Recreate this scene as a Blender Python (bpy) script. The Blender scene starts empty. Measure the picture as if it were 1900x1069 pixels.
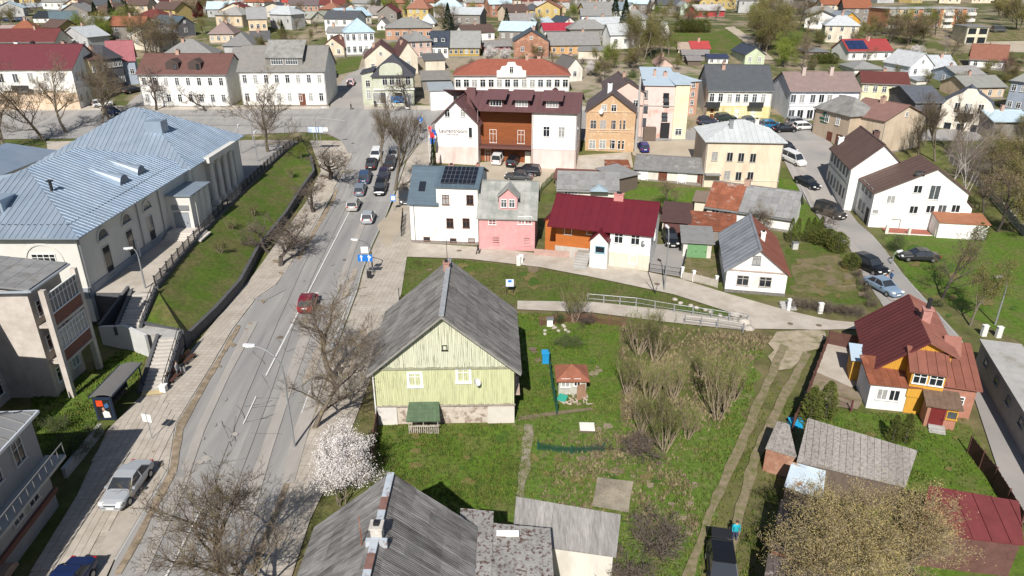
import bpy, bmesh, math, random
from mathutils import Vector, Matrix
R = math.radians
sc = bpy.context.scene
COL = sc.collection
# ---------------------------------------------------------------- camera, sky, sun
CX, CY, F = 950.0, 534.5, 1330.0
TH = R(24.0); ST, CT = math.sin(TH), math.cos(TH)
HC = 34.0
cam = bpy.data.objects.new('camera', bpy.data.cameras.new('camera')); COL.objects.link(cam)
cam.location = (0, 0, HC); cam.rotation_euler = (R(90) - TH, 0, 0)
cam.data.sensor_width = 36; cam.data.lens = F / 1900 * 36
cam.data.clip_start = 0.5; cam.data.clip_end = 6000
sc.camera = cam
w = bpy.data.worlds.new('World'); sc.world = w; w.use_nodes = True
nt = w.node_tree; bg = nt.nodes['Background']
sky = nt.nodes.new('ShaderNodeTexSky'); sky.sky_type = 'NISHITA'; sky.sun_disc = False
SUN_EL, SUN_AZ = R(41), R(189)     # azimuth measured clockwise from +Y
sky.sun_elevation = SUN_EL; sky.sun_rotation = SUN_AZ
sky.air_density = 1.0; sky.dust_density = 0.8
nt.links.new(sky.outputs[0], bg.inputs[0]); bg.inputs[1].default_value = 0.064
sl = bpy.data.lights.new('sun', 'SUN'); sl.energy = 4.9; sl.angle = R(0.5); sl.color = (1, 0.955, 0.89)
so = bpy.data.objects.new('sun', sl); COL.objects.link(so)
sd = Vector((math.sin(SUN_AZ) * math.cos(SUN_EL), math.cos(SUN_AZ) * math.cos(SUN_EL), math.sin(SUN_EL)))
so.rotation_euler = sd.to_track_quat('Z', 'Y').to_euler(); so.location = (0, -50, 120)
sc.view_settings.view_transform = 'Standard'; sc.view_settings.look = 'None'
sc.view_settings.exposure = 0.35; sc.view_settings.gamma = 1.0; sc.view_settings.use_curve_mapping = False

# ---------------------------------------------------------------- geometry helpers
BP = [(-1000, 0), (110, 0), (158, 6), (214, 11), (260, 16), (450, 17.5), (900, 34), (4000, 60)]
def T(y):
    for (a, za), (b, zb) in zip(BP, BP[1:]):
        if y <= b: return za + (zb - za) * (y - a) / (b - a)
    return BP[-1][1]
def ray(px, py):
    u = (px - CX) / F; v = (py - CY) / F
    return Vector((u, CT - v * ST, -ST - v * CT))
def G(px, py, h=0.0):
    """ground point (plus height h) seen at a photograph pixel"""
    d = ray(px, py)
    for (a, za), (b, zb) in zip(BP, BP[1:]):
        k = (zb - za) / (b - a)
        den = d.z - k * d.y
        t = (za - k * a + h - HC) / den
        y = t * d.y
        if t > 0 and a <= y <= b: return Vector((t * d.x, y, HC + t * d.z))
    return Vector((d.x * 600, 600, T(600) + h))
def GZ(px, py, z):
    d = ray(px, py); t = (z - HC) / d.z
    return Vector((t * d.x, t * d.y, z))
def zat(y, py):
    v = (py - CY) / F
    return HC - y * (ST + v * CT) / (CT - v * ST)

MATS = {}
def mat(col, rough=0.85, var=0.18, scale=1.2, col2=None, amt=0.5, sharp=0.12, scale2=0.5, bump=0.0, bscale=20, metal=0.0,
        rnd=0.0, wave=None, world=False, spec=0.3, stretch=None, name=None, tiles=None):
    key = (tuple(col), rough, var, scale, tuple(col2) if col2 else None, amt, sharp, scale2, bump, bscale, metal, rnd, wave, world, spec, stretch, tiles)
    if key in MATS: return MATS[key]
    m = bpy.data.materials.new(name or 'surface'); m.use_nodes = True
    n = m.node_tree; b = n.nodes['Principled BSDF']; L = n.links.new
    b.inputs['Roughness'].default_value = rough; b.inputs['Metallic'].default_value = metal
    b.inputs['Specular IOR Level'].default_value = spec
    if world:
        tc = n.nodes.new('ShaderNodeNewGeometry'); co = tc.outputs['Position']
    else:
        tc = n.nodes.new('ShaderNodeTexCoord'); co = tc.outputs['Object']
    if stretch:
        mp = n.nodes.new('ShaderNodeMapping'); mp.inputs['Scale'].default_value = stretch; L(co, mp.inputs[0]); co = mp.outputs[0]
    def noise(s, det=5, r=0.6):
        x = n.nodes.new('ShaderNodeTexNoise'); x.inputs['Scale'].default_value = s; x.inputs['Detail'].default_value = det
        x.inputs['Roughness'].default_value = r; L(co, x.inputs['Vector']); return x.outputs[0]
    def mix(fac, a, c, t='MIX'):
        x = n.nodes.new('ShaderNodeMix'); x.data_type = 'RGBA'; x.blend_type = t
        for sock, val in ((x.inputs[0], fac), (x.inputs[6], a), (x.inputs[7], c)):
            if hasattr(val, 'links'): L(val, sock)
            else: sock.default_value = val
        return x.outputs[2]
    def rng(s, a, c, lo, hi):
        x = n.nodes.new('ShaderNodeMapRange'); x.inputs[1].default_value = a; x.inputs[2].default_value = c
        x.inputs[3].default_value = lo; x.inputs[4].default_value = hi; L(s, x.inputs[0]); return x.outputs[0]
    c = (*col, 1)
    if col2:
        c = mix(rng(noise(scale2, 8, 0.65), 1 - amt - sharp / 2, 1 - amt + sharp / 2, 0, 1), c, (*col2, 1))
    if var:
        g = rng(noise(scale, 8, 0.65), 0.25, 0.75, 1 - var, 1 + var)
        x = n.nodes.new('ShaderNodeVectorMath'); x.operation = 'SCALE'
        if hasattr(c, 'links'): L(c, x.inputs[0])
        else: x.inputs[0].default_value = col
        L(g, x.inputs['Scale']); c = x.outputs[0]
    if tiles:
        bk = n.nodes.new('ShaderNodeTexBrick'); bk.offset = 0.5 if tiles[2] else 0.0
        mp2 = n.nodes.new('ShaderNodeMapping'); mp2.inputs['Rotation'].default_value = (0, 0, tiles[1]); L(tc.outputs[0 if world else 'Object'], mp2.inputs[0]); L(mp2.outputs[0], bk.inputs['Vector'])
        bk.inputs['Scale'].default_value = 1.0; bk.inputs['Brick Width'].default_value = tiles[0]; bk.inputs['Row Height'].default_value = tiles[0]; bk.inputs['Mortar Size'].default_value = 0.018
        bk.inputs['Color1'].default_value = (1, 1, 1, 1); bk.inputs['Color2'].default_value = (.90, .90, .90, 1); bk.inputs['Mortar'].default_value = (.62, .6, .58, 1)
        c = mix(1.0, c, bk.outputs['Color'], 'MULTIPLY')
    if rnd:
        oi = n.nodes.new('ShaderNodeObjectInfo'); g = rng(oi.outputs['Random'], 0, 1, 1 - rnd, 1 + rnd)
        x = n.nodes.new('ShaderNodeVectorMath'); x.operation = 'SCALE'
        if hasattr(c, 'links'): L(c, x.inputs[0])
        else: x.inputs[0].default_value = col
        L(g, x.inputs['Scale']); c = x.outputs[0]
    if hasattr(c, 'links'): L(c, b.inputs['Base Color'])
    else: b.inputs['Base Color'].default_value = c
    hgt = None
    if wave:
        ax, per = wave
        x = n.nodes.new('ShaderNodeTexWave'); x.bands_direction = ax; x.inputs['Scale'].default_value = 0.314 / per
        x.inputs['Distortion'].default_value = 0.0
        L(co, x.inputs['Vector']); hgt = x.outputs['Fac']
        bp = n.nodes.new('ShaderNodeBump'); bp.inputs['Strength'].default_value = 0.6; bp.inputs['Distance'].default_value = 0.05
        L(hgt, bp.inputs['Height']); L(bp.outputs[0], b.inputs['Normal'])
    elif bump:
        bp = n.nodes.new('ShaderNodeBump'); bp.inputs['Strength'].default_value = bump; bp.inputs['Distance'].default_value = 0.06
        L(noise(bscale, 6), bp.inputs['Height']); L(bp.outputs[0], b.inputs['Normal'])
    MATS[key] = m
    return m

class MB:
    def __init__(s): s.v = []; s.f = []; s.m = []
    def face(s, pts, mi=0):
        i = len(s.v); s.v += [tuple(p) for p in pts]; s.f.append(tuple(range(i, i + len(pts)))); s.m.append(mi)
    def box(s, x0, x1, y0, y1, z0, z1, mi=0):
        i = len(s.v)
        s.v += [(x0, y0, z0), (x1, y0, z0), (x1, y1, z0), (x0, y1, z0), (x0, y0, z1), (x1, y0, z1), (x1, y1, z1), (x0, y1, z1)]
        for f in ((0, 3, 2, 1), (4, 5, 6, 7), (0, 1, 5, 4), (1, 2, 6, 5), (2, 3, 7, 6), (3, 0, 4, 7)):
            s.f.append(tuple(i + k for k in f)); s.m.append(mi)
        return s
    def prism(s, poly, off, mi=0):
        """closed prism of a planar polygon swept by vector off"""
        n = len(poly); i = len(s.v); off = Vector(off)
        s.v += [tuple(p) for p in poly] + [tuple(Vector(p) + off) for p in poly]
        s.f.append(tuple(i + k for k in reversed(range(n)))); s.f.append(tuple(i + n + k for k in range(n)))
        for k in range(n):
            s.f.append((i + k, i + (k + 1) % n, i + n + (k + 1) % n, i + n + k))
        s.m += [mi] * (n + 2)
        return s
    def tube(s, a, b, ra, rb, n=5, mi=0, cap=False):
        a = Vector(a); b = Vector(b); d = b - a
        if d.length < 1e-6: return s
        d.normalize(); u = d.orthogonal().normalized(); w = d.cross(u)
        i = len(s.v)
        for (p, r) in ((a, ra), (b, rb)):
            for k in range(n):
                t = 2 * math.pi * k / n
                s.v.append(tuple(p + u * (math.cos(t) * r) + w * (math.sin(t) * r)))
        for k in range(n):
            s.f.append((i + k, i + (k + 1) % n, i + n + (k + 1) % n, i + n + k)); s.m.append(mi)
        if cap:
            s.f.append(tuple(i + k for k in reversed(range(n)))); s.f.append(tuple(i + n + k for k in range(n))); s.m += [mi, mi]
        return s
    def path(s, pts, r, n=6, mi=0):
        for a, b in zip(pts, pts[1:]): s.tube(a, b, r, r, n, mi, True)
        return s
    def mesh(s, name, *mats, smooth=False):
        me = bpy.data.meshes.new(name); me.from_pydata(s.v, [], s.f)
        for m in mats: me.materials.append(m)
        if any(s.m): me.polygons.foreach_set('material_index', s.m)
        if smooth: me.polygons.foreach_set('use_smooth', [True] * len(s.f))
        me.update(); return me
    def build(s, name, m, parent=None, smooth=False, kind=None):
        mm = m if isinstance(m, (list, tuple)) else [m]
        return link(name, s.mesh(name, *mm, smooth=smooth), parent, kind)

def link(name, me, parent=None, kind=None, loc=None, rz=0):
    o = bpy.data.objects.new(name, me); COL.objects.link(o)
    if parent is not None: o.parent = parent
    if loc is not None: o.location = loc
    if rz: o.rotation_euler = (0, 0, rz)
    if kind: o['kind'] = kind
    return o
def tag(o, label=None, cat=None, group=None, kind=None):
    if label: o['label'] = label
    if cat: o['category'] = cat
    if group: o['group'] = group
    if kind: o['kind'] = kind
    return o
def empty(name, loc, rz, label, cat, group=None):
    o = bpy.data.objects.new(name, None); COL.objects.link(o); o.empty_display_size = 0.3
    o.location = loc; o.rotation_euler = (0, 0, rz)
    return tag(o, label, cat, group)
def kids(o): return CH.get(o.name, [])
def copy_tree(o, parent=None, mats=None):
    c = o.copy(); COL.objects.link(c); c.parent = parent
    for ch in [k for k in bpy.data.objects if k.parent == o]: copy_tree(ch, c)
    return c

# clipping of convex 2D polygons
def clip(poly, ax, val, keep_less):
    out = []
    for i in range(len(poly)):
        p, q = poly[i], poly[(i + 1) % len(poly)]
        pi = (p[ax] <= val) if keep_less else (p[ax] >= val)
        qi = (q[ax] <= val) if keep_less else (q[ax] >= val)
        if pi: out.append(p)
        if pi != qi:
            t = (val - p[ax]) / (q[ax] - p[ax])
            out.append((p[0] + (q[0] - p[0]) * t, p[1] + (q[1] - p[1]) * t))
    return out
def area2(p):
    return abs(sum(p[i][0] * p[(i + 1) % len(p)][1] - p[(i + 1) % len(p)][0] * p[i][1] for i in range(len(p)))) / 2

# ---------------------------------------------------------------- window, door meshes (shared)
white = mat((0.74, 0.74, 0.72), 0.5, 0.05)
glass = mat((0.018, 0.022, 0.028), 0.08, 0, spec=0.6, name='glass')
glass2 = mat((0.07, 0.08, 0.09), 0.12, 0.5, 2.5, spec=0.6, name='glass')
curtain = mat((0.30, 0.30, 0.29), 0.25, 0.5, 3.0, spec=0.6, name='glass')
dark = mat((0.02, 0.02, 0.022), 0.6, 0)
brownp = mat((0.14, 0.05, 0.03), 0.5, 0.1)
MESH = {}
def win_meshes(w, h, style, fm):
    k = (round(w, 2), round(h, 2), style, fm.name)
    if k in MESH: return MESH[k]
    t = 0.07 if style != 'trim' else 0.2
    b = MB(); p0, p1 = -0.09, 0.03
    b.box(-w / 2, w / 2, p0, p1, h / 2 - t, h / 2); b.box(-w / 2 - .05, w / 2 + .05, p0 - .05, p1, -h / 2 - .02, -h / 2 + t)
    b.box(-w / 2, -w / 2 + t, p0 + .002, p1, -h / 2 + t, h / 2 - t); b.box(w / 2 - t, w / 2, p0 + .002, p1, -h / 2 + t, h / 2 - t)
    if style in ('cross', 'trim', 'mull'):
        b.box(-.03, .03, p0 + .02, p1, -h / 2 + t, h / 2 - t)
        if style != 'mull': b.box(-w / 2 + t, w / 2 - t, p0 + .025, p1, h * .16, h * .16 + .055)
    if style == 'multi':
        nn = max(2, round(w / .55))
        for i in range(1, nn): x = -w / 2 + w * i / nn; b.box(x - .03, x + .03, p0 + .02, p1, -h / 2 + t, h / 2 - t)
        b.box(-w / 2 + t, w / 2 - t, p0 + .025, p1, h * .16, h * .16 + .05)
    fr = b.mesh('window_frame', fm)
    g = MB().box(-w / 2 + t, w / 2 - t, -.03, .02, -h / 2 + t, h / 2 - t)
    pn = [g.mesh('pane', q) for q in (glass, glass, glass2, curtain)]
    MESH[k] = (fr, pn); return MESH[k]
rw = random.Random(5)
def add_win(parent, loc, rz, w, h, style='cross', fm=None, name='window', lite=False):
    fr, pn = win_meshes(w, h, style, fm or white)
    o = link(name, fr, parent, loc=loc, rz=rz)
    p = link('pane', rw.choice(pn) if not lite else pn[0], o)
    return o

def panelize(parent, poly, W, H, m, name, rib=False, limit=300, lift=0.02, thick=0.025, jit=0.0, start=0.0):
    """cover a planar roof slope with separate panels; poly[0]->poly[1] is the eave"""
    P = [Vector(p) for p in poly]; u = (P[1] - P[0]).normalized()
    nrm = (P[1] - P[0]).cross(P[2] - P[0]).normalized()
    if nrm.z < 0: nrm = -nrm
    v = nrm.cross(u)
    if v.z < 0: v = -v
    q = [((p - P[0]).dot(u), (p - P[0]).dot(v)) for p in P]
    u0, u1 = min(a[0] for a in q), max(a[0] for a in q); v1 = max(a[1] for a in q)
    n = 0; stuff = MB(); rr = random.Random(len(poly) + int(u1 * 10))
    i = 0; a = u0 + start * W
    while a < u1 - 0.02:
        j = 0; b = 0.0
        while b < v1 - 0.02:
            c = clip(clip(clip(clip(q, 0, a + 0.012, False), 0, a + W - 0.012, True), 1, b - (0.03 if j else 0), False), 1, b + H, True) if H else \
                clip(clip(q, 0, a + 0.012, False), 0, a + W - 0.012, True)
            if len(c) >= 3 and area2(c) > 0.03:
                mb = MB() if n < limit else stuff
                jj = rr.uniform(0, jit)
                top = [P[0] + u * x + v * y + nrm * (lift + jj + (0.02 * (1 - (y - b) / H) if H else 0)) for x, y in c]
                mb.prism([t - nrm * thick for t in top], nrm * thick)
                if rib:
                    cr = clip(clip(q, 0, a, False), 0, a + 0.05, True)
                    if len(cr) >= 3: mb.prism([P[0] + u * x + v * y + nrm * (lift - .01) for x, y in cr], nrm * 0.07)
                if n < limit: mb.build(name, m, parent)
                n += 1
            if not H: break
            b += H; j += 1
        a += W; i += 1
    if stuff.f: stuff.build(name, m, parent, kind='stuff')

# ---------------------------------------------------------------- building class
class Bld:
    def __init__(s, name, label, cat, A, B, h=None, ey=None, eave=False, z=None, group=None):
        if z is not None:
            hh = h if eave else 0
            a = GZ(*A, z + hh); b = GZ(*B, z + hh)
        else:
            a = G(*A, h if eave else 0); b = G(*B, h if eave else 0)
        s.w = math.hypot(b.x - a.x, b.y - a.y); s.ang = math.atan2(b.y - a.y, b.x - a.x)
        s.z = z if z is not None else T((a.y + b.y) / 2)
        s.o = Vector((a.x, a.y, s.z))
        s.h = h if h else zat(a.y, ey) - s.z
        s.root = empty(name, s.o, s.ang, label, cat, group)
        s.M = Matrix.Translation(s.o) @ Matrix.Rotation(s.ang, 4, 'Z'); s.Mi = s.M.inverted()
        s.blk = None
    def rz(s, x, y, py):          # local height at which point (x,y) shows at pixel row py
        p = s.M @ Vector((x, y, 0)); return zat(p.y, py) - s.z
    def hit(s, px, py, face):
        x0, x1, y0, y1 = s.blk[:4]
        o = s.Mi @ Vector((0, 0, HC)); d = (s.Mi.to_3x3() @ ray(px, py))
        t = ((y0 - o.y) / d.y) if face == 'F' else ((x1 - o.x) / d.x if face == 'R' else (x0 - o.x) / d.x)
        return o + d * t
    def roofz(s, x, y):
        x0, x1, y0, y1, h, roof, rise = s.blk
        d = y1 - y0; w = x1 - x0
        if roof == 'gx': return h + rise * (1 - abs(y - (y0 + y1) / 2) / (d / 2))
        if roof == 'gy': return h + rise * (1 - abs(x - (x0 + x1) / 2) / (w / 2))
        if roof in ('hip', 'pyr'):
            r = min(w, d) / 2; e = min(x - x0, x1 - x, y - y0, y1 - y); return h + rise * min(1, e / r)
        if roof == 'shed': return h + rise * (y - y0) / d
        if roof == 'shedx': return h + rise * (x - x0) / w
        return h
    def block(s, x0, x1, y0, y1, h, roof, rise, wm, rm, over=0.4, base=-1.2, panel=None, z0=None, parent=None, wname='wall', gable=None, rm2=None, rib=False, jit=0.0, thick=.12, pname='roof_sheet'):
        s.blk = (x0, x1, y0, y1, h, roof, rise)
        b = base if z0 is None else z0
        m = MB(); xm, ym = (x0 + x1) / 2, (y0 + y1) / 2
        def wall(p, q, zt):
            m.face([(p[0], p[1], b), (q[0], q[1], b)] + zt)
        c = [(x0, y0), (x1, y0), (x1, y1), (x0, y1)]
        for i in range(4):
            p, q = c[i], c[(i + 1) % 4]
            zt = [(q[0], q[1], s.roofz(*q) if roof in ('shed', 'shedx') else h), (p[0], p[1], s.roofz(*p) if roof in ('shed', 'shedx') else h)]
            if (roof == 'gx' and i in (1, 3)) or (roof == 'gy' and i in (0, 2)):
                if not gable: zt.insert(1, (xm if i in (0, 2) else p[0], ym if i in (1, 3) else p[1], h + rise))
                else:
                    g = MB(); g.face([(p[0], p[1], h), (q[0], q[1], h), (xm if i in (0, 2) else p[0], ym if i in (1, 3) else p[1], h + rise)])
                    g.build('gable', gable, s.root)
            wall(p, q, zt)
        wl = m.build(wname, wm, s.root)
        o = over; r = MB(); polys = []
        if roof == 'gx':
            ze = h - o * rise / ((y1 - y0) / 2); zr = h + rise
            polys = [[(x0 - o, y0 - o, ze), (x1 + o, y0 - o, ze), (x1 + o, ym, zr), (x0 - o, ym, zr)],
                     [(x1 + o, y1 + o, ze), (x0 - o, y1 + o, ze), (x0 - o, ym, zr), (x1 + o, ym, zr)]]
        elif roof == 'gy':
            ze = h - o * rise / ((x1 - x0) / 2); zr = h + rise
            polys = [[(x0 - o, y1 + o, ze), (x0 - o, y0 - o, ze), (xm, y0 - o, zr), (xm, y1 + o, zr)],
                     [(x1 + o, y0 - o, ze), (x1 + o, y1 + o, ze), (xm, y1 + o, zr), (xm, y0 - o, zr)]]
        elif roof in ('hip', 'pyr'):
            rr = min(x1 - x0, y1 - y0) / 2; k = rise / rr; ze = h - o * k; zr = h + rise
            a, b_, c_, d_ = (x0 - o, y0 - o, ze), (x1 + o, y0 - o, ze), (x1 + o, y1 + o, ze), (x0 - o, y1 + o, ze)
            if x1 - x0 >= y1 - y0: e, f = (x0 + rr, ym, zr), (x1 - rr - 1e-4, ym, zr); polys = [[a, b_, f, e], [b_, c_, f], [c_, d_, e, f], [d_, a, e]]
            else: hi = getattr(s, 'hin', None) or (rr, rr); e, f = (xm, y0 + hi[0], zr), (xm, y1 - hi[1], zr); polys = [[a, b_, e], [b_, c_, f, e], [c_, d_, f], [d_, a, e, f]]
        elif roof == 'shed':
            k = rise / (y1 - y0); polys = [[(x0 - o, y0 - o, h - o * k), (x1 + o, y0 - o, h - o * k), (x1 + o, y1 + o, h + rise + o * k), (x0 - o, y1 + o, h + rise + o * k)]]
        elif roof == 'shedx':
            k = rise / (x1 - x0); polys = [[(x1 + o, y0 - o, h + rise + o * k), (x1 + o, y1 + o, h + rise + o * k), (x0 - o, y1 + o, h - o * k), (x0 - o, y0 - o, h - o * k)]]
        else:
            polys = [[(x0 - o, y0 - o, h), (x1 + o, y0 - o, h), (x1 + o, y1 + o, h), (x0 - o, y1 + o, h)]]
        rms = [rm, rm2] if rm2 else [rm]
        for i, p in enumerate(polys): r.prism(p, (0, 0, thick), (i % 2) if rm2 else 0)
        # ridge cap
        if roof in ('gx', 'gy') and abs(rise) > .3:
            t = thick
            if roof == 'gx': r.box(x0 - o - .02, x1 + o + .02, ym - .14, ym + .14, h + rise + t - .06, h + rise + t + .05)
            else: r.box(xm - .14, xm + .14, y0 - o - .02, y1 + o + .02, h + rise + t - .06, h + rise + t + .05)
        ro = r.build('roof', rms, s.root)
        if panel:
            for i, p in enumerate(polys):
                if roof in ('gx', 'gy', 'hip', 'shed', 'shedx', 'pyr', 'flat'):
                    panelize(ro, [(a_, b2, c2 + thick) for a_, b2, c2 in p], panel[0], panel[1], rms[(i % 2) if rm2 else 0], pname, rib=rib, jit=jit,
                             limit=panel[2] if len(panel) > 2 else 150, start=rw.uniform(-.5, 0))
        return ro
    def win(s, face, u, z, w=0.95, h=1.35, style='cross', fm=None, name='window', out=0.0):
        x0, x1, y0, y1 = s.blk[:4]
        loc, r = {'F': ((u, y0 - out, z), 0), 'R': ((x1 + out, u, z), R(90)), 'L': ((x0 - out, u, z), R(-90)), 'B': ((u, y1 + out, z), R(180))}[face]
        return add_win(s.root, loc, r, w, h, style, fm, name)
    def wpx(s, face, pts, w=0.95, h=1.35, style='cross', fm=None, name='window'):
        for p in pts:
            q = s.hit(p[0], p[1], face); s.win(face, q.x if face in 'FB' else q.y, q.z, w, h, style, fm, name)
    def grid(s, face, rows, cols, w=0.95, h=1.35, style='cross', fm=None, z0=0.0, z1=None, skip=()):
        x0, x1, y0, y1, hh = s.blk[:5]; hh = z1 or hh
        a, b = (x0, x1) if face in 'FB' else (y0, y1)
        sh = (hh - z0) / rows
        for r_ in range(rows):
            for c in range(cols):
                if (r_, c) in skip: continue
                s.win(face, a + (b - a) * (c + .5) / cols, z0 + sh * (r_ + .55), w, min(h, sh * .62), style, fm)
    def door(s, face, u, w=1.0, h=2.1, m=None, z=0.0):
        x0, x1, y0, y1 = s.blk[:4]
        loc, r = {'F': ((u, y0, z), 0), 'R': ((x1, u, z), R(90)), 'L': ((x0, u, z), R(-90))}[face]
        k = ('door', round(w, 2), round(h, 2), (m or brownp).name)
        if k not in MESH:
            b = MB(); b.box(-w / 2, w / 2, -.05, .03, 0, h); b.box(-w / 2 - .08, -w / 2, -.08, .02, 0, h + .08); b.box(w / 2, w / 2 + .08, -.08, .02, 0, h + .08); b.box(-w / 2, w / 2, -.08, .02, h, h + .08)
            for i in range(2): b.box(-w * .34, w * .34, -.065, -.04, h * (.1 + i * .45), h * (.46 + i * .45))
            MESH[k] = b.mesh('door', m or brownp); MESH[k + (1,)] = MB().box(w * .34, w * .34 + .12, -.12, -.05, h * .47, h * .5).mesh('handle', dark)
        d = link('door', MESH[k], s.root, loc=loc, rz=r); link('handle', MESH[k + (1,)], d); return d
    def chim(s, x, y, w=0.6, top=0.9, m=None, d=None):
        z = s.roofz(x, y); d = d or w
        c = MB(); c.box(x - w / 2, x + w / 2, y - d / 2, y + d / 2, z - .8, z + top); c.box(x - w / 2 - .06, x + w / 2 + .06, y - d / 2 - .06, y + d / 2 + .06, z + top, z + top + .1)
        ch = c.build('chimney', m or CHM, s.root)
        MB().box(x - w / 4, x + w / 4, y - d / 4, y + d / 4, z + top + .1, z + top + .28).build('flue', dark, ch)
        return ch
    def part(s, name, mb, m, kind=None): return mb.build(name, m, s.root, kind=kind)
CHM = mat((0.42, 0.28, 0.22), 0.9, 0.25, 4)
def house(label, A, B, ey, ry, roof, wc, rc, rows=1, cols=3, d=None, side=0, cat='house', name='house', h=None, eave=False, chim=1, over=0.35,
          fm=None, ww=0.95, wh=1.3, style='cross', gable=None, wave=None, rc2=None, srows=None, lvl=None):
    s = Bld(name, label, cat, A, B, h=h, ey=ey, eave=eave)
    wm = wc if not isinstance(wc, tuple) else mat(wc, 0.9, 0.1, 0.8)
    d = d or s.w * 0.8
    if roof in ('gx', 'hip', 'pyr', 'shed'): 
        ax = 'X'
        rise = s.rz(s.w / 2, (d if roof == 'shed' else d / 2), ry) - s.h
    elif roof == 'gy': ax = 'Y'; rise = s.rz(s.w / 2, 0, ry) - s.h
    else: ax = 'X'; rise = 0
    if roof != 'flat': rise = max(0.5, rise)
    rm = rc if not isinstance(rc, tuple) else mat(rc, 0.75, 0.16, 0.9, wave=(ax, 0.35) if wave is None else wave)
    s.block(0, s.w, 0, d, s.h, roof, rise, wm, rm, over, gable=gable, rm2=rc2)
    if rows: s.grid('F', rows, cols, ww, wh, style, fm)
    if side:
        f = 'R' if s.o.x < 0 else 'L'
        s.grid(f, srows or rows or 1, side, ww, wh, style, fm)
    if roof == 'gy' and rise > 2.0 and s.w > 5: s.win('F', s.w / 2, s.h + rise * .32, .7, .9, style, fm)
    rr = random.Random(int(A[0] * 7 + A[1]))
    if s.w > 6:
        PLM = mat((.24, .22, .2), .9, .25, 2.5)
        s.part('plinth', MB().box(-.05, s.w + .05, -.06, -.003, -1.2, rr.uniform(.25, .55)), PLM)
        pm_ = METAL if 'METAL' in globals() else white
        [s.part('drainpipe', MB().tube((x_, -.1, s.h), (x_, -.1, 0), .05, .05, 5), pm_) for x_ in (.12, s.w - .12)]
        if roof in ('gx', 'hip'): s.part('gutter', MB().box(-over, s.w + over, -over - .12, -over, s.h - over * rise / (d / 2) if roof == 'gx' else s.h - .22, (s.h - over * rise / (d / 2) if roof == 'gx' else s.h - .22) + .12), pm_)
    for i in range(chim):
        s.chim(s.w * rr.uniform(.25, .75), d * rr.uniform(.4, .6), rr.uniform(.5, .8), rr.uniform(.7, 1.2))
    return s
# ================================================================= SETTING
GRASS = mat((0.085, 0.10, 0.022), 0.95, 0.42, 0.55, col2=(0.15, 0.125, 0.06), amt=0.47, sharp=0.22, scale2=0.11, bump=0.6, bscale=9, world=True, name='grass')
LAWN = mat((0.066, 0.108, 0.011), 0.95, 0.42, 2.2, col2=(0.125, 0.105, 0.042), amt=0.46, sharp=0.25, scale2=0.28, bump=0.6, bscale=12, world=True, name='lawn')
DRYG = mat((0.10, 0.105, 0.028), 0.95, 0.35, 1.5, col2=(0.19, 0.15, 0.085), amt=0.5, sharp=0.2, scale2=0.5, bump=0.7, bscale=10, world=True)
LAWN2 = mat((0.078, 0.135, 0.012), 0.95, 0.42, 2.2, col2=(0.125, 0.12, 0.04), amt=0.42, sharp=0.25, scale2=0.4, bump=0.6, bscale=12, world=True)
MESSY = mat((0.088, 0.142, 0.020), 0.95, 0.5, 2.6, col2=(0.185, 0.145, 0.075), amt=0.40, sharp=0.2, scale2=0.95, bump=0.8, bscale=8, world=True)
SOIL = mat((0.24, 0.19, 0.135), 0.95, 0.22, 1.4, col2=(0.13, 0.13, 0.05), amt=0.4, sharp=0.2, scale2=0.9, bump=0.5, world=True)
SAND = mat((0.42, 0.36, 0.28), 0.95, 0.16, 0.8, col2=(0.32, 0.27, 0.2), amt=0.45, sharp=0.3, scale2=0.4, world=True)
ASPH = mat((0.31, 0.296, 0.28), 0.9, 0.09, 0.8, col2=(0.215, 0.21, 0.205), amt=0.47, sharp=0.35, scale2=0.55, stretch=(1.0, 0.07, 1), bump=0.2, bscale=30, world=True, name='asphalt')
ASPH2 = mat((0.34, 0.315, 0.29), 0.9, 0.12, 0.4, col2=(0.22, 0.215, 0.21), amt=0.45, sharp=0.3, scale2=0.2, bump=0.2, bscale=30, world=True)
TILE = mat((0.45, 0.405, 0.345), 0.9, 0.1, 1.1, col2=(0.35, 0.305, 0.25), amt=0.45, sharp=0.3, scale2=0.4, bump=0.2, bscale=20, world=True, tiles=(.5, .06, 0))
CONC = mat((0.46, 0.415, 0.355), 0.9, 0.1, 1.1, col2=(0.35, 0.305, 0.25), amt=0.45, sharp=0.3, scale2=0.4, bump=0.2, bscale=20, world=True)
PAVE = mat((0.43, 0.385, 0.33), 0.9, 0.1, 1.3, col2=(0.33, 0.29, 0.235), amt=0.42, sharp=0.35, scale2=0.6, rnd=0.07, world=True)
DUST = mat((0.30, 0.235, 0.17), 0.95, 0.25, 1.5, col2=(0.2, 0.16, 0.11), amt=0.5, scale2=1.2, world=True)
LINE = mat((0.66, 0.65, 0.62), 0.7, 0.12, 2, col2=(0.3, 0.3, 0.29), amt=0.32, sharp=0.2, scale2=1.6, world=True)
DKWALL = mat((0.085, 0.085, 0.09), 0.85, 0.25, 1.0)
CONCW = mat((0.38, 0.37, 0.35), 0.9, 0.2, 1.0, col2=(0.25, 0.23, 0.2), amt=0.4)
ROOFG = mat((0.235, 0.235, 0.235), 0.9, 0.2, 1.2, col2=(0.15, 0.14, 0.125), amt=0.42, sharp=0.2, scale2=1.2, rnd=0.14)
METAL = mat((0.3, 0.31, 0.32), 0.5, 0.1, metal=0.5)
IRON = mat((0.03, 0.03, 0.033), 0.6, 0.1)
PZ = 3.6

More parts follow.
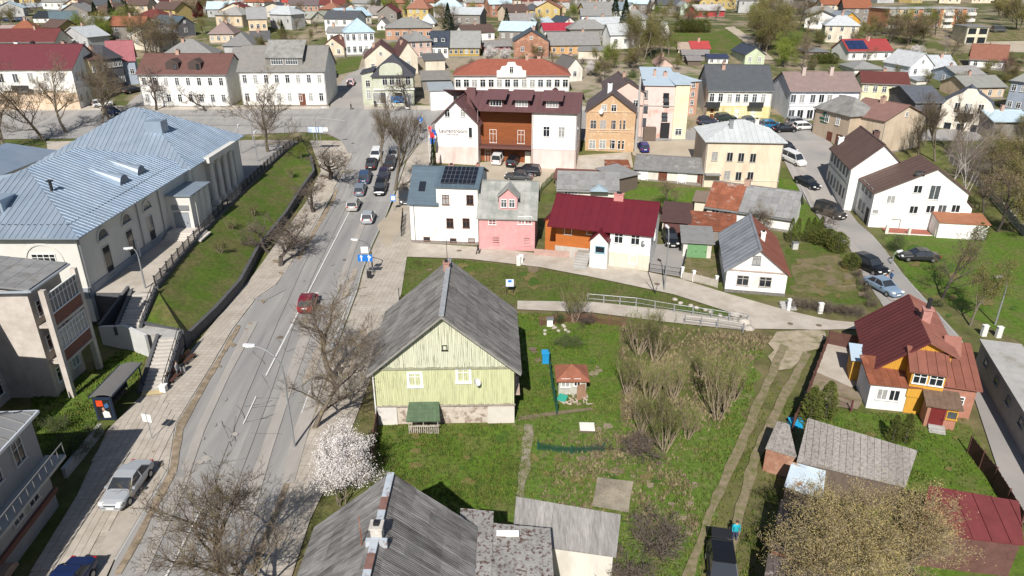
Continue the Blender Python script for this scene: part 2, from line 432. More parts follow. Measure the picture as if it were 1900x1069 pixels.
xs = [-1500, -500, -250, -160, -100, -50, 0, 50, 100, 160, 250, 500, 1500]
ys = [-200, -50, 30, 70, 110, 134, 158, 186, 214, 237, 260, 350, 450, 650, 900, 1700, 3900]
gv = [(x, y, T(y)) for y in ys for x in xs]; nx = len(xs)
gf = [(j * nx + i, j * nx + i + 1, (j + 1) * nx + i + 1, (j + 1) * nx + i) for j in range(len(ys) - 1) for i in range(nx - 1)]
me = bpy.data.meshes.new('ground'); me.from_pydata(gv, [], gf); me.materials.append(GRASS)
link('ground', me, kind='structure')

LAY = [0]; MINOR = ('asphalt_patch', 'crack', 'dirt_spot', 'gutter_dirt', 'road_dust', 'road_marking', 'manhole_cover')
def drape(name, px, m, off=None, z=None, kind='structure', world=None, wob=0.0):
    """sheet laid on the ground; px = outline in photograph pixels"""
    pts = [(GZ(x, y, z) if z is not None else G(x, y)) for x, y in px] if world is None else [Vector((x, y, 0)) for x, y in world]
    if wob:
        rr = random.Random(len(px)); out = []
        for a, b in zip(pts, pts[1:] + pts[:1]):
            n = max(2, int((b - a).length / 1.2))
            d = (b - a).normalized(); s_ = Vector((-d.y, d.x, 0))
            for k in range(n): out.append(a.lerp(b, k / n) + s_ * (rr.uniform(-wob, wob) if k else 0))
        pts = out
    LAY[0] += 0.12 if name in MINOR else 1
    off = off if off is not None else 0.0025 * LAY[0]
    bm = bmesh.new()
    vs = [bm.verts.new((p.x, p.y, 0)) for p in pts]; f = bm.faces.new(vs)
    f.normal_update()
    if f.normal.z < 0: f.normal_flip()
    bmesh.ops.triangulate(bm, faces=bm.faces[:])
    if z is None:
        for y in (110, 158, 214, 260, 450):
            bmesh.ops.bisect_plane(bm, geom=bm.verts[:] + bm.edges[:] + bm.faces[:], plane_co=(0, y, 0), plane_no=(0, 1, 0), dist=1e-5)
    for v in bm.verts: v.co.z = (T(v.co.y) if z is None else z) + off
    me = bpy.data.meshes.new(name); bm.to_mesh(me); bm.free(); me.materials.append(m)
    return link(name, me, kind=kind)

TOWN = mat((0.085, 0.095, 0.028), 0.95, 0.3, 0.25, col2=(0.27, 0.215, 0.15), amt=0.46, sharp=0.12, scale2=0.085, world=True)
drape('town_ground', None, TOWN, world=[(-500, 141), (500, 141), (500, 900), (-500, 900)])
drape('yards', [(560, 150), (850, 205), (1180, 205), (1300, 200), (1440, 150), (1240, 118), (700, 95)], mat((0.28, 0.235, 0.175), 0.95, 0.2, 0.4, col2=(0.11, 0.13, 0.04), amt=0.44, sharp=0.1, scale2=0.14, world=True))
# ---- lawns and yards
drape('lawn', [(755, 478), (870, 484), (1000, 500), (1100, 516), (1250, 548), (1395, 588), (1300, 590), (1090, 562), (950, 565), (735, 560)], LAWN, wob=.15)
drape('lawn', [(955, 580), (1150, 590), (1150, 780), (960, 780)], LAWN2, wob=.3)
drape('lawn', [(695, 790), (960, 788), (975, 960), (880, 985), (700, 860)], LAWN2, wob=.3)
drape('rough_grass', [(960, 770), (1240, 780), (1420, 620), (1300, 1075), (950, 1075)], MESSY, wob=.6)
drape('lawn', [(1456, 455), (1560, 450), (1600, 520), (1625, 560), (1545, 568), (1460, 545)], LAWN, wob=.2)
drape('dry_grass', [(1475, 480), (1560, 470), (1600, 545), (1470, 540)], DRYG, wob=.5)
drape('lawn', [(1640, 440), (1900, 430), (1990, 560), (1990, 720), (1900, 640), (1690, 530)], LAWN2, wob=.2)
drape('lawn', [(1490, 760), (1700, 770), (1800, 790), (1900, 985), (1700, 920), (1500, 800)], LAWN2, wob=.2)
drape('lawn', [(1690, 985), (1990, 1000), (1990, 1090), (1690, 1090)], LAWN2)
drape('lawn', [(1440, 330), (1480, 335), (1540, 440), (1470, 440)], LAWN2, wob=.1)
drape('lawn', [(1170, 345), (1310, 350), (1290, 400), (1120, 385)], LAWN2, wob=.1)
drape('lawn', [(1265, 470), (1345, 470), (1345, 525), (1262, 510)], DRYG, wob=.2)
drape('lawn', [(60, 740), (165, 690), (235, 640), (275, 655), (250, 720), (180, 780), (120, 880), (60, 830)], LAWN2, wob=.1)
drape('lawn', [(0, 255), (85, 258), (90, 300), (0, 320)], LAWN, z=PZ, off=.05)
drape('lawn', [(612, 118), (672, 105), (665, 130), (625, 140)], LAWN)
drape('meadow', [(1250, 60), (1380, 55), (1400, 90), (1330, 98), (1220, 85)], LAWN, wob=1)
drape('meadow', [(1400, 60), (1500, 50), (1480, 90), (1430, 95)], LAWN, wob=1)
drape('meadow', [(1820, 58), (1990, 50), (1990, 72), (1830, 76)], DRYG)
drape('dirt_field', [(1825, 78), (1990, 74), (1990, 100), (1850, 96)], SAND)
rr = random.Random(31); PATCHM = [mat((.17, .135, .085), .95, .3, 2, world=True), mat((.05, .10, .012), .95, .4, 2, world=True), mat((.15, .125, .045), .95, .35, 2, world=True), mat((.25, .20, .14), .95, .25, 2, world=True)]
def blots(region, n, r0, r1, ms, z=None):
    x0, y0, x1, y1 = region
    for i in range(n):
        x, y = rr.uniform(x0, x1), rr.uniform(y0, y1); r = rr.uniform(r0, r1)
        drape('dirt_spot', [(x + r * math.cos(a) * rr.uniform(.55, 1.35), y + .6 * r * math.sin(a) * rr.uniform(.55, 1.35)) for a in [k * .628 for k in range(10)]], PATCHM[rr.choice(ms)], z=z, wob=.06)
blots((990, 640, 1130, 760), 16, 3, 11, (0, 1, 3)); blots((980, 790, 1230, 920), 30, 3, 14, (0, 1, 2, 3)); blots((720, 800, 950, 900), 18, 4, 14, (1, 2)); blots((780, 490, 1000, 550), 16, 4, 14, (0, 1, 2)); blots((1180, 880, 1290, 1040), 16, 3, 10, (0, 1, 3)); blots((1480, 470, 1600, 550), 12, 4, 12, (0, 2)); blots((1660, 460, 1890, 600), 16, 5, 16, (1, 2)); blots((1540, 775, 1790, 880), 12, 4, 10, (1, 2))
RUTP = mat((0.26, 0.225, 0.175), 0.95, 0.25, 2.5, col2=(0.11, 0.12, 0.035), amt=0.45, sharp=0.3, scale2=1.6, world=True)
drape('garden_path', [(972, 790), (988, 790), (985, 870), (972, 930), (958, 930), (966, 860)], RUTP, wob=.2)
drape('garden_path', [(962, 775), (1030, 765), (1100, 758), (1100, 763), (1030, 772), (962, 783)], PATCHM[0], wob=.08)
# ---- streets
drape('side_street', [(1436, 262), (1470, 330), (1506, 388), (1545, 440), (1580, 462), (1612, 530), (1640, 572), (1600, 612), (1720, 620), (1796, 705), (1850, 870), (1905, 985), (2060, 1200), (2140, 1200), (1960, 860), (1875, 790), (1815, 690), (1780, 626), (1693, 530), (1673, 507), (1640, 462), (1617, 436), (1592, 415), (1548, 346), (1556, 283), (1528, 250), (1545, 240), (1280, 238), (1290, 262)], ASPH2)
drape('road', [(440, 1200), (500, 969), (568, 790), (611, 677), (662, 540), (672, 502), (690, 455), (716, 400), (735, 350), (752, 300), (775, 268), (830, 262), (2000, 262), (2000, 240), (1280, 242), (1230, 232), (1180, 205), (700, 203), (660, 201), (-300, 208), (-300, 262), (140, 258), (430, 252), (560, 246), (620, 250), (648, 262), (657, 285), (622, 351), (589, 411), (553, 475), (515, 530), (480, 553), (434, 613), (391, 687), (328, 790), (316, 869), (215, 1040), (150, 1200)], ASPH)
drape('uphill_street', [(612, 202), (622, 165), (645, 140), (700, 112), (715, 112), (676, 150), (676, 202)], ASPH2)
drape('uphill_lane', [(228, 208), (240, 190), (272, 165), (290, 160), (272, 190), (276, 206)], ASPH2)
drape('sidewalk', [(-300, 199), (610, 196), (612, 203), (-300, 209)], CONC)
drape('sidewalk', [(676, 196), (800, 197), (1180, 199), (1180, 206), (676, 204)], CONC)
# left pavement, bays
drape('pavement', [(70, 1200), (60, 1069), (130, 950), (200, 800), (262, 737), (300, 730), (352, 655), (470, 512), (596, 318), (575, 262), (640, 262), (652, 268), (655, 285), (620, 351), (587, 411), (551, 475), (512, 530), (477, 553), (431, 613), (388, 687), (325, 790), (313, 869), (205, 1045), (140, 1200)], TILE)
PAVZ = (LAY[0] + 1) * .0025
drape('parking_bay', [(203, 985), (300, 865), (313, 869), (215, 1035), (140, 1200), (100, 1200)], PAVE)
drape('right_sidewalk', [(500, 1200), (575, 969), (640, 830), (675, 740), (700, 670), (745, 545), (755, 478), (764, 452), (764, 400), (775, 340), (800, 300), (805, 262), (778, 268), (755, 300), (738, 350), (720, 400), (694, 455), (676, 502), (666, 540), (615, 677), (572, 790), (504, 969), (444, 1200)], TILE)
drape('dirt_verge', [(700, 420), (722, 400), (735, 362), (755, 362), (745, 420), (715, 470)], SAND, wob=.25)
drape('hotel_yard', [(885, 303), (1170, 283), (1175, 312), (1030, 330), (1000, 355), (890, 350)], SAND)
drape('yard', [(1175, 262), (1300, 262), (1300, 292), (1175, 290)], SAND, wob=.3)
drape('driveway', [(1075, 292), (1165, 288), (1145, 315), (1070, 315)], CONC)
# concrete path
PATH = [(764, 452), (890, 460), (1000, 472), (1100, 488), (1200, 506), (1265, 520), (1345, 545), (1460, 578), (1540, 596), (1605, 602), (1600, 612), (1525, 614), (1400, 612), (1375, 588), (1250, 548), (1100, 516), (1000, 497), (870, 482), (755, 478)]
drape('footpath', PATH, CONC)
drape('driveway', [(1218, 455), (1272, 455), (1265, 516), (1203, 505)], ASPH2)
drape('ramp_walk', [(960, 560), (1100, 562), (1250, 578), (1390, 598), (1385, 615), (1240, 600), (1100, 582), (960, 576)], CONC)
# dirt track with two ruts
RUT = mat((0.235, 0.185, 0.125), 0.95, 0.25, 2.5, col2=(0.115, 0.125, 0.035), amt=0.45, sharp=0.3, scale2=1.6, world=True)
SANDG = mat((0.36, 0.30, 0.22), 0.95, 0.2, 1.5, col2=(0.16, 0.15, 0.06), amt=0.42, sharp=0.25, scale2=0.8, world=True)
drape('dirt_patch', [(1440, 618), (1530, 616), (1500, 668), (1440, 690), (1425, 640)], SANDG, wob=.5)
drape('wheel_rut', [(1448, 640), (1462, 645), (1418, 745), (1370, 860), (1322, 960), (1278, 1100), (1258, 1100), (1306, 960), (1354, 850), (1402, 740)], RUT, wob=.10)
drape('wheel_rut', [(1490, 655), (1504, 660), (1455, 755), (1412, 850), (1385, 940), (1345, 1100), (1322, 1100), (1364, 940), (1393, 845), (1440, 745)], RUT, wob=.10)
drape('hill_track', [(1345, 52), (1362, 50), (1400, 75), (1436, 112), (1418, 112), (1380, 78)], SAND, wob=.3)
drape('yard_slab', [(1535, 630), (1600, 645), (1605, 705), (1580, 722), (1512, 692)], CONC, wob=.05)
drape('bare_soil', [(1512, 692), (1580, 722), (1600, 740), (1590, 762), (1490, 745)], SOIL, wob=.2)
# asphalt patches, dust, lines
drape('road_dust', [(585, 700), (600, 640), (650, 540), (664, 500), (655, 500), (628, 560), (580, 660), (560, 720)], mat((0.33, .29, .24), .95, .2, 2, world=True), wob=.1)
drape('gutter_dirt', [(300, 905), (316, 869), (328, 790), (391, 687), (440, 605), (447, 607), (398, 695), (340, 800), (328, 880), (225, 1069), (212, 1069)], DUST, wob=.08)
drape('gutter_dirt', [(460, 1069), (500, 969), (568, 790), (612, 677), (618, 679), (578, 792), (512, 971), (478, 1069)], DUST, wob=.06)
drape('gutter_dirt', [(550, 482), (589, 414), (622, 353), (628, 353), (596, 417), (557, 486)], DUST, wob=.1)
drape('tar_patch', [(655, 590), (690, 500), (700, 470), (706, 472), (694, 520), (664, 592)], mat((.14, .14, .14), .9, .1, world=True)) if False else None
def pline(px, wdt, m=LINE):
    for a, b in zip(px, px[1:]):
        A, B = G(*a), G(*b); d = (B - A).normalized(); s_ = Vector((-d.y, d.x, 0)) * wdt / 2
        drape('road_marking', None, m, world=[(A - s_).xy, (B - s_).xy, (B + s_).xy, (A + s_).xy])
for (x, y, r) in ((520, 628, .3), (640, 484, .3), (1212, 590, .35), (1219, 529, .35), (1466, 603, .3), (1519, 606, .3), (1223, 485, .3), (852, 467, .35), (1522, 426, .3), (988, 650, .4), (655, 267, .3)):
    p = G(x, y); m = MB(); m.face([(r * math.cos(a * .5236), r * math.sin(a * .5236), 0) for a in range(12)])
    LAY[0] += .12
    tag(m.build('manhole_cover', mat((.16, .12, .09), .8, .2, 5)), kind='structure').location = (p.x, p.y, T(p.y) + .0025 * LAY[0])
# kerbs
def kerb(px, z=0.12, wd=.16):
    P = [G(*p) for p in px]; m = MB()
    for a, b in zip(P, P[1:]):
        d = (b - a).normalized(); s_ = Vector((-d.y, d.x, 0)) * wd / 2
        m.prism([a - s_, b - s_, b + s_, a + s_], (0, 0, z))
    m.build('kerb', CONCW, kind='structure')
kerb([(215, 1040), (316, 869), (328, 790), (391, 687), (434, 613), (480, 553), (515, 530), (553, 475), (589, 411), (622, 351), (657, 285), (650, 264), (620, 252)])
kerb([(460, 1110), (500, 969), (568, 790), (611, 677), (662, 540), (672, 502), (690, 455), (716, 400), (735, 350), (752, 300), (775, 268)])
kerb([(1617, 438), (1640, 464), (1673, 509), (1693, 532), (1778, 628), (1796, 650)])
kerb([(1460, 288), (1483, 341), (1506, 388)]); kerb([(1564, 437), (1594, 495), (1610, 530)])
kerb([(203, 985), (298, 866)], .05, .12)
# pavers (bottom left): the nearest as single pieces, the rest joined
A0 = G(62, 1069); B0 = G(262, 737); dr = (B0 - A0).normalized(); sdv = Vector((dr.y, -dr.x, 0))
pol = [G(*p) for p in [(64, 1066), (132, 948), (205, 800), (250, 760), (306, 735), (322, 790), (300, 855), (203, 980), (135, 1064)]]
q2 = [((p - A0).dot(dr), (p - A0).dot(sdv)) for p in pol]
def inside(x, y, P):
    c = False
    for i in range(len(P)):
        (x1, y1), (x2, y2) = P[i], P[i - 1]
        if (y1 > y) != (y2 > y) and x < (x2 - x1) * (y - y1) / (y2 - y1) + x1: c = not c
    return c
pv = link('paving', MB().box(-.2, .2, -.2, .2, -.02, 0).mesh('paving', PAVE), kind='structure', loc=(A0.x + 1, A0.y, .02), rz=math.atan2(dr.y, dr.x))
pm = MB().box(-.238, .238, -.238, .238, -.02, .012).mesh('paver', PAVE); rest = MB(); cells = []
prr = random.Random(3)
for i in range(0, 60):
    for j in range(-16, 30):
        x, y = i * .5, j * .5
        if inside(x, y, q2): cells.append((x, y))
cells.sort(key=lambda c: c[0])
pv.location = (A0.x, A0.y, .5)
pv.location.z = PAVZ + .03
bz = 0.018
for k, (x, y) in enumerate(cells):
    if k < 300: link('paver', pm, pv, loc=(x, -y, prr.uniform(0, .008)), rz=prr.uniform(-.01, .01))
    else: rest.box(x - .238, x + .238, -y - .238, -y + .238, -.02, .012)
if rest.f: rest.build('paver', PAVE, pv, kind='stuff')

# asphalt wear: wheel tracks, patches, pale dust, cracks
DK = mat((0.255, 0.245, 0.235), 0.9, 0.12, 1.5, col2=(0.30, 0.28, 0.26), amt=0.40, sharp=0.25, scale2=1.1, stretch=(1, .15, 1), world=True)
LT = mat((0.36, 0.332, 0.30), 0.92, 0.12, 1.5, col2=(0.30, 0.28, 0.255), amt=0.45, sharp=0.3, scale2=0.9, stretch=(1, .2, 1), world=True)
def strip(px, w0, m, wob=.12, name='asphalt_patch'):
    P = [G(*p) for p in px]; rr = random.Random(int(px[0][0])); L_, R_ = [], []
    for i, p in enumerate(P):
        a = P[max(0, i - 1)]; b = P[min(len(P) - 1, i + 1)]; d = (b - a).normalized(); s_ = Vector((-d.y, d.x, 0)) * w0 / 2
        L_.append((p - s_ * rr.uniform(1 - wob, 1 + wob)).xy); R_.append((p + s_ * rr.uniform(1 - wob, 1 + wob)).xy)
    drape(name, None, m, world=L_ + R_[::-1])
strip([(330, 1010), (400, 860), (455, 730), (510, 600), (560, 490), (610, 400), (645, 330)], .75, DK, .25)
strip([(392, 1010), (440, 880), (492, 740), (534, 625), (575, 520), (622, 420), (655, 340)], .6, DK, .3)
strip([(455, 960), (495, 840), (530, 730), (575, 600)], .9, LT, .35); strip([(262, 1069), (335, 905), (372, 800), (420, 700), (470, 600)], .8, LT, .3)
strip([(530, 900), (560, 800), (598, 690), (625, 610), (640, 560)], 1.0, LT, .3); strip([(628, 540), (655, 460), (680, 400)], .8, LT, .3)
strip([(480, 560), (520, 540), (545, 500)], 1.4, DK, .3); strip([(150, 232), (400, 232), (600, 234)], 1.6, DK, .2); strip([(200, 214), (600, 213)], 1.2, DK, .2); strip([(600, 240), (640, 262), (655, 285)], 1.4, DK, .3)
strip([(1480, 300), (1530, 400), (1600, 480), (1660, 560)], 1.0, LT, .3)
CK = mat((0.15, 0.147, 0.142), 0.9, 0.1, world=True); rr = random.Random(12)
for i in range(30):
    t = rr.random(); x = 300 + (670 - 300) * t + rr.uniform(-25, 70) * (1 - .6 * t); y = 1050 - 690 * t + rr.uniform(-20, 20); P = [(x, y)]; a = rr.choice([0.1, 1.9, 2.0, 0.3]) + rr.uniform(-.3, .3)
    for k in range(rr.randint(3, 6)): a += rr.uniform(-.22, .22); x += math.cos(a) * 14 * (1.2 - t); y -= math.sin(a) * 9 * (1.2 - t); P.append((x, y))
    strip(P, rr.uniform(.03, .055), CK, .3, 'crack')
for i in range(16):
    t = rr.random(); x = 300 + 370 * t + rr.uniform(-40, 40) * (1 - .5 * t); y = 1000 - 640 * t; r = rr.uniform(4, 13) * (1.2 - t)
    drape('asphalt_patch', [(x + r * math.cos(a) * rr.uniform(.7, 1.2), y + .6 * r * math.sin(a) * rr.uniform(.7, 1.2)) for a in [k * .785 for k in range(8)]], rr.choice([DK, LT, DK]))
for i in range(22):
    t = rr.random(); x = 230 + 400 * t + rr.uniform(-25, 15); y = 960 - 640 * t; r = rr.uniform(2, 7)
    drape('dirt_spot', [(x + r * math.cos(a) * rr.uniform(.6, 1.3), y + .6 * r * math.sin(a) * rr.uniform(.6, 1.3)) for a in [k * .785 for k in range(8)]], DUST)
pline([(494, 700), (669, 343)], .14); pline([(452, 790), (476, 738)], .1); pline([(300, 1090), (386, 926)], .14)
pline([(200, 221), (600, 221)], .14); pline([(600, 221), (640, 226)], .14)
pline([(612, 655), (655, 545)], .08); pline([(560, 770), (585, 700)], .08)
# ---- raised terrace on the left with its grassy bank
fence_px = [(290, 535), (318, 500), (350, 462), (400, 408), (450, 357), (500, 308), (535, 277), (562, 262)]
low_px = [(352, 618), (400, 572), (445, 522), (480, 457), (531, 394), (560, 348), (582, 318), (576, 290)]
FN = [GZ(x, y, PZ) for x, y in fence_px]
LW = [G(x, y, 1.0) for x, y in low_px]
m = MB()
top = [(p.x, p.y, PZ) for p in FN]; 
for a, b in zip(FN, FN[1:]): m.face([(-160, a.y, PZ), (a.x, a.y, PZ), (b.x, b.y, PZ), (-160, b.y, PZ)])
NEAR = GZ(266, 543, PZ).y - .04
m.face([(-160, NEAR, PZ), (FN[0].x, NEAR, PZ), (FN[0].x, FN[0].y, PZ), (-160, FN[0].y, PZ)])
m.face([(-160, NEAR, -1), (FN[0].x, NEAR, -1), (FN[0].x, NEAR, PZ), (-160, NEAR, PZ)], 1)  # near face: dark colour stands in for the apartment block's shadow
m.build('terrace', [CONC, DKWALL], kind='structure')
m = MB(); rr = random.Random(1); N = 26; K = 5
def lerp_path(P, t):
    L_ = [0]
    for a, b in zip(P, P[1:]): L_.append(L_[-1] + (b - a).length)
    s_ = t * L_[-1]
    for i in range(len(P) - 1):
        if s_ <= L_[i + 1] + 1e-6: return P[i].lerp(P[i + 1], (s_ - L_[i]) / max(1e-6, L_[i + 1] - L_[i]))
    return P[-1]
rows = []
for i in range(N + 1):
    a, b = lerp_path(FN, i / N), lerp_path(LW, i / N)
    rows.append([a.lerp(b, k / K) + Vector((0, 0, (rr.uniform(-.08, .08) if 0 < k < K else 0) - .02)) for k in range(K + 1)])
for r0, r1 in zip(rows, rows[1:]):
    for k in range(K): m.face([r0[k], r0[k + 1], r1[k + 1], r1[k]])
e0 = GZ(338, 616, 1.9); e1 = GZ(284, 545, PZ - .02); e2 = GZ(265, 600, 2.25)
m.face([FN[0], e1, e2]); m.face([FN[0], e2, e0]); m.face([FN[0], e0, LW[0]]); m.face([LW[0], e0, Vector((e0.x, e0.y, -.5)), Vector((LW[0].x, LW[0].y, -.5))])
m.build('grass_bank', LAWN, kind='structure')
# near end of the bank and lower wall
def wall_line(P, h0, h1, wd, mt, name, label, cat='wall', cap=None, down=1.0):
    e = empty(name, P[0], 0, label, cat); o = Vector(P[0]); b = MB(); c = MB()
    for a, q in zip(P, P[1:]):
        a = Vector(a) - o; q = Vector(q) - o; d = Vector((q.x - a.x, q.y - a.y, 0)).normalized(); s_ = Vector((-d.y, d.x, 0)) * wd / 2
        dn = Vector((0, 0, -down)); up = Vector((0, 0, h1))
        b.prism([a - s_ + dn, q - s_ + dn, q - s_ + up, a - s_ + up], s_ * 2)
        c.prism([a - s_ * 1.3 + up, q - s_ * 1.3 + up, q + s_ * 1.3 + up, a + s_ * 1.3 + up], (0, 0, .08))
    b.build('wall', mt, e); c.build('coping', cap or mt, e); return e
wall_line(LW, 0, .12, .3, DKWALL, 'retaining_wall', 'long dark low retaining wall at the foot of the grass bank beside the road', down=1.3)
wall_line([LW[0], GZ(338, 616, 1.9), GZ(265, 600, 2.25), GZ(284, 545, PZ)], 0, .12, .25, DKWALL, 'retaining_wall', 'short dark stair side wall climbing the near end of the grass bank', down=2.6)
# iron fence on top of the bank: each railing panel and post of its own
fe = empty('iron_fence', FN[0], 0, 'long black iron railing fence along the top of the grass bank', 'fence')
L_tot = sum((b - a).length for a, b in zip(FN, FN[1:])); n = int(L_tot / 2.0)
base = MB()
pan = MB(); pan.box(0.06, 1.84, -.02, .02, .95, 1.0); pan.box(0.06, 1.84, -.02, .02, .12, .17)
for i in range(11): pan.box(.15 + i * .158, .175 + i * .158, -.012, .012, .17, .95)
pan.box(.6, .63, -.015, .015, .17, .95); 
panm = pan.mesh('railing_panel', IRON); posm = MB().box(-.06, .06, -.06, .06, 0, 1.12).box(-.08, .08, -.08, .08, 1.12, 1.18).mesh('post', IRON)
for i in range(n):
    a, b = lerp_path(FN, i / n), lerp_path(FN, (i + 1) / n); r_ = math.atan2(b.y - a.y, b.x - a.x)
    link('post', posm, fe, loc=a - FN[0] + Vector((0, 0, .25))); link('railing_panel', panm, fe, loc=a - FN[0] + Vector((0, 0, .25)), rz=r_)
    d = (b - a).normalized(); s_ = Vector((-d.y, d.x, 0)) * .2; o = a - FN[0]; o2 = b - FN[0]
    base.prism([o - s_ - Vector((0, 0, .3)), o2 - s_ - Vector((0, 0, .3)), o2 + s_ - Vector((0, 0, .3)), o + s_ - Vector((0, 0, .3))], (0, 0, .56))
base.build('plinth', DKWALL, fe)

# stairs
def stairs(pb, pt, zb, zt, wd, n, label):
    """pb, pt: centre of bottom and top edges (world)"""
    d = Vector((pt.x - pb.x, pt.y - pb.y, 0)); L_ = d.length; ang = math.atan2(d.y, d.x)
    e = empty('stairs', (pb.x, pb.y, zb), ang, label, 'stairs')
    st = CONCW
    for i in range(n):
        MB().box(i * L_ / n, (i + 1) * L_ / n + .03, -wd / 2, wd / 2, i * (zt - zb) / n - .35, (i + 1) * (zt - zb) / n - .001 * (i % 2)).build('step', mat((.44, .41, .37), .9, .12, 1.5, rnd=.06), e)
    k = (zt - zb) / L_
    for sd in (-1, 1):
        y = sd * (wd / 2 + .17); b = MB()
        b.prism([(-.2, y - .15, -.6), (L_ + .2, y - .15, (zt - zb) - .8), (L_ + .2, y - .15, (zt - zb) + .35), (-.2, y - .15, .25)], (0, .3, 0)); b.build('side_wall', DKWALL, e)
    r = MB(); y = -(wd / 2 + .12)
    for h in (.55, 1.05): r.tube((0, y, h), (L_, y, h + zt - zb), .035, .035, 5)
    for i in range(6): x = L_ * i / 5; r.tube((x, y, x * k), (x, y, x * k + 1.05), .03, .03, 5)
    r.build('handrail', IRON, e)
    return e
b1 = GZ(283, 727, 0); t1 = GZ(314, 626, 2.1)
stairs(b1, t1, 0, 2.1, 1.75, 14, 'lower flight of pale concrete steps rising from the pavement next to the bus shelter')
b2 = GZ(239, 609, 2.1); t2 = GZ(266, 543, PZ)
stairs(b2, t2, 2.1, PZ, 2.0, 11, 'upper flight of pale concrete steps reaching the raised terrace')
l0 = [GZ(300, 626, 2.1), GZ(330, 626, 2.1), GZ(335, 612, 2.1), GZ(262, 598, 2.1), GZ(215, 609, 2.1), GZ(250, 614, 2.1)]
mm_ = MB(); mm_.prism([(p.x, p.y, -.5) for p in l0], (0, 0, 2.61)); mm_.build('landing', CONCW, kind='structure')
wall_line([GZ(186, 612, 1.6), GZ(232, 610, 2.3), GZ(272, 628, 2.0)], 0, .3, .25, mat((.5, .5, .49), .9, .1), 'retaining_wall', 'light grey wall under the stair landing facing the grass patch', down=2.6)
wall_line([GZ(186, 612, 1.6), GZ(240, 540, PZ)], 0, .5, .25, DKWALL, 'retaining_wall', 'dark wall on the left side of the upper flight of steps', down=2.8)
wall_line([G(122, 888), G(165, 835), G(190, 803)], 0, .8, .25, CONCW, 'garden_wall', 'low concrete wall between the pavement and the dark hedge at the left')
# tinted ground right of the culture house far side
drape('plaza', [(435, 262), (555, 250), (545, 268), (440, 345), (420, 345)], ASPH2, z=PZ, off=.02)
# ================================================================= BUILDINGS
W_ = lambda c, **k: mat(c, 0.9, 0.09, 1.6, col2=(c[0] * .74, c[1] * .72, c[2] * .68), amt=.40, sharp=.3, scale2=.5, stretch=(1, 1, .35), **k)
cream = W_((.62, .56, .46)); whitew = W_((.76, .75, .72)); offw = W_((.66, .63, .57)); pinkw = W_((.70, .55, .50)); peach = W_((.68, .56, .43))
orange = W_((.46, .26, .16)); brick = mat((.30, .15, .10), .9, .3, 3, col2=(.42, .25, .17), amt=.45); ochre = W_((.55, .33, .15)); yellow = W_((.66, .58, .32))
grey_w = W_((.42, .42, .42)); green_w = W_((.50, .56, .40)); blue_w = W_((.33, .38, .46)); tan = W_((.45, .36, .27)); stone = W_((.45, .42, .38))
wood = mat((.13, .10, .08), .9, .35, 2, stretch=(6, 6, .4)); greyw = mat((.22, .2, .18), .9, .35, 2, stretch=(6, 6, .4)); darkw = W_((.12, .12, .13))
MAROON = (.13, .035, .03); BROWN = (.10, .065, .055); SLATE = (.23, .225, .215); NAVY = (.04, .05, .07); RED = (.33, .05, .04); RUST = (.24, .09, .05); LBLUE = (.42, .52, .58); DGREY = (.075, .08, .09)
rustm = mat((.22, .075, .04), .8, .3, 1.2, col2=(.40, .36, .32), amt=.36, sharp=.15, scale2=.7, rnd=.15)
slate_m = mat((.25, .245, .235), .9, .2, .9, col2=(.15, .145, .13), amt=.45, sharp=.3, scale2=.5, rnd=.12, wave=('X', .3))

# ---- culture house on the terrace --------------------------------------
plaster = mat((.60, .585, .54), .9, .05, .8, col2=(.52, .51, .48), amt=.4, sharp=.4, scale2=.3)
zinc = mat((.36, .42, .49), .42, .10, .6, col2=(.29, .365, .45), amt=.45, sharp=.4, scale2=.25, metal=.45, rnd=.07)
fr = GZ(167, 548, PZ); far = GZ(437, 332, PZ)
X1 = fr.x; Y0 = fr.y; Y1 = far.y; WD = 18.5
ch = Bld.__new__(Bld); ch.z = PZ; ch.o = Vector((X1 - WD - 14, Y0, PZ)); ch.ang = 0; ch.w = WD + 14
ch.root = empty('culture_house', ch.o, 0, 'long pale culture house with blue grey metal roof and columned portico', 'public building')
ch.M = Matrix.Translation(ch.o); ch.Mi = ch.M.inverted()
LN = Y1 - Y0; XR = WD + 14; hw = zat(Y0, 432) - PZ
PB = 25.5        # where the portico block begins
ch.block(14, XR, 0, PB + 3, hw, 'hip', 3.9, plaster, zinc, .9, panel=(.62, None, 260), rib=True, base=-3, pname='roof_panel')
main = ch.blk
ch.win('F', XR - 3.6, 3.9, 2.4, 1.3, 'multi'); ch.win('F', XR - 11, 3.9, 2.4, 1.3, 'multi')
arch = MB(); 
for i in range(12):
    a0, a1 = math.pi * i / 12, math.pi * (i + 1) / 12
    for (r0, r1, yy) in ((1.75, 2.0, -.1),):
        arch.prism([(XR - 3.6 + r0 * math.cos(a0), yy, 3.7 + r0 * math.sin(a0)), (XR - 3.6 + r1 * math.cos(a0), yy, 3.7 + r1 * math.sin(a0)), (XR - 3.6 + r1 * math.cos(a1), yy, 3.7 + r1 * math.sin(a1)), (XR - 3.6 + r0 * math.cos(a1), yy, 3.7 + r0 * math.sin(a1))], (0, .12, 0))
arch.build('arch_moulding', plaster, ch.root)
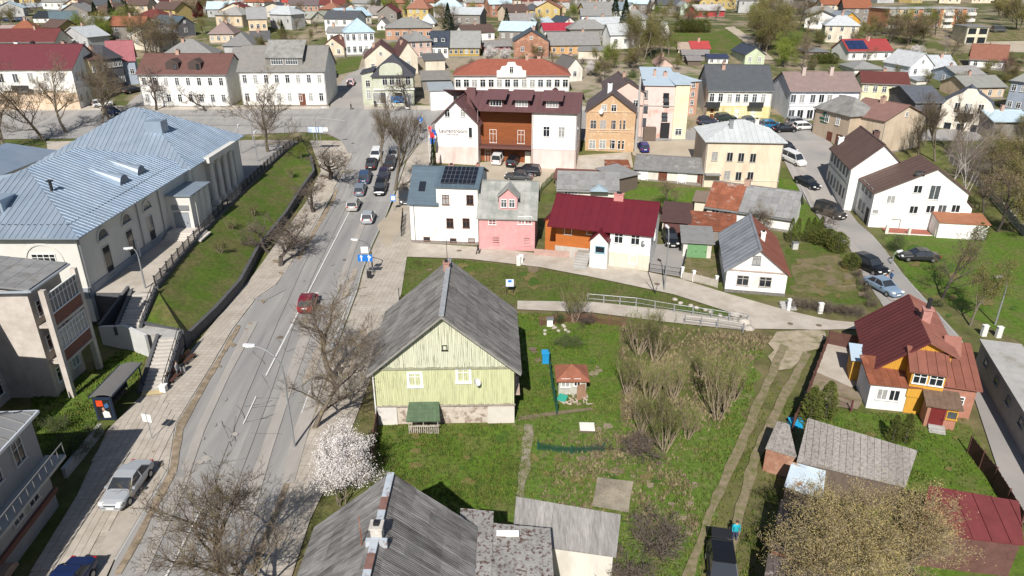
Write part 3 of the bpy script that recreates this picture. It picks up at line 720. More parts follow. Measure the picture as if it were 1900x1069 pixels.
# right wall: cornice, plinth, arched niches with tall doors below
gm = mat((.25, .27, .30), .8, .1)
c = MB(); c.box(XR + .002, XR + .35, .0, PB, hw - .7, hw - .25); c.build('cornice', plaster, ch.root)
c = MB(); c.box(14, XR + .1, -.12, -.003, -.3, .8); c.box(XR + .003, XR + .14, -.12, PB, -.3, .8); c.build('plinth', gm, ch.root)
for y in (4.5, 9.5, 14.5):
    a = MB(); r0, r1, zc = .95, 1.15, 4.6
    for i in range(10):
        t0, t1 = math.pi * i / 10, math.pi * (i + 1) / 10
        a.prism([(XR, y + r0 * math.cos(t0), zc + r0 * math.sin(t0)), (XR, y + r1 * math.cos(t0), zc + r1 * math.sin(t0)), (XR, y + r1 * math.cos(t1), zc + r1 * math.sin(t1)), (XR, y + r0 * math.cos(t1), zc + r0 * math.sin(t1))], (.12, 0, 0))
    a.box(XR, XR + .25, y - 1.1, y + 1.1, zc - .2, zc); n_ = a.build('niche_arch', plaster, ch.root)
    pg = MB(); pg.face([(XR + .03, y + .95 * math.cos(math.pi * i / 10), 4.6 + .95 * math.sin(math.pi * i / 10)) for i in range(11)]); pg.build('pane', glass2, n_)
    ch.win('R', y, 2.1, 1.5, 3.2, 'plain', fm=plaster)
for y in (.25, 12.1, 17.5): MB().tube((XR + .12, y, hw - .5), (XR + .12, y, 0), .07, .07, 6).build('drainpipe', METAL, ch.root)
# entrance box
ch.block(XR + .01, XR + 3.0, 19.3, 25.2, 4.7, 'flat', 0, plaster, zinc, .3, base=-.5)
ch.door('F', XR + 1.6, 1.7, 2.5, gm); ch.part('canopy_panel', MB().box(XR + .6, XR + 2.7, 19.15, 19.28, 2.9, 3.5), METAL)
for i, y in enumerate((20.6, 22.3, 24)): ch.part('pilaster', MB().box(XR + 3.0, XR + 3.2, y - .3, y + .3, 0, 4.5), plaster)
for i in range(4): ch.part('entrance_step', MB().box(XR + .3, XR + 5.0 - i * .45, 16.0 + i * .42, 19.25, -.1 + i * .17, .07 + i * .17), mat((.55, .5, .45), .9, .08))
# portico block
ch.hin = (3.5, 6.0); ch.block(13.2, XR + .6, PB + .02, LN, hw + .3, 'hip', 5.6, plaster, zinc, .8, panel=(.62, None, 150), rib=True, base=-3, pname='roof_panel')
ch.hin = None; ch.blk = (13.2, XR + .6, PB + .02, LN, hw + .3, 'hip', 5.6)
L2_ = LN - PB
for i in range(4):
    y = PB + L2_ * (.30 + .13 * i); cc = MB(); cc.tube((XR + 1.25, y, .6), (XR + 1.25, y, hw - .9), .42, .36, 14); cc.box(XR + .75, XR + 1.75, y - .5, y + .5, 0, .6); cc.box(XR + .8, XR + 1.7, y - .46, y + .46, hw - .9, hw - .55)
    cc.build('column', plaster, ch.root)
ch.part('entablature', MB().box(XR + .61, XR + 1.85, PB + L2_ * .22, PB + L2_ * .77, hw - .55, hw + .2), plaster)
for y in (PB + L2_ * .1, PB + L2_ * .88): ch.part('pilaster', MB().box(XR + .61, XR + .85, y - .9, y + .9, 0, hw - .3), plaster)
for i in range(3): ch.win('R', PB + L2_ * (.365 + .13 * i), 3.4, 1.2, 3.4, 'cross', fm=gm)
# eyebrow dormers on the big slope
def rz_main(x, y): ch.blk = main; return ch.roofz(x, y)
for y in (14.5, 18.7):
    d = MB(); x0 = XR - 1.9; zb = rz_main(x0, y) ; r = 1.05
    for i in range(8):
        t0, t1 = math.pi * i / 8, math.pi * (i + 1) / 8
        p0 = (x0, y + r * math.cos(t0), zb + .1 + r * math.sin(t0)); p1 = (x0, y + r * math.cos(t1), zb + .1 + r * math.sin(t1))
        q = (x0 - 4.2, y, rz_main(x0 - 4.2, y) + .2)
        d.face([p0, p1, q])
    do = d.build('dormer', zinc, ch.root)
    f = MB(); f.face([(x0, y + r * math.cos(math.pi * i / 8), zb + .1 + r * math.sin(math.pi * i / 8)) for i in range(9)]); f.build('vent_louvre', gm, do)
hz = rz_main(XR - WD / 2 + .5, 3.2)
ch.part('roof_hatch', MB().box(XR - 10.3, XR - 8.2, 2.6, 4.6, hz - 1, hz + 1.1).box(XR - 10.5, XR - 8.0, 2.3, 4.8, hz + 1.1, hz + 1.25), zinc)
ch.part('hatch_window', MB().box(XR - 10.0, XR - 8.5, 2.5, 2.59, hz - .2, hz + .8), glass2)
for (x, y) in ((XR - 5.3, 6.5),): z = rz_main(x, y); ch.part('vent_pipe', MB().tube((x, y, z), (x, y, z + 1.1), .15, .15, 8, cap=True).box(x - .25, x + .25, y - .25, y + .25, z + 1.1, z + 1.25), dark)
zs = rz_main(XR - 1.2, 5)
sg = MB()
for i in range(38): yy = .8 + i * .64; sg.box(XR - .95, XR - .85, yy, yy + .3, zs - .25, zs + .05)
for i in range(26): xx = 15.4 + i * .64; sg.box(xx, xx + .3, .85, .95, zs - .25, zs + .05)
sg.build('snow_guard', dark, ch.root, kind='stuff')
# far hatch block on the portico roof, low annexes at the back
ch.hin = None; ch.blk = (13.2, XR + .6, PB + .02, LN, hw + .3, 'hip', 5.6)
pz_ = ch.roofz(XR - 5, PB + 6); ch.part('roof_box', MB().box(XR - 6.4, XR - 4.2, PB + 5, PB + 7, pz_ - .6, pz_ + 1.3), zinc)
ch.block(4, 14, 8, 24, 5.0, 'shedx', 1.6, plaster, mat((.42, .5, .57), .5, .1, metal=.3), .3, base=-.5)
ch.block(-4, 5, 20, 44, 4.5, 'hip', 2.2, plaster, zinc, .3, base=-.5)
# sign pylons and lamp along the wall
for (x, y) in ((258, 478), (333, 380)):
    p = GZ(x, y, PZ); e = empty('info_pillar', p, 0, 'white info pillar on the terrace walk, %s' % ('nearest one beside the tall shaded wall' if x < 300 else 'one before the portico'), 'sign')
    MB().box(-.25, .25, -.08, .08, 0, 2.1).build('panel', white, e); MB().box(-.3, .3, -.15, .15, -.1, .12).build('foot', METAL, e)

# ---- apartment block at the left edge -----------------------------------
apl = mat((.52, .47, .42), .9, .12, .8, col2=(.40, .35, .30), amt=.45, sharp=.25, scale2=.5)
bpan = mat((.20, .09, .065), .85, .25, 3)
ap = Bld('apartment_house', 'old three storey apartment house with glazed balconies above brown panels behind the bus shelter', 'apartment house', (108, 737), (160, 685), h=10.2)
# frame: x runs along right wall (towards +Y), y runs to the left
ap.block(0, ap.w, 0.02, 9.0, 10.3, 'flat', 0, apl, ROOFG, .0, base=-.6)
D = ap
rf = MB(); rf.prism([(-.5, -.6, 10.31), (ap.w + .5, -.6, 10.31), (ap.w + .5, 9.4, 11.6), (-.5, 9.4, 11.6)], (0, 0, .14))
rfo = rf.build('roof', ROOFG, D.root); panelize(rfo, [(-.5, -.6, 10.45), (ap.w + .5, -.6, 10.45), (ap.w + .5, 9.4, 11.74), (-.5, 9.4, 11.74)], 1.0, 1.2, ROOFG, 'roof_sheet', limit=90)
D.part('gutter', MB().box(-.6, ap.w + .6, -.75, -.6, 10.2, 10.36).box(-.65, -.5, -.6, 9.4, 10.2, 10.36), mat((.5, .55, .6), .4, .05, metal=.4))
for x in (0.0, ap.w): D.part('pillar', MB().box(x - .22, x + .22, -1.5, -1.05, -.5, 10.15), apl)
for k in range(2):
    zb = 3.3 + 3.4 * k
    D.part('balcony_slab', MB().box(.22, ap.w - .22, -1.5, 0, zb - .12, zb + .1), apl)
    D.part('balcony_panel', MB().box(.22, ap.w - .22, -1.42, -1.35, zb + .1, zb + 1.15), bpan)
    add_win(D.root, (ap.w / 2, -1.36, zb + 2.1), 0, ap.w - .5, 1.8, 'multi')
D.blk = (0, ap.w, .02, 9, 10.3, 'flat', 0)
D.grid('F', 3, 2, 1.2, 1.4, 'cross', z1=9.6)
# recessed part with a column of windows, nearer block with its own balconies
D.block(-7.0, -.02, 4.0, 13, 9.8, 'shed', 1.2, apl, ROOFG, .5, base=-.6, panel=(1.0, 1.2, 60))
D.wpx('F', [(18, 572), (34, 643), (46, 692)], 1.5, 1.5, 'cross', fm=mat((.2, .12, .08), .6, .1))
for z_ in (1.6, 4.8): D.win('F', -1.2, z_, 1.2, 1.4, 'cross')
D.part('drainpipe', MB().tube((-4.9, 3.85, 9.6), (-4.9, 3.85, -.4), .09, .09, 6), dark)
D.part('lintel_band', MB().box(-6.9, -.1, 3.9, 3.998, 2.9, 3.05), CONCW)
D.block(-14, -7.02, 1.5, 12, 9.6, 'shed', 1.2, apl, ROOFG, .4, base=-.6, panel=(1.0, 1.2, 60))
D.grid('F', 3, 2, 1.5, 1.5, 'cross', fm=bpan)
for k in range(2): D.part('balcony_panel', MB().box(-12.5, -7.6, .2, .3, 2.9 + 3.2 * k, 4.0 + 3.2 * k).box(-12.5, -7.6, .3, 1.498, 2.9 + 3.2 * k, 3.05 + 3.2 * k), bpan)

# ---- grey house bottom left --------------------------------------------
c0 = G(110, 939)
gl = Bld('corner_house', 'grey rendered two storey house with stone balcony at the bottom left corner', 'house', (15, 1069), (110, 939), h=7.5)
gwall = mat((.30, .29, .285), .9, .14, .8, col2=(.3, .28, .27), amt=.4, sharp=.3, scale2=.6)
gl.block(-9, gl.w, .02, 10, 7.6, 'hip', 2.4, gwall, ROOFG, .28, base=-.5, panel=(.9, None, 60), rib=True)
gl.part('gutter', MB().box(-9.8, gl.w + .38, -.42, -.28, 7.4, 7.6).box(gl.w + .28, gl.w + .42, -.28, 10, 7.4, 7.6), mat((.6, .63, .66), .4, .05, metal=.3))
gl.wpx('F', [(32, 838), (57, 914), (28, 949), (-12, 880)], 1.15, 1.7, 'cross', fm=mat((.5, .48, .46), .6, .1))
gl.part('cornice_band', MB().box(-9, gl.w + .1, -.2, -.001, 1.25, 1.6), mat((.17, .08, .06), .9, .15))
gl.part('balcony_slab', MB().box(-9, gl.w + .25, -1.3, -.001, 3.9, 4.12), CONCW)
bal = MB(); bal.box(-9, gl.w + .25, -1.3, -1.24, 5.0, 5.06)
for i in range(22): x = -9 + i * (gl.w + 9.2) / 21; bal.box(x, x + .05, -1.29, -1.25, 4.12, 5.0)
gl.part('balcony_railing', bal, mat((.17, .17, .17), .6, .1))
gl.part('door_canopy', MB().prism([(-.9 + .9 * math.cos(t * .314) * 1.0, -.9, .9 + .55 * math.sin(t * .314)) for t in range(11)], (0, .88, 0)), mat((.28, .2, .16), .9, .2))

# ---- green wooden house in the centre ------------------------------------
gcol = mat((.50, .51, .30), .85, .12, 1.2, col2=(.34, .35, .20), amt=.42, sharp=.2, scale2=1.6, stretch=(5, 5, .5), rnd=.1)
gcol2 = mat((.58, .585, .44), .85, .14, 1.2, col2=(.24, .24, .17), amt=.42, sharp=.14, scale2=1.6, stretch=(7, 7, .4))
base_m = mat((.50, .44, .37), .9, .2, 2.5, col2=(.26, .20, .16), amt=.45, sharp=.1, scale2=1.6)
gn = Bld('wooden_house', 'old light green wooden house with weathered grey sheet roof on the lawn', 'house', (703, 788), (954, 784), h=5.3)
gd = 10.3; grise = gn.rz(gn.w / 2, 0, 583) - gn.h
oldroof = mat((.24, .228, .215), .95, .35, 5, col2=(.12, .11, .10), amt=.46, sharp=.2, scale2=1.6, rnd=.17, wave=('Y', .2), stretch=(.35, 1.6, .35))
oldroof2 = mat((.235, .225, .215), .95, .35, 5, col2=(.10, .09, .085), amt=.45, sharp=.2, scale2=1.4, rnd=.22, wave=('Y', .2), stretch=(.3, 1.6, .3))
gn.block(0, gn.w, 0, gd, gn.h, 'gy', grise, mat((.35, .4, .2), .9, .1), oldroof, .55, base=1.9, panel=(1.08, 1.15, 200), jit=.03)
gn.part('foundation', MB().box(.05, gn.w - .05, .06, gd - .05, -.8, 1.899), base_m)
gn.part('foundation_patch', MB().box(.75 * gn.w + .6, gn.w + .02, -.06, .06, -.3, 1.55), mat((.56, .52, .46), .9, .1))
gn.part('foundation_patch', MB().box(.0, .14 * gn.w, -.05, .06, -.3, 1.75), mat((.6, .57, .53), .9, .1))
pl = MB(); rr = random.Random(9); nb = int(gn.w / .145)
for i in range(nb):
    x = i * gn.w / nb; zz = 1.85 - x * .0 + rr.uniform(-.06, .06)
    pl.box(x + .008, x + gn.w / nb - .008, -.035 - rr.uniform(0, .012), -.002, zz, gn.h - .12)
gn.part('wall_board', pl, gcol, kind='stuff')
pl = MB()
for i in range(nb):
    x = i * gn.w / nb; xm_ = x + gn.w / nb / 2; zt = gn.h + grise * (1 - abs(xm_ - gn.w / 2) / (gn.w / 2)) - .05
    if zt > gn.h + .15: pl.box(x + .008, x + gn.w / nb - .008, -.05 - rr.uniform(0, .014), -.002, gn.h + .06 + rr.uniform(-.05, .02), zt)
gn.part('gable_board', pl, gcol2, kind='stuff')
gn.part('trim_board', MB().box(-.1, gn.w + .1, -.16, -.002, gn.h - .12, gn.h + .03), mat((.28, .28, .2), .9, .3, 3))
gn.part('trim_board', MB().box(-.08, gn.w + .08, -.12, -.001, 1.72, 1.84), mat((.3, .26, .22), .9, .3, 3))
for s_ in (0, 1):
    x0, x1 = (-.5, gn.w / 2) if s_ == 0 else (gn.w + .5, gn.w / 2)
    gn.part('barge_board', MB().prism([(x0, -.62, gn.h - .5 * grise / (gn.w / 2) - .12), (x1, -.62, gn.h + grise - .1), (x1, -.62, gn.h + grise + .06), (x0, -.62, gn.h - .5 * grise / (gn.w / 2) + .04)], (0, .05, 0)), mat((.25, .24, .22), .9, .3, 3))
gn.wpx('F', [(770, 704), (860, 696)], 1.25, 1.45, 'trim')
gn.wpx('F', [(825, 645)], .42, .48, 'plain', fm=dark)
q = gn.hit(887, 702, 'F')
sd_ = MB(); sd_.tube((q.x - .15, -.5, q.z - .1), (q.x - .05, -.58, q.z), .03, .33, 12); sd_.tube((q.x - .2, 0, q.z - .3), (q.x - .15, -.5, q.z - .1), .03, .03, 5); gn.part('satellite_dish', sd_, mat((.6, .6, .6), .5, .05))
gn.part('ridge_flashing', MB().box(gn.w / 2 - .2, gn.w / 2 + .2, -.6, gd + .6, gn.h + grise + .12, gn.h + grise + .24), mat((.3, .31, .32), .6, .3, 3))
gn.chim(gn.w / 2 - .15, gd - 1.3, .5, .7, mat((.35, .2, .16), .9, .3, 4)); 
gn.part('antenna', MB().tube((gn.w / 2 - .1, gd - .6, gn.h + grise), (gn.w / 2 - .1, gd - .6, gn.h + grise + 2.6), .03, .02, 5).tube((gn.w / 2 - .5, gd - .6, gn.h + grise + 2.3), (gn.w / 2 + .3, gd - .6, gn.h + grise + 2.3), .015, .015, 4), dark)
gn.part('drainpipe', MB().tube((-.12, -.1, gn.h), (-.12, -.1, 0), .06, .06, 6), white)
# green canopy with lattice porch
pc = gn.hit(788, 765, 'F').x; gt = mat((.075, .115, .065), .7, .2, 2, rnd=.1)
cn = MB(); cn.prism([(pc - 1.35, -1.55, 1.25), (pc + 1.35, -1.55, 1.25), (pc + 1.2, -.16, 2.15), (pc - 1.2, -.16, 2.15)], (0, 0, .07)); cno = cn.build('canopy', gt, gn.root)
panelize(cno, [(pc - 1.35, -1.55, 1.32), (pc + 1.35, -1.55, 1.32), (pc + 1.2, -.16, 2.22), (pc - 1.2, -.16, 2.22)], .3, .35, gt, 'shingle', limit=60)
lt = MB()
for i in range(15): x = pc - 1.15 + i * 2.3 / 14; lt.box(x - .03, x + .03, -1.4, -1.36, -.1, 1.15 if i % 7 == 0 else .75)
lt.box(pc - 1.2, pc + 1.2, -1.42, -1.34, .7, .78); lt.box(pc - 1.2, pc + 1.2, -1.36, -.05, -.1, .02); gn.part('porch_lattice', lt, mat((.4, .35, .3), .9, .3, 3)); gn.door('F', pc, .9, 1.8, wood, z=-.3)
sl_ = MB()
for i in range(9): sl_.box(gn.w + .12, gn.w + .2, 1.2 + i * .28, 1.28 + i * .28, 2.2, 4.9)
for k in range(5): sl_.box(gn.w + .08, gn.w + .22, 1.1, 3.7, 2.3 + k * .6, 2.36 + k * .6)
sl_.box(gn.w, gn.w + .5, 1.0, 3.8, 2.0, 2.15); gn.part('trellis', sl_, mat((.45, .33, .27), .9, .25, 3))
gn.blk = (0, gn.w, 0, gd, gn.h, 'gy', grise)
gn.win('R', 5.5, 3.6, 1.1, 1.4, 'trim'); gn.win('L', 3, 3.6, 1.1, 1.4, 'trim'); gn.win('L', 7, 3.6, 1.1, 1.4, 'trim')

# ---- big grey roof at the bottom -------------------------------------------
rf0 = GZ(722, 880, 8.6); ez = 4.6
be = Bld.__new__(Bld); be.ang = R(0); be.z = 0
be.o = Vector((GZ(600, 938, ez).x + .5, 13.0, 0)); be.root = empty('old_house', be.o, be.ang, 'old house with big patched grey roof and white chimney at the bottom edge', 'house')
be.M = Matrix.Translation(be.o) @ Matrix.Rotation(be.ang, 4, 'Z'); be.Mi = be.M.inverted()
bw = 8.25; bd = rf0.y - 13.0 - .3
be.block(0, bw, 0, bd, ez + .35, 'gy', 3.4, tan, oldroof2, .55, base=-.6, panel=(1.0, 1.1, 230), jit=.03, pname='roof_sheet')
be.blk = (0, bw, 0, bd, ez + .35, 'gy', 3.4)
wf = mat((.42, .46, .50), .5, .2, 2, col2=(.2, .09, .06), amt=.38, scale2=2.5)
for i in range(10): be.part('ridge_cap', MB().box(bw / 2 - .19, bw / 2 + .19, bd + .5 - (i + 1) * 1.0, bd + .47 - i * 1.0, ez + 3.75 + .14, ez + 3.75 + .25), wf if i % 4 != 2 else mat((.20, .11, .09), .85, .3, 4))
# chimney pixel (705,975)
be.chim(bw / 2 + .05, bd - 4.2, .55, .75, mat((.46, .43, .39), .9, .3, 3), d=.55)
be.part('chimney_flashing', MB().box(bw / 2 - .45, bw / 2 + .6, bd - 4.75, bd - 4.5, ez + 3.5, ez + 3.98), wf)
be.part('antenna_pole', MB().tube((bw / 2 - .75, bd - 4.3, ez + 3.0), (bw / 2 - .75, bd - 4.3, ez + 5.1), .03, .03, 5), rustm)
# flecked lean-to roofs at its right
fleck = mat((.28, .27, .255), .95, .25, 3.2, col2=(.10, .06, .05), amt=.45, sharp=.08, scale2=4.2, rnd=.14)
c1 = be.Mi @ GZ(903, 962, 4.3); c2 = be.Mi @ GZ(1018, 985, 3.9)
be.block(bw - .3, c1.x + .2, 1, (be.Mi @ GZ(888, 950, 4.6)).y, 4.55, 'shedx', -.2, tan, fleck, .2, base=-.6, panel=(1.0, 1.0, 60))
be.block(c1.x + .25, c2.x, 2, c2.y, 4.25, 'shedx', -.4, tan, fleck, .1, base=-.6, panel=(1.0, 1.05, 120), jit=.02)
be.part('skylight', MB().box(c1.x + .6, c1.x + 1.9, c2.y - .9, c2.y - .5, 4.3, 4.42), white)

# ---- long shed beside it ---------------------------------------------------
drape('slab', [(1108, 889), (1175, 897), (1166, 955), (1098, 943)], mat((.30, .26, .2), .95, .3, 1.2, col2=(.2, .17, .13), amt=.45, world=True), wob=.05)

# ---- garden shed, bin, well, sheet --------------------------------------------
gs = Bld('garden_shed', 'little garden shed with rust red hip roof and junk piled against it', 'shed', (1036, 733), (1087, 733), ey=704)
gs.block(0, gs.w, 0, 2.3, gs.h, 'hip', .7, mat((.42, .42, .36), .9, .25, 3), mat((.26, .10, .06), .85, .2, 2, rnd=.1), .25, panel=(.6, None, 20)); gs.win('F', .6, 1.25, .8, .9, 'multi'); gs.win('F', 1.6, 1.3, .6, .8, 'cross')
gs.part('leaning_board', MB().prism([(1.5, -.9, 0), (2.4, -.6, 0), (2.3, -.1, 1.2), (1.6, -.2, 1.1)], (0, .04, 0)), mat((.22, .13, .08), .9, .2))
gs.part('tarpaulin', MB().prism([(-.3, -1.2, .25), (.5, -1.3, .1), (.8, -.7, .3), (.1, -.5, .45)], (0, 0, .06)), mat((.03, .28, .2), .6, .1))
rr = random.Random(4); jk = MB()
for i in range(26):
    x, y, a = rr.uniform(.3, 2.6), rr.uniform(-1.8, -.5), rr.uniform(0, 3)
    jk.prism([(x, y, .05), (x + .5 * math.cos(a), y + .5 * math.sin(a), .05 + rr.uniform(0, .3)), (x + .5 * math.cos(a) + .1, y + .5 * math.sin(a) + .1, .1), (x + .1, y + .1, .1)], (0, 0, .05))
tag(jk.build('scrap_pile', mat((.42, .34, .28), .9, .4, 4)), 'pile of pale broken boards and scrap in front of the little garden shed', 'scrap pile').location = gs.o
def simple(name, label, cat, px, parts, z=None, rz=0, h=0, group=None):
    p = G(*px) if z is None else GZ(*px, z); e = empty(name, p, rz, label, cat, group)
    for pn, mb, m_ in parts: mb.build(pn, m_, e)
    return e
simple('compost_bin', 'bright blue plastic bin with lid standing on the grass beside the net fence', 'bin', (1012, 672), [('body', MB().prism([(-.3, -.35, 0), (.3, -.35, 0), (.3, .3, 0), (-.3, .3, 0)], (0, 0, 1.05)), mat((.02, .25, .52), .4, .1)), ('lid', MB().box(-.38, .38, -.43, .38, 1.05, 1.15), mat((.03, .3, .6), .4, .05)), ('wheel', MB().tube((-.3, .3, .12), (.3, .3, .12), .12, .12, 8, cap=True), dark)])
simple('bird_house', 'small white beehive box standing among stones behind the green house', 'hive', (1020, 604), [('box', MB().box(-.3, .3, -.3, .3, 0, .8), white), ('lid', MB().box(-.38, .38, -.38, .38, .8, .9), METAL)])
simple('metal_sheet', 'pale rectangular sheet cover lying on garden bed', 'cold frame', (1089, 798), [('cover', MB().prism([(-.6, -.45, .25), (.6, -.45, .2), (.6, .4, .42), (-.6, .4, .45)], (0, 0, .03)), mat((.6, .58, .54), .6, .1)), ('frame', MB().box(-.55, .55, -.4, .38, 0, .2), wood)])

# ---- white house with solar panels ------------------------------------------
stucco = W_((.78, .77, .72)); blueroof = mat((.085, .12, .15), .55, .12, .8, rnd=.06)
so_ = Bld('white_house', 'white three storey house with blue metal roof and solar panels at the street corner', 'house', (764, 450), (888, 455), h=5.9)
hR = zat((so_.M @ Vector((so_.w, 0, 0))).y, 349); hL = zat(so_.o.y, 376)
sdp = 8.4; zr = so_.rz(so_.w / 2, sdp / 2, 311)
so_.block(0, so_.w * .40, 0, sdp, hL, 'gx', zr - hL, stucco, blueroof, .3, panel=(sdp, .55, 60))
so_.block(so_.w * .40 + .01, so_.w, -.02, sdp, hR, 'gx', zr - hR + .05, stucco, blueroof, .25, panel=(.6, None, 40), rib=True)
so_.wpx('F', [(827, 371), (872, 371), (835, 414), (865, 414)], .95, 1.35, 'cross', fm=brownp)
so_.wpx('F', [(792, 443.5), (841, 446), (875, 446)], .9, .6, 'plain', fm=brownp)
for i in range(2):
    for k in range(4):
        x0 = so_.w * .46 + i * so_.w * .255; y0 = .35 + k * .9; x1 = x0 + so_.w * .24; y1 = y0 + .86
        so_.blk = (so_.w * .40, so_.w, 0, sdp, hR, 'gx', zr - hR)
        z0_, z1_ = so_.roofz(x0, y0) + .3, so_.roofz(x0, y1) + .3
        sp = so_.part('solar_panel', MB().prism([(x0, y0, z0_), (x1, y0, z0_), (x1, y1, z1_), (x0, y1, z1_)], (0, 0, .05)), mat((.012, .014, .022), .2, .1, spec=.6))
        g = MB()
        for j in range(1, 4): xx = x0 + (x1 - x0) * j / 4; g.prism([(xx - .015, y0, z0_ + .051), (xx + .015, y0, z0_ + .051), (xx + .015, y1, z1_ + .051), (xx - .015, y1, z1_ + .051)], (0, 0, .01))
        g.prism([(x0, y0 - .02, z0_ + .052), (x1, y0 - .02, z0_ + .052), (x1, y0 + .015, z0_ + .052), (x0, y0 + .015, z0_ + .052)], (0, 0, .012))
        g.build('grid_line', METAL, sp)
so_.blk = (0, so_.w * .4, 0, sdp, hL, 'gx', zr - hL)
z0_ = so_.roofz(1, 1.2); so_.part('roof_window', MB().prism([(1.0, 1.2, so_.roofz(1, 1.2) + .15), (1.9, 1.2, so_.roofz(1, 1.2) + .15), (1.9, 2.3, so_.roofz(1, 2.3) + .15), (1.0, 2.3, so_.roofz(1, 2.3) + .15)], (0, 0, .08)), glass)
so_.part('foundation', MB().box(-.05, so_.w + .05, -.09, -.021, -.8, .42), mat((.25, .22, .2), .9, .4, 5))
so_.chim(so_.w * .53, sdp / 2 + .6, .7, .7, mat((.4, .2, .14), .9, .2, 4)); so_.blk = (0, so_.w, 0, sdp, hR, 'gx', zr - hR); so_.chim(so_.w * .93, sdp / 2 + .5, .4, .6, mat((.4, .2, .14), .9, .2, 4))
so_.part('drainpipe', MB().tube((.55, -.08, hL), (.55, -.08, .3), .05, .05, 6), METAL)
# ---- pink wooden house -----------------------------------------------------
pinkc = mat((.60, .30, .30), .85, .16, 1, col2=(.50, .33, .32), amt=.4, sharp=.2, scale2=1.2)
pk = Bld('pink_house', 'pink wooden house with grey metal roof and gabled dormer beside the white house', 'house', (889.5, 463), (992, 466), ey=402)
pd = 7.8; pr = pk.rz(pk.w / 2, pd / 2, 337) - pk.h
oldzinc = mat((.30, .30, .28), .7, .15, 1.2, col2=(.22, .23, .21), amt=.45, rnd=.1)
pk.block(0, pk.w, 0, pd, pk.h, 'gx', pr, pinkc, oldzinc, .3, panel=(.8, 1.4, 80))
bd_ = MB(); nb = int(pk.h / .16)
for i in range(nb): z = i * pk.h / nb; bd_.box(0, pk.w, -.03 - .012 * (i % 2), -.002, z + .01, z + pk.h / nb)
pk.part('wall_board', bd_, pinkc, kind='stuff')
pk.wpx('F', [(913.5, 409.5), (968, 409), (980, 409)], 1.0, 1.15, 'cross'); 
dx0, dx1 = pk.w * .35, pk.w * .68; dz = pk.roofz(dx0, .7)
d = MB(); ztop = dz + 2.0
d.box(dx0, dx1, .7, 3.5, dz - .5, ztop); d.face([(dx0, .69, ztop), (dx1, .69, ztop), ((dx0 + dx1) / 2, .69, ztop + 1.0)]); dm = d.build('dormer', pinkc, pk.root)
xm_ = (dx0 + dx1) / 2
r = MB(); r.prism([(dx0 - .25, .4, ztop - .25), (xm_, .4, ztop + 1.05), (xm_, 3.9, ztop + 1.05), (dx0 - .25, 3.9, ztop - .25)], (0, 0, .1)); r.prism([(dx1 + .25, .4, ztop - .25), (xm_, .4, ztop + 1.05), (xm_, 3.9, ztop + 1.05), (dx1 + .25, 3.9, ztop - .25)], (0, 0, .1)); r.build('dormer_roof', oldzinc, dm)
add_win(pk.root, (xm_ - .55, .69, dz + 1.0), 0, .8, 1.1); add_win(pk.root, (xm_ + .5, .69, dz + 1.0), 0, .8, 1.1)
pk.win('F', 2.2, 1.4, 1.0, 1.3, 'plain', fm=pinkc); pk.win('F', pk.w * .86, 1.4, .9, 1.3, 'plain', fm=pinkc)
# ---- house with wine red roof ------------------------------------------------
wine = mat((.115, .014, .022), .45, .1, .8, rnd=.05); orangew = mat((.42, .13, .03), .8, .2, 1, stretch=(1, 1, 8))
rd = Bld('red_roof_house', 'house with wine red sheet roof, half orange timber and half white rendered', 'house', (1018, 482), (1203, 503), h=5.0)
rdh = zat((rd.M @ Vector((rd.w, 0, 0))).y, 436); rdd = 8.6; rr_ = rd.rz(rd.w * .5, rdd / 2, 370) - rdh
u1 = (rd.Mi @ GZ(1131, 490, 0)).x
rd.block(.6, u1, 1.3, rdd - .2, rdh, 'gx', .01, orangew, wine, -.3)
rd.block(u1 + .01, rd.w, 0, rdd, rdh, 'gx', rr_, whitew, wine, 0.0)
m_ = MB(); o = .35; k = rr_ / (rdd / 2)
m_.prism([(-.2, -o, rdh - o * k + .05), (rd.w + .35, -o, rdh - o * k + .05), (rd.w + .35, rdd / 2, rdh + rr_ + .05), (-.2, rdd / 2, rdh + rr_ + .05)], (0, 0, .12))
m_.prism([(-.2, rdd + o, rdh - o * k + .05), (rd.w + .35, rdd + o, rdh - o * k + .05), (rd.w + .35, rdd / 2, rdh + rr_ + .05), (-.2, rdd / 2, rdh + rr_ + .05)], (0, 0, .12))
big = m_.build('roof', wine, rd.root)
panelize(big, [(-.2, -o, rdh - o * k + .17), (rd.w + .35, -o, rdh - o * k + .17), (rd.w + .35, rdd / 2, rdh + rr_ + .17), (-.2, rdd / 2, rdh + rr_ + .17)], 1.0, None, wine, 'roof_panel', rib=True)
rd.blk = (0, rd.w, 0, rdd, rdh, 'gx', rr_); rd.chim(rd.w * .62, rdd / 2, 1.2, .8, mat((.50, .22, .2), .9, .15, 3), d=.7)
rd.wpx('F', [(1148, 442), (1179, 445)], 1.1, 1.3, 'cross'); rd.wpx('F', [(1175, 482)], 1.0, 1.2, 'plain')
rd.part('base_band', MB().box(u1, rd.w + .04, -.1, -.002, 2.0, 2.12), white); rd.part('base_plaster', MB().box(u1 + .02, rd.w + .03, -.05, -.003, -.8, 2.0), cream)
for px in (1050, 1092): q = rd.hit(px, 433, 'F'); add_win(rd.root, (q.x, 1.3, q.z), 0, 1.0, 1.2, 'plain')
tb = MB()
for i in range(18): tb.box(.55, u1 - .02, 1.24 - .015 * (i % 2), 1.297, 1.6 + i * .19, 1.78 + i * .19)
rd.part('timber_board', tb, orangew, kind='stuff'); rd.part('foundation', MB().box(.5, u1 - .02, 1.2, 1.296, -.8, 1.6), stone)
px0, px1 = u1 - 2.2, u1 - .05
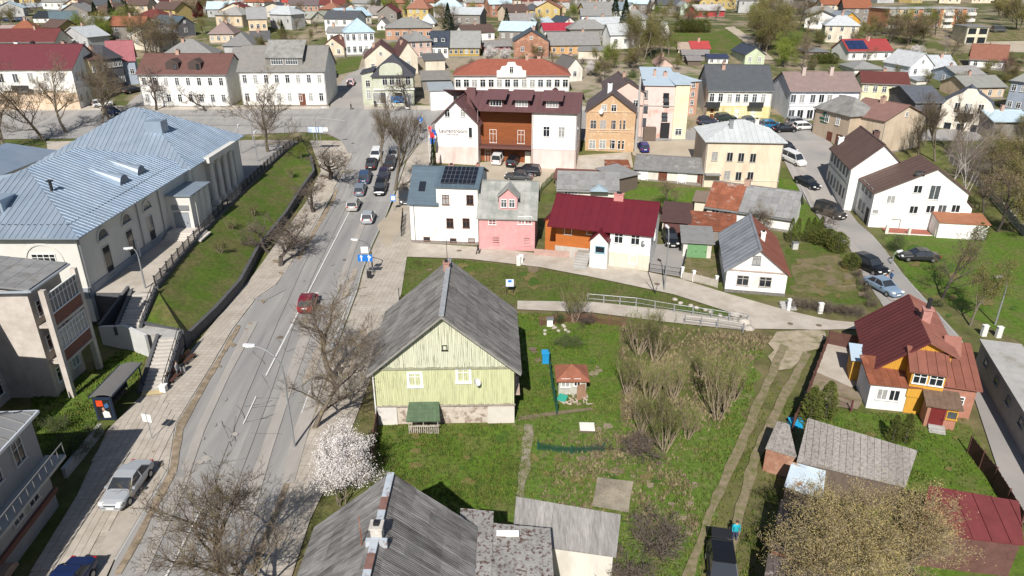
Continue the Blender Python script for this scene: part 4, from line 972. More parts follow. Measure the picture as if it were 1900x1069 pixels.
rd.block(px0, px1, -1.2, 1.28, 3.7, 'gy', 1.1, whitew, wine, .2, panel=(.6, None, 10)); rd.win('F', px1 - .9, 2.6, 1.2, .9, 'plain', fm=mat((.2, .4, .5), .5, 0))
rd.block(-1.4, .58, 3.4, 6.8, rdh - .6, 'shedx', 1.2, orangew, wine, .2, panel=(.8, None, 10))
st = MB()
for i in range(7): st.box(px0 - 1.9, px0 - .2, -2.2 + i * .4, 1.2, i * .2, .2 + i * .2)
rd.part('front_steps', st, CONCW); rd.part('satellite_dish', MB().tube((rd.w - .9, -.35, 3.7), (rd.w - .85, -.42, 3.75), .03, .3, 10), METAL)
rd.blk = (0, rd.w, 0, rdd, rdh, 'gx', rr_); rd.win('R', 4, 3.4, 1.0, 1.2)
rd.part('ridge_cap', MB().box(-.3, rd.w + .4, rdd / 2 - .12, rdd / 2 + .12, rdh + rr_ + .14, rdh + rr_ + .26), wine)

# ---- small houses behind and beside ---------------------------------------------
s1 = house('low outbuilding with pale grey sheet roof directly behind the wine red roof', (1036, 372), (1144, 376), 352 , 320, 'gx', offw, oldzinc, 0, 0, d=7.0, cat='outbuilding', name='outbuilding', chim=0)
panelize(s1.root, [(-.3, -.3, s1.h + .1), (s1.w + .3, -.3, s1.h + .1), (s1.w + .3, 3.5, s1.h + .15 + s1.blk[6]), (-.3, 3.5, s1.h + .15 + s1.blk[6])], 1.1, 1.2, ROOFG, 'roof_sheet', limit=60); s1.win('F', 2, 1.5, 2.2, .7, 'multi')
s1.part('porch_roof', MB().prism([(5.0, -1.2, 2.0), (6.4, -1.2, 2.9), (7.8, -1.2, 2.0)], (0, 1.3, 0)), mat((.35, .45, .52), .5, .1))
house('weathered plank shed with leaning grey roof behind the wine red roof', (1146, 362), (1182, 350), 331, 312, 'shed', wood, ROOFG, 0, 0, d=5, cat='shed', name='plank_shed', chim=0)
house('little shed with brown sheet roof at the edge of the hotel yard', (1030, 345), (1105, 350), 330, 318, 'shed', wood, (.14, .06, .05), 0, 0, d=3.5, cat='shed', name='shed', chim=0)
house('tiny shed with rust orange roof by the hotel driveway', (1128, 322), (1166, 322), 312, 304, 'shed', wood, rustm, 0, 0, d=3, cat='shed', name='shed', chim=0)
ls = house('long low storage row with blotchy dark slate roof and white doors behind the gardens', (1178, 333), (1300, 345), 312, 291, 'gx', offw, mat((.16, .155, .15), .95, .3, 1.2, col2=(.3, .29, .28), amt=.35, rnd=.1, wave=('X', .35)), 0, 0, d=6, cat='storage row', name='storage_row', chim=0)
for i in range(4): ls.door('F', 1.4 + i * 3.2, 1.3, 2.0, white if i % 2 == 0 else brownp)
pe = Bld('peach_building', 'boxy two storey peach coloured building with pale hip roof', 'house', (1303, 347), (1442, 351), h=7)
pe.h = zat(pe.o.y, 269); pe.block(0, pe.w, 0, 11, pe.h, 'hip', 2.3, W_((.68, .55, .42)), mat((.46, .48, .48), .6, .1, .8, rnd=.05), .45, panel=(.9, None, 60), rib=True)
pe.wpx('F', [(1326, 290), (1354, 291), (1375, 292), (1397, 293), (1349, 325), (1370, 327), (1392, 327)], 1.0, 1.5, 'mull', fm=mat((.45, .42, .38), .6, .1))
pe.part('string_course', MB().box(-.05, pe.w + .05, -.08, -.002, 1.2, 1.35), cream); pe.part('entrance_canopy', MB().box(.1, 2.6, -1.3, -.002, 2.3, 2.45), METAL); pe.chim(4.2, 3.2, .6, 1.4, METAL); pe.chim(9, 6, .6, 1.0, offw)
[pe.part('drainpipe', MB().tube((x_, -.1, pe.h), (x_, -.1, 0), .06, .06, 6), METAL) for x_ in (.1, pe.w - .1)]
g1 = house('brown roofed garage with dark brown door at the end of the driveway', (1227, 440), (1275, 444), 410, 387, 'shed', cream, (.09, .05, .045), 0, 0, d=7, cat='garage', name='garage', chim=0); g1.door('F', g1.w * .48, 2.9, 2.2, mat((.11, .05, .045), .7, .1))
g2 = house('long rust red roofed shed between the garages', (1275, 450), (1360, 458), 424, 396, 'shed', greyw, rustm, 0, 0, d=5.5, cat='shed', name='rusty_shed', chim=0, over=.15)
panelize(g2.root, [(0, 0, g2.h + .14), (g2.w, 0, g2.h + .14), (g2.w, 5.5, g2.h + .14 + g2.blk[6]), (0, 5.5, g2.h + .14 + g2.blk[6])], .8, 1.5, rustm, 'roof_sheet')
g3 = house('small garage with two pale green doors and grey flat roof', (1266, 477), (1318, 480), 449, 430, 'shed', offw, ROOFG, 0, 0, d=4.5, cat='garage', name='garage', chim=0)
for u in (.33, .66): g3.door('F', g3.w * u, 1.15, 1.9, mat((.14, .28, .13), .8, .2, 2))
ou = house('long white house under a grey slate roof whose left end is rusty metal', (1309, 408), (1466, 432), 383, 347, 'gx', whitew, slate_m, 0, 0, d=8, name='slate_house', chim=1)
panelize(ou.root, [(-.3, -.3, ou.h), (4.6, -.3, ou.h), (4.6, 4, ou.h + .14 + ou.blk[6]), (-.3, 4, ou.h + .14 + ou.blk[6])], .8, 1.4, rustm, 'roof_sheet'); 
panelize(ou.root, [(4.6, -.4, ou.h), (ou.w + .3, -.4, ou.h), (ou.w + .3, 4, ou.h + .14 + ou.blk[6]), (4.6, 4, ou.h + .14 + ou.blk[6])], 1.0, 1.2, ROOFG, 'roof_sheet', limit=80)
for u in (1.3, 3.1): ou.win('F', u, 1.5, 1.1, 1.3, 'multi')
house('tiny cream hut with shallow brown roof next to the peach building', (1287, 395), (1306, 397), 372, 364, 'shed', cream, (.2, .15, .12), 0, 0, d=3, cat='hut', name='hut', chim=0)
# white cottage with two-tone roof
ct = Bld('white_cottage', 'small white cottage with one grey and one rusty brown roof slope', 'cottage', (1344, 541), (1455, 550), h=3.6)
ct.h = zat(ct.o.y, 500); cr = ct.rz(ct.w / 2, 0, 464) - ct.h; gsl = mat((.22, .235, .255), .7, .14, .8, col2=(.17, .18, .2), amt=.45, rnd=.06); bsl = mat((.18, .065, .045), .8, .18, 1, rnd=.08)
ct.block(0, ct.w, 0, 12.5, ct.h, 'gy', cr, whitew, gsl, .35, panel=(1.1, None, 60), rm2=bsl, rib=True)
ct.wpx('F', [(1378, 520), (1420, 523)], 1.35, 1.25, 'multi', fm=mat((.45, .42, .38), .6, .1)); ct.wpx('F', [(1404, 483)], .9, 1.1, 'multi', fm=METAL)
ct.part('cornice', MB().box(0, ct.w, -.1, -.002, ct.h - .05, ct.h + .08), mat((.4, .3, .26), .8, .1)); ct.chim(ct.w * .62, 5, .5, 1.0, whitew)
ct.part('foundation', MB().box(-.05, ct.w + .05, -.08, -.003, -.8, .35), mat((.16, .15, .14), .9, .4, 4)); ct.win('L', 3, 1.9); ct.win('L', 8, 1.9)
# ---- the hotel -----------------------------------------------------------
hroof = mat((.125, .062, .064), .6, .1, 1, rnd=.06)
HT = Bld('hotel', 'long white and pink hotel with maroon roof, timber balcony and gable lettering', 'hotel', (810, 302), (1067, 317), h=8)
hE = zat((HT.M @ Vector((HT.w, 0, 0))).y, 230); hd = 13.5; ug = HT.w * .31; ur = HT.w * .69
hW = W_((.80, .77, .75)); hP = W_((.70, .56, .52)); hwood = mat((.24, .075, .025), .7, .25, 1.2, stretch=(.6, .6, 6))
hr = HT.rz(HT.w * .7, hd / 2, 172) - hE
HT.block(ug, ur, 2.2, hd, hE, 'gx', .01, hwood, hroof, -.2)
HT.block(ur + .01, HT.w, 0, hd, hE, 'gx', hr, hW, hroof, 0.0)
m_ = MB(); k = hr / (hd / 2); o = .55; u0 = ug * .5
for s_ in (0, 1):
    ya, yb = (-o, hd / 2) if s_ == 0 else (hd + o, hd / 2)
    xx = ug + .3 if s_ == 0 else 0
    m_.prism([(xx, ya, hE - o * k + .06), (HT.w + .5, ya, hE - o * k + .06), (HT.w + .5, yb, hE + hr + .06), (u0 if s_ == 0 else 0, yb, hE + hr + .06)], (0, 0, .13))
hro = m_.build('roof', hroof, HT.root)
panelize(hro, [(ug + .3, -o, hE - o * k + .19), (HT.w + .5, -o, hE - o * k + .19), (HT.w + .5, hd / 2, hE + hr + .19), (u0 + 1.4, hd / 2, hE + hr + .19)], 1.15, None, hroof, 'roof_panel', rib=True)
gp = HT.rz(ug / 2, 0, 187); 
ghe = zat(HT.o.y, 226) - HT.z
HT.block(0, ug, -.02, hd, ghe, 'gy', gp - ghe, hW, hroof, .55, panel=(1.15, None, 60), rib=True)
HT.part('lower_plaster', MB().box(-.03, ug + .03, -.07, -.021, -.8, 3.3), hP); HT.part('lower_plaster', MB().box(ur, HT.w + .04, -.05, -.002, -.8, 3.3), hP); HT.part('lower_plaster', MB().box(HT.w + .002, HT.w + .045, 0, hd, -.8, 3.3), hP)
HT.part('string_course', MB().box(ur, HT.w + .07, -.08, -.051, 3.25, 3.4), mat((.55, .45, .42), .9, .05))
HT.blk = (0, ug, -.02, hd, ghe, 'gy', gp - ghe); HT.wpx('F', [(830, 210), (859, 210)], .95, 1.35); HT.wpx('F', [(873, 246)], .7, 1.9, 'plain', fm=hW)
HT.blk = (ur, HT.w, 0, hd, hE, 'gx', hr); HT.wpx('F', [(1014, 244), (1042, 245)], 1.15, 1.8, 'cross')
for (y, z) in ((3, 7.0), (6.5, 9.2), (9, 6.0), (4, 6.2)): HT.win('R', y, z, .8, 1.0)
HT.part('balcony_slab', MB().box(ug + .02, ur - .02, .1, 2.19, 3.1, 3.5), mat((.13, .06, .05), .8, .1))
bb = MB()
for i in range(26): x = ug + .1 + i * (ur - ug - .2) / 25; bb.box(x, x + .05, .12, .16, 3.5, 4.5)
bb.box(ug + .02, ur - .02, .1, .18, 4.5, 4.57); HT.part('balcony_railing', bb, mat((.13, .05, .04), .7, .1))
for fx in (.24, .77): add_win(HT.root, (ug + (ur - ug) * fx, 2.2, 4.9), 0, 1.25, 2.4, 'cross')
add_win(HT.root, (ug + 1.3, 2.2, 1.4), 0, 1.1, 2.3, 'cross'); HT.part('wall_cabinet', MB().box(ur - 1.4, ur - .4, 1.8, 2.19, .3, 2.4), mat((.7, .63, .52), .8, .05))
tt = MB()
for i in range(34): z = .1 + i * .2; tt.box(ug + .01, ur - .01, 2.16 - .015 * (i % 2), 2.198, z, z + .185)
HT.part('timber_board', tt, hwood, kind='stuff')
for u in (ug, ur + .2, HT.w - .1): HT.part('drainpipe', MB().tube((u, -.14, hE), (u, -.14, 0), .06, .06, 6), mat((.3, .25, .24), .6, .05))
HT.blk = (ug, HT.w, 0, hd, hE, 'gx', hr)
for px in (918, 966, 1023):
    q = HT.hit(px, 215, 'F'); x = q.x; y0 = 1.2; zb = HT.roofz(x, y0); dd = MB(); dd.box(x - 1.35, x + 1.35, y0, y0 + 2.4, zb - .3, zb + 1.55)
    do = dd.build('dormer', mat((.10, .05, .05), .7, .1), HT.root)
    MB().prism([(x - 1.85, y0 - .75, zb + 1.35), (x + 1.85, y0 - .75, zb + 1.35), (x + 1.85, y0 + 3.0, zb + 2.5), (x - 1.85, y0 + 3.0, zb + 2.5)], (0, 0, .12)).build('dormer_roof', hroof, do)
    add_win(HT.root, (x, y0 - .01, zb + .75), 0, 2.1, 1.15, 'multi', name='dormer_window')
HT.chim(HT.w * .82, hd / 2 + .5, .9, .7, mat((.12, .05, .05), .8, .1)); HT.blk = (0, ug, -.02, hd, ghe, 'gy', gp - ghe); 
chx = HT.hit(866, 175, 'F').x; HT.part('chimney', MB().box(chx - .9, chx + .7, hd * .3, hd * .3 + .9, ghe + 1, gp + 1.6), hroof)
def text(s, size, parent, loc, rz, m, ext=.01, sx=1.0, name='lettering'):
    cu = bpy.data.curves.new(name, 'FONT'); cu.body = s; cu.size = size; cu.extrude = ext; cu.align_x = 'CENTER'; cu.align_y = 'CENTER'
    t = bpy.data.objects.new(name, cu); COL.objects.link(t)
    dg = bpy.context.evaluated_depsgraph_get(); me = bpy.data.meshes.new_from_object(t.evaluated_get(dg)); bpy.data.objects.remove(t)
    me.materials.clear(); me.materials.append(m)
    o = link(name, me, parent, loc=loc); o.rotation_euler = (R(90), 0, rz); o.scale = (sx, 1, 1); return o
q = HT.hit(840.5, 243, 'F'); text('Laurentroom', .95, HT.root, (q.x, -.09, q.z), 0, mat((.16, .13, .13), .6, 0), .02, sx=1.0)
q = HT.hit(839, 249.5, 'F'); text('GUEST HOUSE', .34, HT.root, (q.x, -.085, q.z), 0, mat((.25, .22, .22), .6, 0))

# ---- buildings around and behind the hotel -------------------------------------
br = Bld('brick_house', 'ochre brick gabled house with white framed windows right of the hotel', 'house', (1087, 279), (1173, 283), h=7)
br.h = zat(br.o.y, 205) - br.z; brr = br.rz(br.w / 2, 0, 173) - br.h
brk = mat((.48, .32, .19), .9, .18, 2.5, col2=(.58, .43, .30), amt=.4, scale2=.8)
br.block(0, br.w, 0, 12, br.h, 'gy', brr, brk, mat((.10, .08, .08), .7, .12, wave=('Y', .35)), .5)
br.wpx('F', [(1101, 232), (1119, 232), (1137, 232), (1155, 232)], 1.15, 1.8, 'cross', fm=mat((.55, .45, .38), .7, .05)); br.wpx('F', [(1099, 268), (1118, 268), (1135, 268), (1152, 269)], 1.25, 1.7, 'cross')
br.wpx('F', [(1121, 201), (1139, 201)], 1.0, 1.3, 'cross')
for z in (3.6, 4.0, br.h - .2): br.part('brick_band', MB().box(-.05, br.w + .05, -.12, -.002, z, z + .18), mat((.6, .42, .28), .9, .1))
for i in range(5): x = br.w * i / 4; br.part('pilaster', MB().box(x - .18, x + .18, -.09, -.001, 0, br.h - .22), brk)
q = br.hit(1117, 206, 'F'); br.part('satellite_dish', MB().tube((q.x, -.4, q.z), (q.x - .1, -.5, q.z + .05), .04, .55, 12), mat((.7, .7, .7), .5, .05)); br.chim(br.w * .45, 3, .8, 1.5, white)
pt = W_((.62, .46, .40)); ptst = mat((.64, .5, .46), .9, .1, 1, col2=(.48, .27, .2), amt=.4, sharp=.15, scale2=.5)
house('pink side building with shallow brown gabled roof behind the brick house', (1128, 258), (1190, 258), 172, 152, 'gy', pt, (.10, .075, .07), 2, 2, d=14, name='pink_side_building', cat='building')
pb = house('tall stained pink building with dark openings and rust spotted pale metal roof', (1190, 256), (1246, 258), 158, 126, 'shed', ptst, mat((.42, .50, .56), .6, .06, .6, col2=(.22, .07, .04), amt=.3, sharp=.03, scale2=.55, wave=('X', .6)), 0, 0, d=16, name='stained_building', cat='building', chim=2)
pb.wpx('F', [(1197, 176), (1197, 202), (1194, 227)], 1.0, 1.6, 'plain', fm=dark); pb.wpx('F', [(1236, 177), (1236, 185.5), (1236, 195), (1233, 213), (1233, 221)], 1.1, .85, 'plain', fm=dark)
pb.door('F', pb.w * .75, 1.6, 3.0, dark); pb.part('porch', MB().box(.2, 2.6, -2.0, -.002, 0, 2.3), wood); pb.part('ledge', MB().box(-.02, pb.w, -.1, -.002, 6.2, 6.35), CONCW)
yt = house('narrow cream yellow tower block attached to the stained pink building', (1246, 259), (1271, 259), 157, 140, 'shed', W_((.72, .66, .45)), (.42, .5, .56), 0, 0, d=12, name='tower_block', cat='building', chim=0); yt.win('F', yt.w * .45, 1.5, 1.3, 1.3)
house('flat pink wall building with reddish brick corner next to the yellow tower', (1271, 216), (1291, 212), 152, 130, 'shed', W_((.55, .33, .24)), (.42, .5, .56), 4, 1, d=12, name='side_wing', cat='building', chim=0)
dg = house('long white and yellow building with dark grey roof by the parking lot', (1310, 221), (1426, 223), 167, 121, 'gx', W_((.74, .71, .64)), (.075, .082, .09), 0, 0, d=12, name='shop_house', cat='building', chim=2)
dg.wpx('F', [(1321, 181), (1337, 181), (1354, 182), (1369, 182), (1384, 182), (1400, 182), (1416, 182)], 1.0, 1.7); dg.part('lower_plaster', MB().box(-.04, dg.w + .04, -.06, -.002, -.6, dg.h * .47), W_((.66, .56, .28)))
dg.wpx('F', [(1333, 208), (1350, 208), (1379, 208), (1408, 209)], 1.1, 1.6); 
for px in (1320, 1366, 1396): q = dg.hit(px, 215, 'F'); dg.door('F', q.x, 1.1, 2.4, brownp if px == 1320 else white)
for px in (1320, 1400): q = dg.hit(px, 197, 'F'); dg.part('balcony', MB().box(q.x - 1.5, q.x + 1.5, -1.2, -.07, q.z - .1, q.z + .1).box(q.x - 1.5, q.x + 1.5, -1.2, -1.13, q.z + .1, q.z + 1.0), IRON)
wb = house('long white two storey building with faded brown roof and shop windows', (1460, 224), (1586, 224), 169, 134, 'gx', W_((.70, .71, .76)), (.23, .17, .155), 0, 0, d=12, name='town_house', cat='building', chim=0)
wb.wpx('F', [(x, 183) for x in (1472, 1488, 1508, 1524, 1539, 1560)], 1.1, 1.7, 'mull'); wb.wpx('F', [(x, 213) for x in (1468, 1484, 1502)], 1.3, 2.1, 'mull'); wb.wpx('F', [(1518, 212), (1540, 212)], 1.8, 2.0, 'plain', fm=IRON)
wb.chim(wb.w * .27, 5, .7, 1.6, W_((.5, .42, .38))); wb.chim(wb.w * .68, 5, .7, 1.6, W_((.5, .42, .38))); q = wb.hit(1527, 202, 'F'); wb.part('balcony', MB().box(q.x - 1.8, q.x + 1.8, -1.2, -.01, q.z - .1, q.z + .1).box(q.x - 1.8, q.x + 1.8, -1.2, -1.1, q.z + .1, q.z + .9), mat((.5, .45, .38), .8, .1))
wb.part('string_course', MB().box(-.05, wb.w + .05, -.1, -.002, wb.h * .49, wb.h * .52), white)
house('pale yellow building with maroon roof behind the white town house', (1592, 198), (1676, 204), 154, 134, 'gx', W_((.70, .64, .42)), (.12, .04, .035), 2, 5, d=10, name='yellow_building', cat='building', chim=1)
tn = Bld('corner_building', 'tan corner building with hipped grey slate roof and dark green wall lettering', 'building', (1567, 277), (1606, 272), h=8)
tn.h = zat(tn.o.y, 213) - tn.z; tn.block(0, 6.2, 0, 9.5, tn.h, 'hip', 2.4, tan, slate_m, .45); tn.win('F', 4.6, 2.6, .9, 1.2); tn.win('L', 3, 4.6, 1, 1.5); tn.win('L', 6, 4.6, 1, 1.5); tn.door('L', 2, 1.2, 2.2); tn.door('L', 4.5, 1.2, 2.2)
text('KEPYKLA', .62, tn.root, (-.05, 6.6, 5.2), R(-90), mat((.02, .12, .09), .6, 0)) if False else None
sg_ = MB(); sg_.box(-.07, -.003, 5.6, 8.0, 4.2, 4.6); sg_.box(-.07, -.003, 6.0, 7.7, 3.6, 3.9); sg_.box(-.07, -.003, 6.4, 7.2, 4.9, 5.6); tn.part('sign_board', sg_, mat((.02, .10, .08), .7, .1))
t2 = house('tan gabled house with faded red roof between grey roofed houses near the birch', (1628, 290), (1705, 272), 224, 196, 'gy', W_((.56, .46, .35)), (.22, .125, .105), 0, 0, d=9, name='gabled_house', chim=1)
orn = Bld('ornate_house', 'cream house with curved ornamental gable and tall windows behind the bare birch', 'house', (1738, 236), (1832, 250), h=8)
orn.h = zat(orn.o.y, 190) - orn.z ; orw = W_((.70, .64, .55)); orn.block(0, orn.w, .3, 10, orn.h - .5, 'gy', 3.0, orw, (mat((.09, .10, .12), .7, .1)), .1)
cg = MB(); w_ = orn.w; pts = [(0, -1), (w_, -1), (w_, orn.h - .6)]
for i in range(1, 12):
    t = i / 12; x = w_ * (1 - t); z = orn.h - .4 + 2.7 * math.sin(math.pi * t) ** .8
    if .4 < t < .6: z += .7
    pts.append((x, z))
pts.append((0, orn.h - .6)); cg.prism([(x, 0, z) for x, z in pts], (0, .29, 0)); orn.part('curved_gable', cg, orw)
orn.blk = (0, w_, 0, 10, orn.h, 'flat', 0)
for i, u in enumerate((.3, .48, .54, .75)): orn.win('F', w_ * u, orn.h - .8, 1.0 if i in (0, 3) else .7, 2.0, 'mull')
for u in (.2, .45, .72, .9): orn.win('F', w_ * u, orn.h - 4.6, 1.4, 1.7, 'plain')
orn.part('balcony', MB().box(w_ * .35, w_ * .65, -1.0, -.002, orn.h - 2.6, orn.h - 2.4).box(w_ * .35, w_ * .65, -1.0, -.93, orn.h - 2.4, orn.h - 1.6), IRON)
house('dark building with navy slate roof left of the ornate gable', (1690, 232), (1745, 232), 190, 160, 'gx', darkw, (.10, .11, .13), 0, 0, d=14, name='dark_building', cat='building', chim=0)
house('bluish grey two storey house with grey roof cut by the right edge', (1862, 205), (1925, 222), 148, 118, 'hip', blue_w, (.26, .26, .24), 2, 4, d=10, name='bluish_house', chim=0)
house('sheds with pale blue metal roof with rust patches at the right edge', (1836, 262), (1905, 262), 226, 205, 'gx', greyw, mat((.42, .52, .58), .6, .1, 1, col2=(.3, .12, .08), amt=.3, sharp=.05, scale2=.5), 0, 0, d=9, name='metal_roof_shed', cat='shed', chim=1)

# ---- white pair of houses on the right -----------------------------------------
wp = Bld('white_house', 'large white stepped house with two dark brown gable roofs beside the side street', 'house', (1610, 421), (1792, 431), h=6.2)
wp.h = zat(wp.o.y, 358) - wp.z; droof = mat((.115, .072, .06), .6, .1, .8, rnd=.05)
wr = W_((.80, .79, .76)); wpr = wp.rz(wp.w * .56, 0, 313) - wp.h
# front part with gable made asymmetric: lower eave on the right side
W1 = wp.w; rx = W1 * .57; ex = W1 * .93; dp = 7.6
m_ = MB(); zr_ = wp.h + wpr; ze2 = wp.h + .55
def prof(y, flip=False):
    p = [(0, y, -1), (W1, y, -1), (W1, y, 3.4), (ex, y, 4.4), (ex, y, ze2), (rx, y, zr_), (0, y, wp.h)]
    return p[::-1] if flip else p
m_.prism(prof(0), (0, dp, 0)); m_.build('wall', wr, wp.root)
r_ = MB(); k1 = wpr / rx; k2 = (zr_ - ze2) / (ex - rx); o = .35
pA = [(-o, dp, wp.h - o * k1 + .03), (-o, -o, wp.h - o * k1 + .03), (rx, -o, zr_ + .03), (rx, dp, zr_ + .03)]
pB = [(ex + o, -o, ze2 - o * k2 + .03), (ex + o, dp, ze2 - o * k2 + .03), (rx, dp, zr_ + .03), (rx, -o, zr_ + .03)]
r_.prism(pA, (0, 0, .12)); r_.prism(pB, (0, 0, .12)); r_.prism([(ex - .02, -.2, 4.5), (W1 + .3, -.2, 3.4), (W1 + .3, dp, 3.4), (ex - .02, dp, 4.5)], (0, 0, .1)); ro = r_.build('roof', droof, wp.root)
panelize(ro, [tuple(Vector(p) + Vector((0, 0, .12))) for p in pA], 1.15, None, droof, 'roof_panel', rib=True); panelize(ro, [tuple(Vector(p) + Vector((0, 0, .12))) for p in pB], 1.15, None, droof, 'roof_panel', rib=True)
wp.blk = (0, W1, 0, dp, wp.h, 'flat', 0)
wp.wpx('F', [(1653, 370), (1703, 351), (1695, 389), (1726, 388), (1748, 387), (1773, 387)], 1.15, 1.15, 'mull'); wp.wpx('F', [(1734, 357)], 1.4, 2.1, 'mull'); wp.wpx('F', [(1624, 393)], .9, .7, 'plain'); wp.wpx('F', [(1707, 322)], 1.2, .6, 'plain', fm=dark)
wp.part('wall_frame', MB().box(3.0, 4.2, -.08, -.002, 1.3, 1.38).box(4.1, 4.2, -.08, -.002, .1, 1.3), METAL)
for y in (1.6, 3.6, 5.6): wp.win('L', y, 4.6, 1.0, 1.5, 'mull', fm=METAL)
for y in (3.6, 5.6): wp.win('L', y, 1.7, 1.0, 1.5, 'mull', fm=METAL)
wp.door('L', 1.4, 1.1, 2.3, dark)
# rear part, taller and shifted
bx0 = -1.6; W2 = W1 * .52; zr2 = wp.h + 2.5 + 2.6
wp.block(bx0, bx0 + W2 * 1.15, dp + .01, dp + 13.5, wp.h + 1.6, 'gy', 3.6, wr, droof, .35, panel=(1.15, None, 80), rib=True)
for i in range(6):
    for z in (5.6, 2.2): wp.win('L', dp + 1.6 + i * 2.05, z, 1.0, 1.6, 'mull', fm=METAL)
wp.chim(bx0 + W2 * .8, dp + 10, .9, 1.4, mat((.12, .07, .06), .8, .1)); wp.chim(bx0 + 1, dp + 12.8, .8, 1.0, whitew)
wp.part('string_course', MB().box(bx0 - .08, bx0 - .002, dp, dp + 13.5, 3.9, 4.05), METAL)
# porch of brick and a rust roofed annex
wp.block(W1 * .62, W1 * 1.1, -3.2, -.01, 2.2, 'shed', .5, whitew, mat((.30, .13, .07), .8, .15, 1), .15)
wp.part('porch_wall', MB().box(1.8, W1 * .6, -2.6, -2.4, -.6, .1).box(1.6, 2.0, -2.7, -2.3, -.6, 1.2).box(4.6, 4.9, -2.7, -2.3, -.6, 1.0).box(8.0, 8.3, -2.7, -2.3, -.6, 1.0), offw); wp.part('porch_floor', MB().box(1.8, W1 * .6, -2.39, -.01, -.6, .05), mat((.3, .1, .07), .8, .2, 2))

# ---- timber house at lower right -----------------------------------------------
yl = mat((.55, .29, .04), .8, .14, 1.5, stretch=(5, 5, .5)); dred = mat((.105, .028, .028), .6, .15, .9, rnd=.06); orr = mat((.24, .10, .075), .7, .2, .9, rnd=.08)
yh = Bld.__new__(Bld); yh.ang = R(-17.5); yh.z = 0; yh.o = Vector((31.0, 53.3, 0)); yh.w = 5.5; yh.h = 2.8
yh.root = empty('timber_house', yh.o, yh.ang, 'yellow timber house with maroon roof, white annex and brick porch at the lane fork', 'house')
yh.M = Matrix.Translation(yh.o) @ Matrix.Rotation(yh.ang, 4, 'Z'); yh.Mi = yh.M.inverted()
L3 = 9.0; xm_ = 3.6; zrd = 5.9; zre = 5.0
def yp(y): return [(0, y, -.6), (5.5, y, -.6), (5.5, y, zre), (xm_, y, zrd), (0, y, 2.8)]
m_ = MB(); m_.prism(yp(0), (0, L3, 0)); m_.build('wall', yl, yh.root)
gb = MB(); nb = 40
for i in range(nb):
    x = 5.5 * i / nb; xc = x + 5.5 / nb / 2; zt = (2.8 + (zrd - 2.8) * xc / xm_ if xc < xm_ else zrd - (zrd - zre) * (xc - xm_) / (5.5 - xm_)) - .1
    gb.box(x + .01, x + 5.5 / nb - .01, -.04 - .01 * (i % 2), -.002, 1.8, zt)
yh.part('gable_board', gb, yl, kind='stuff')
kA = (zrd - 2.8) / xm_; kB = (zrd - zre) / (5.5 - xm_); o = .5; r_ = MB()
pA = [(-o, L3 + o, 2.85 - o * kA), (-o, -o, 2.85 - o * kA), (xm_, -o, zrd + .05), (xm_, L3 + o, zrd + .05)]
pB = [(5.5 + o, -o, zre + .05 - o * kB), (5.5 + o, L3 + o, zre + .05 - o * kB), (xm_, L3 + o, zrd + .05), (xm_, -o, zrd + .05)]
r_.prism(pA, (0, 0, .1), 0); r_.prism(pB, (0, 0, .1), 1); ro = r_.build('roof', [dred, orr], yh.root)
panelize(ro, [tuple(Vector(p) + Vector((0, 0, .1))) for p in pA], .62, None, dred, 'roof_panel', rib=True); panelize(ro, [tuple(Vector(p) + Vector((0, 0, .1))) for p in pB], .62, None, orr, 'roof_panel', rib=True)
c = MB(); zc = zrd - .2; c.box(xm_ + .1, xm_ + .8, 3.9, 4.6, zc - .5, zc + 1.3); c.box(xm_, xm_ + .9, 3.8, 4.7, zc + 1.3, zc + 1.4); cho = c.build('chimney', mat((.40, .2, .17), .9, .2, 3), yh.root); MB().box(xm_ + .3, xm_ + .6, 4.1, 4.4, zc + 1.4, zc + 2.3).build('flue', dark, cho)
def yx(px, py, z): p = yh.Mi @ GZ(px, py, z); return p.x, p.y
ax, ay = yx(1606, 757, 0); bx, by = yx(1707, 767, 0)
an_ = math.atan2(by - ay, bx - ax); an = bpy.data.objects.new('annex', None); COL.objects.link(an); an.parent = yh.root; an.location = (ax, ay, 0); an.rotation_euler = (0, 0, an_)
aw = math.hypot(bx - ax, by - ay); MB().box(0, aw, 0, 3.4, -.6, 2.45).build('annex_wall', whitew, an)
ar = MB(); ar.prism([(-.25, -.3, 2.46), (aw + .1, -.3, 2.46), (aw + .1, 3.5, 3.1), (-.25, 3.5, 3.1)], (0, 0, .1)); aro = ar.build('annex_roof', rustm, yh.root); aro.location = an.location; aro.rotation_euler = an.rotation_euler
panelize(aro, [(-.25, -.3, 2.56), (aw + .1, -.3, 2.56), (aw + .1, 3.5, 3.2), (-.25, 3.5, 3.2)], .6, 1.3, rustm, 'roof_sheet')
for u in (1.0, 1.95):
    fr_, pn_ = win_meshes(.85, 1.1, 'mull', white); wo = link('window', fr_, an, loc=(u, 0, 1.5)); link('pane', pn_[3 if u < 1.5 else 0], wo)
yh.block(2.4, 4.9, -2.0, -.06, 4.15, 'shed', .8, yl, mat((.22, .085, .06), .75, .2, 1, rnd=.1), .3, panel=(.7, None, 20), base=1.6, rib=True)
yh.win('F', 3.05, 3.45, 1.05, 1.0, 'multi'); yh.win('F', 4.25, 3.45, 1.05, 1.0, 'multi')
yh.part('wall', MB().box(2.5, 4.85, -1.9, -.07, -.6, 1.599), yl)
brk2 = mat((.36, .17, .12), .9, .2, 3)
yh.block(5.0, 7.5, -1.4, 3.4, 2.9, 'shed', 1.4, brk2, mat((.22, .085, .06), .75, .2, 1, rnd=.1), .3, panel=(.7, None, 20), rib=True); yh.win('F', 6.4, 1.5, .8, 1.0)
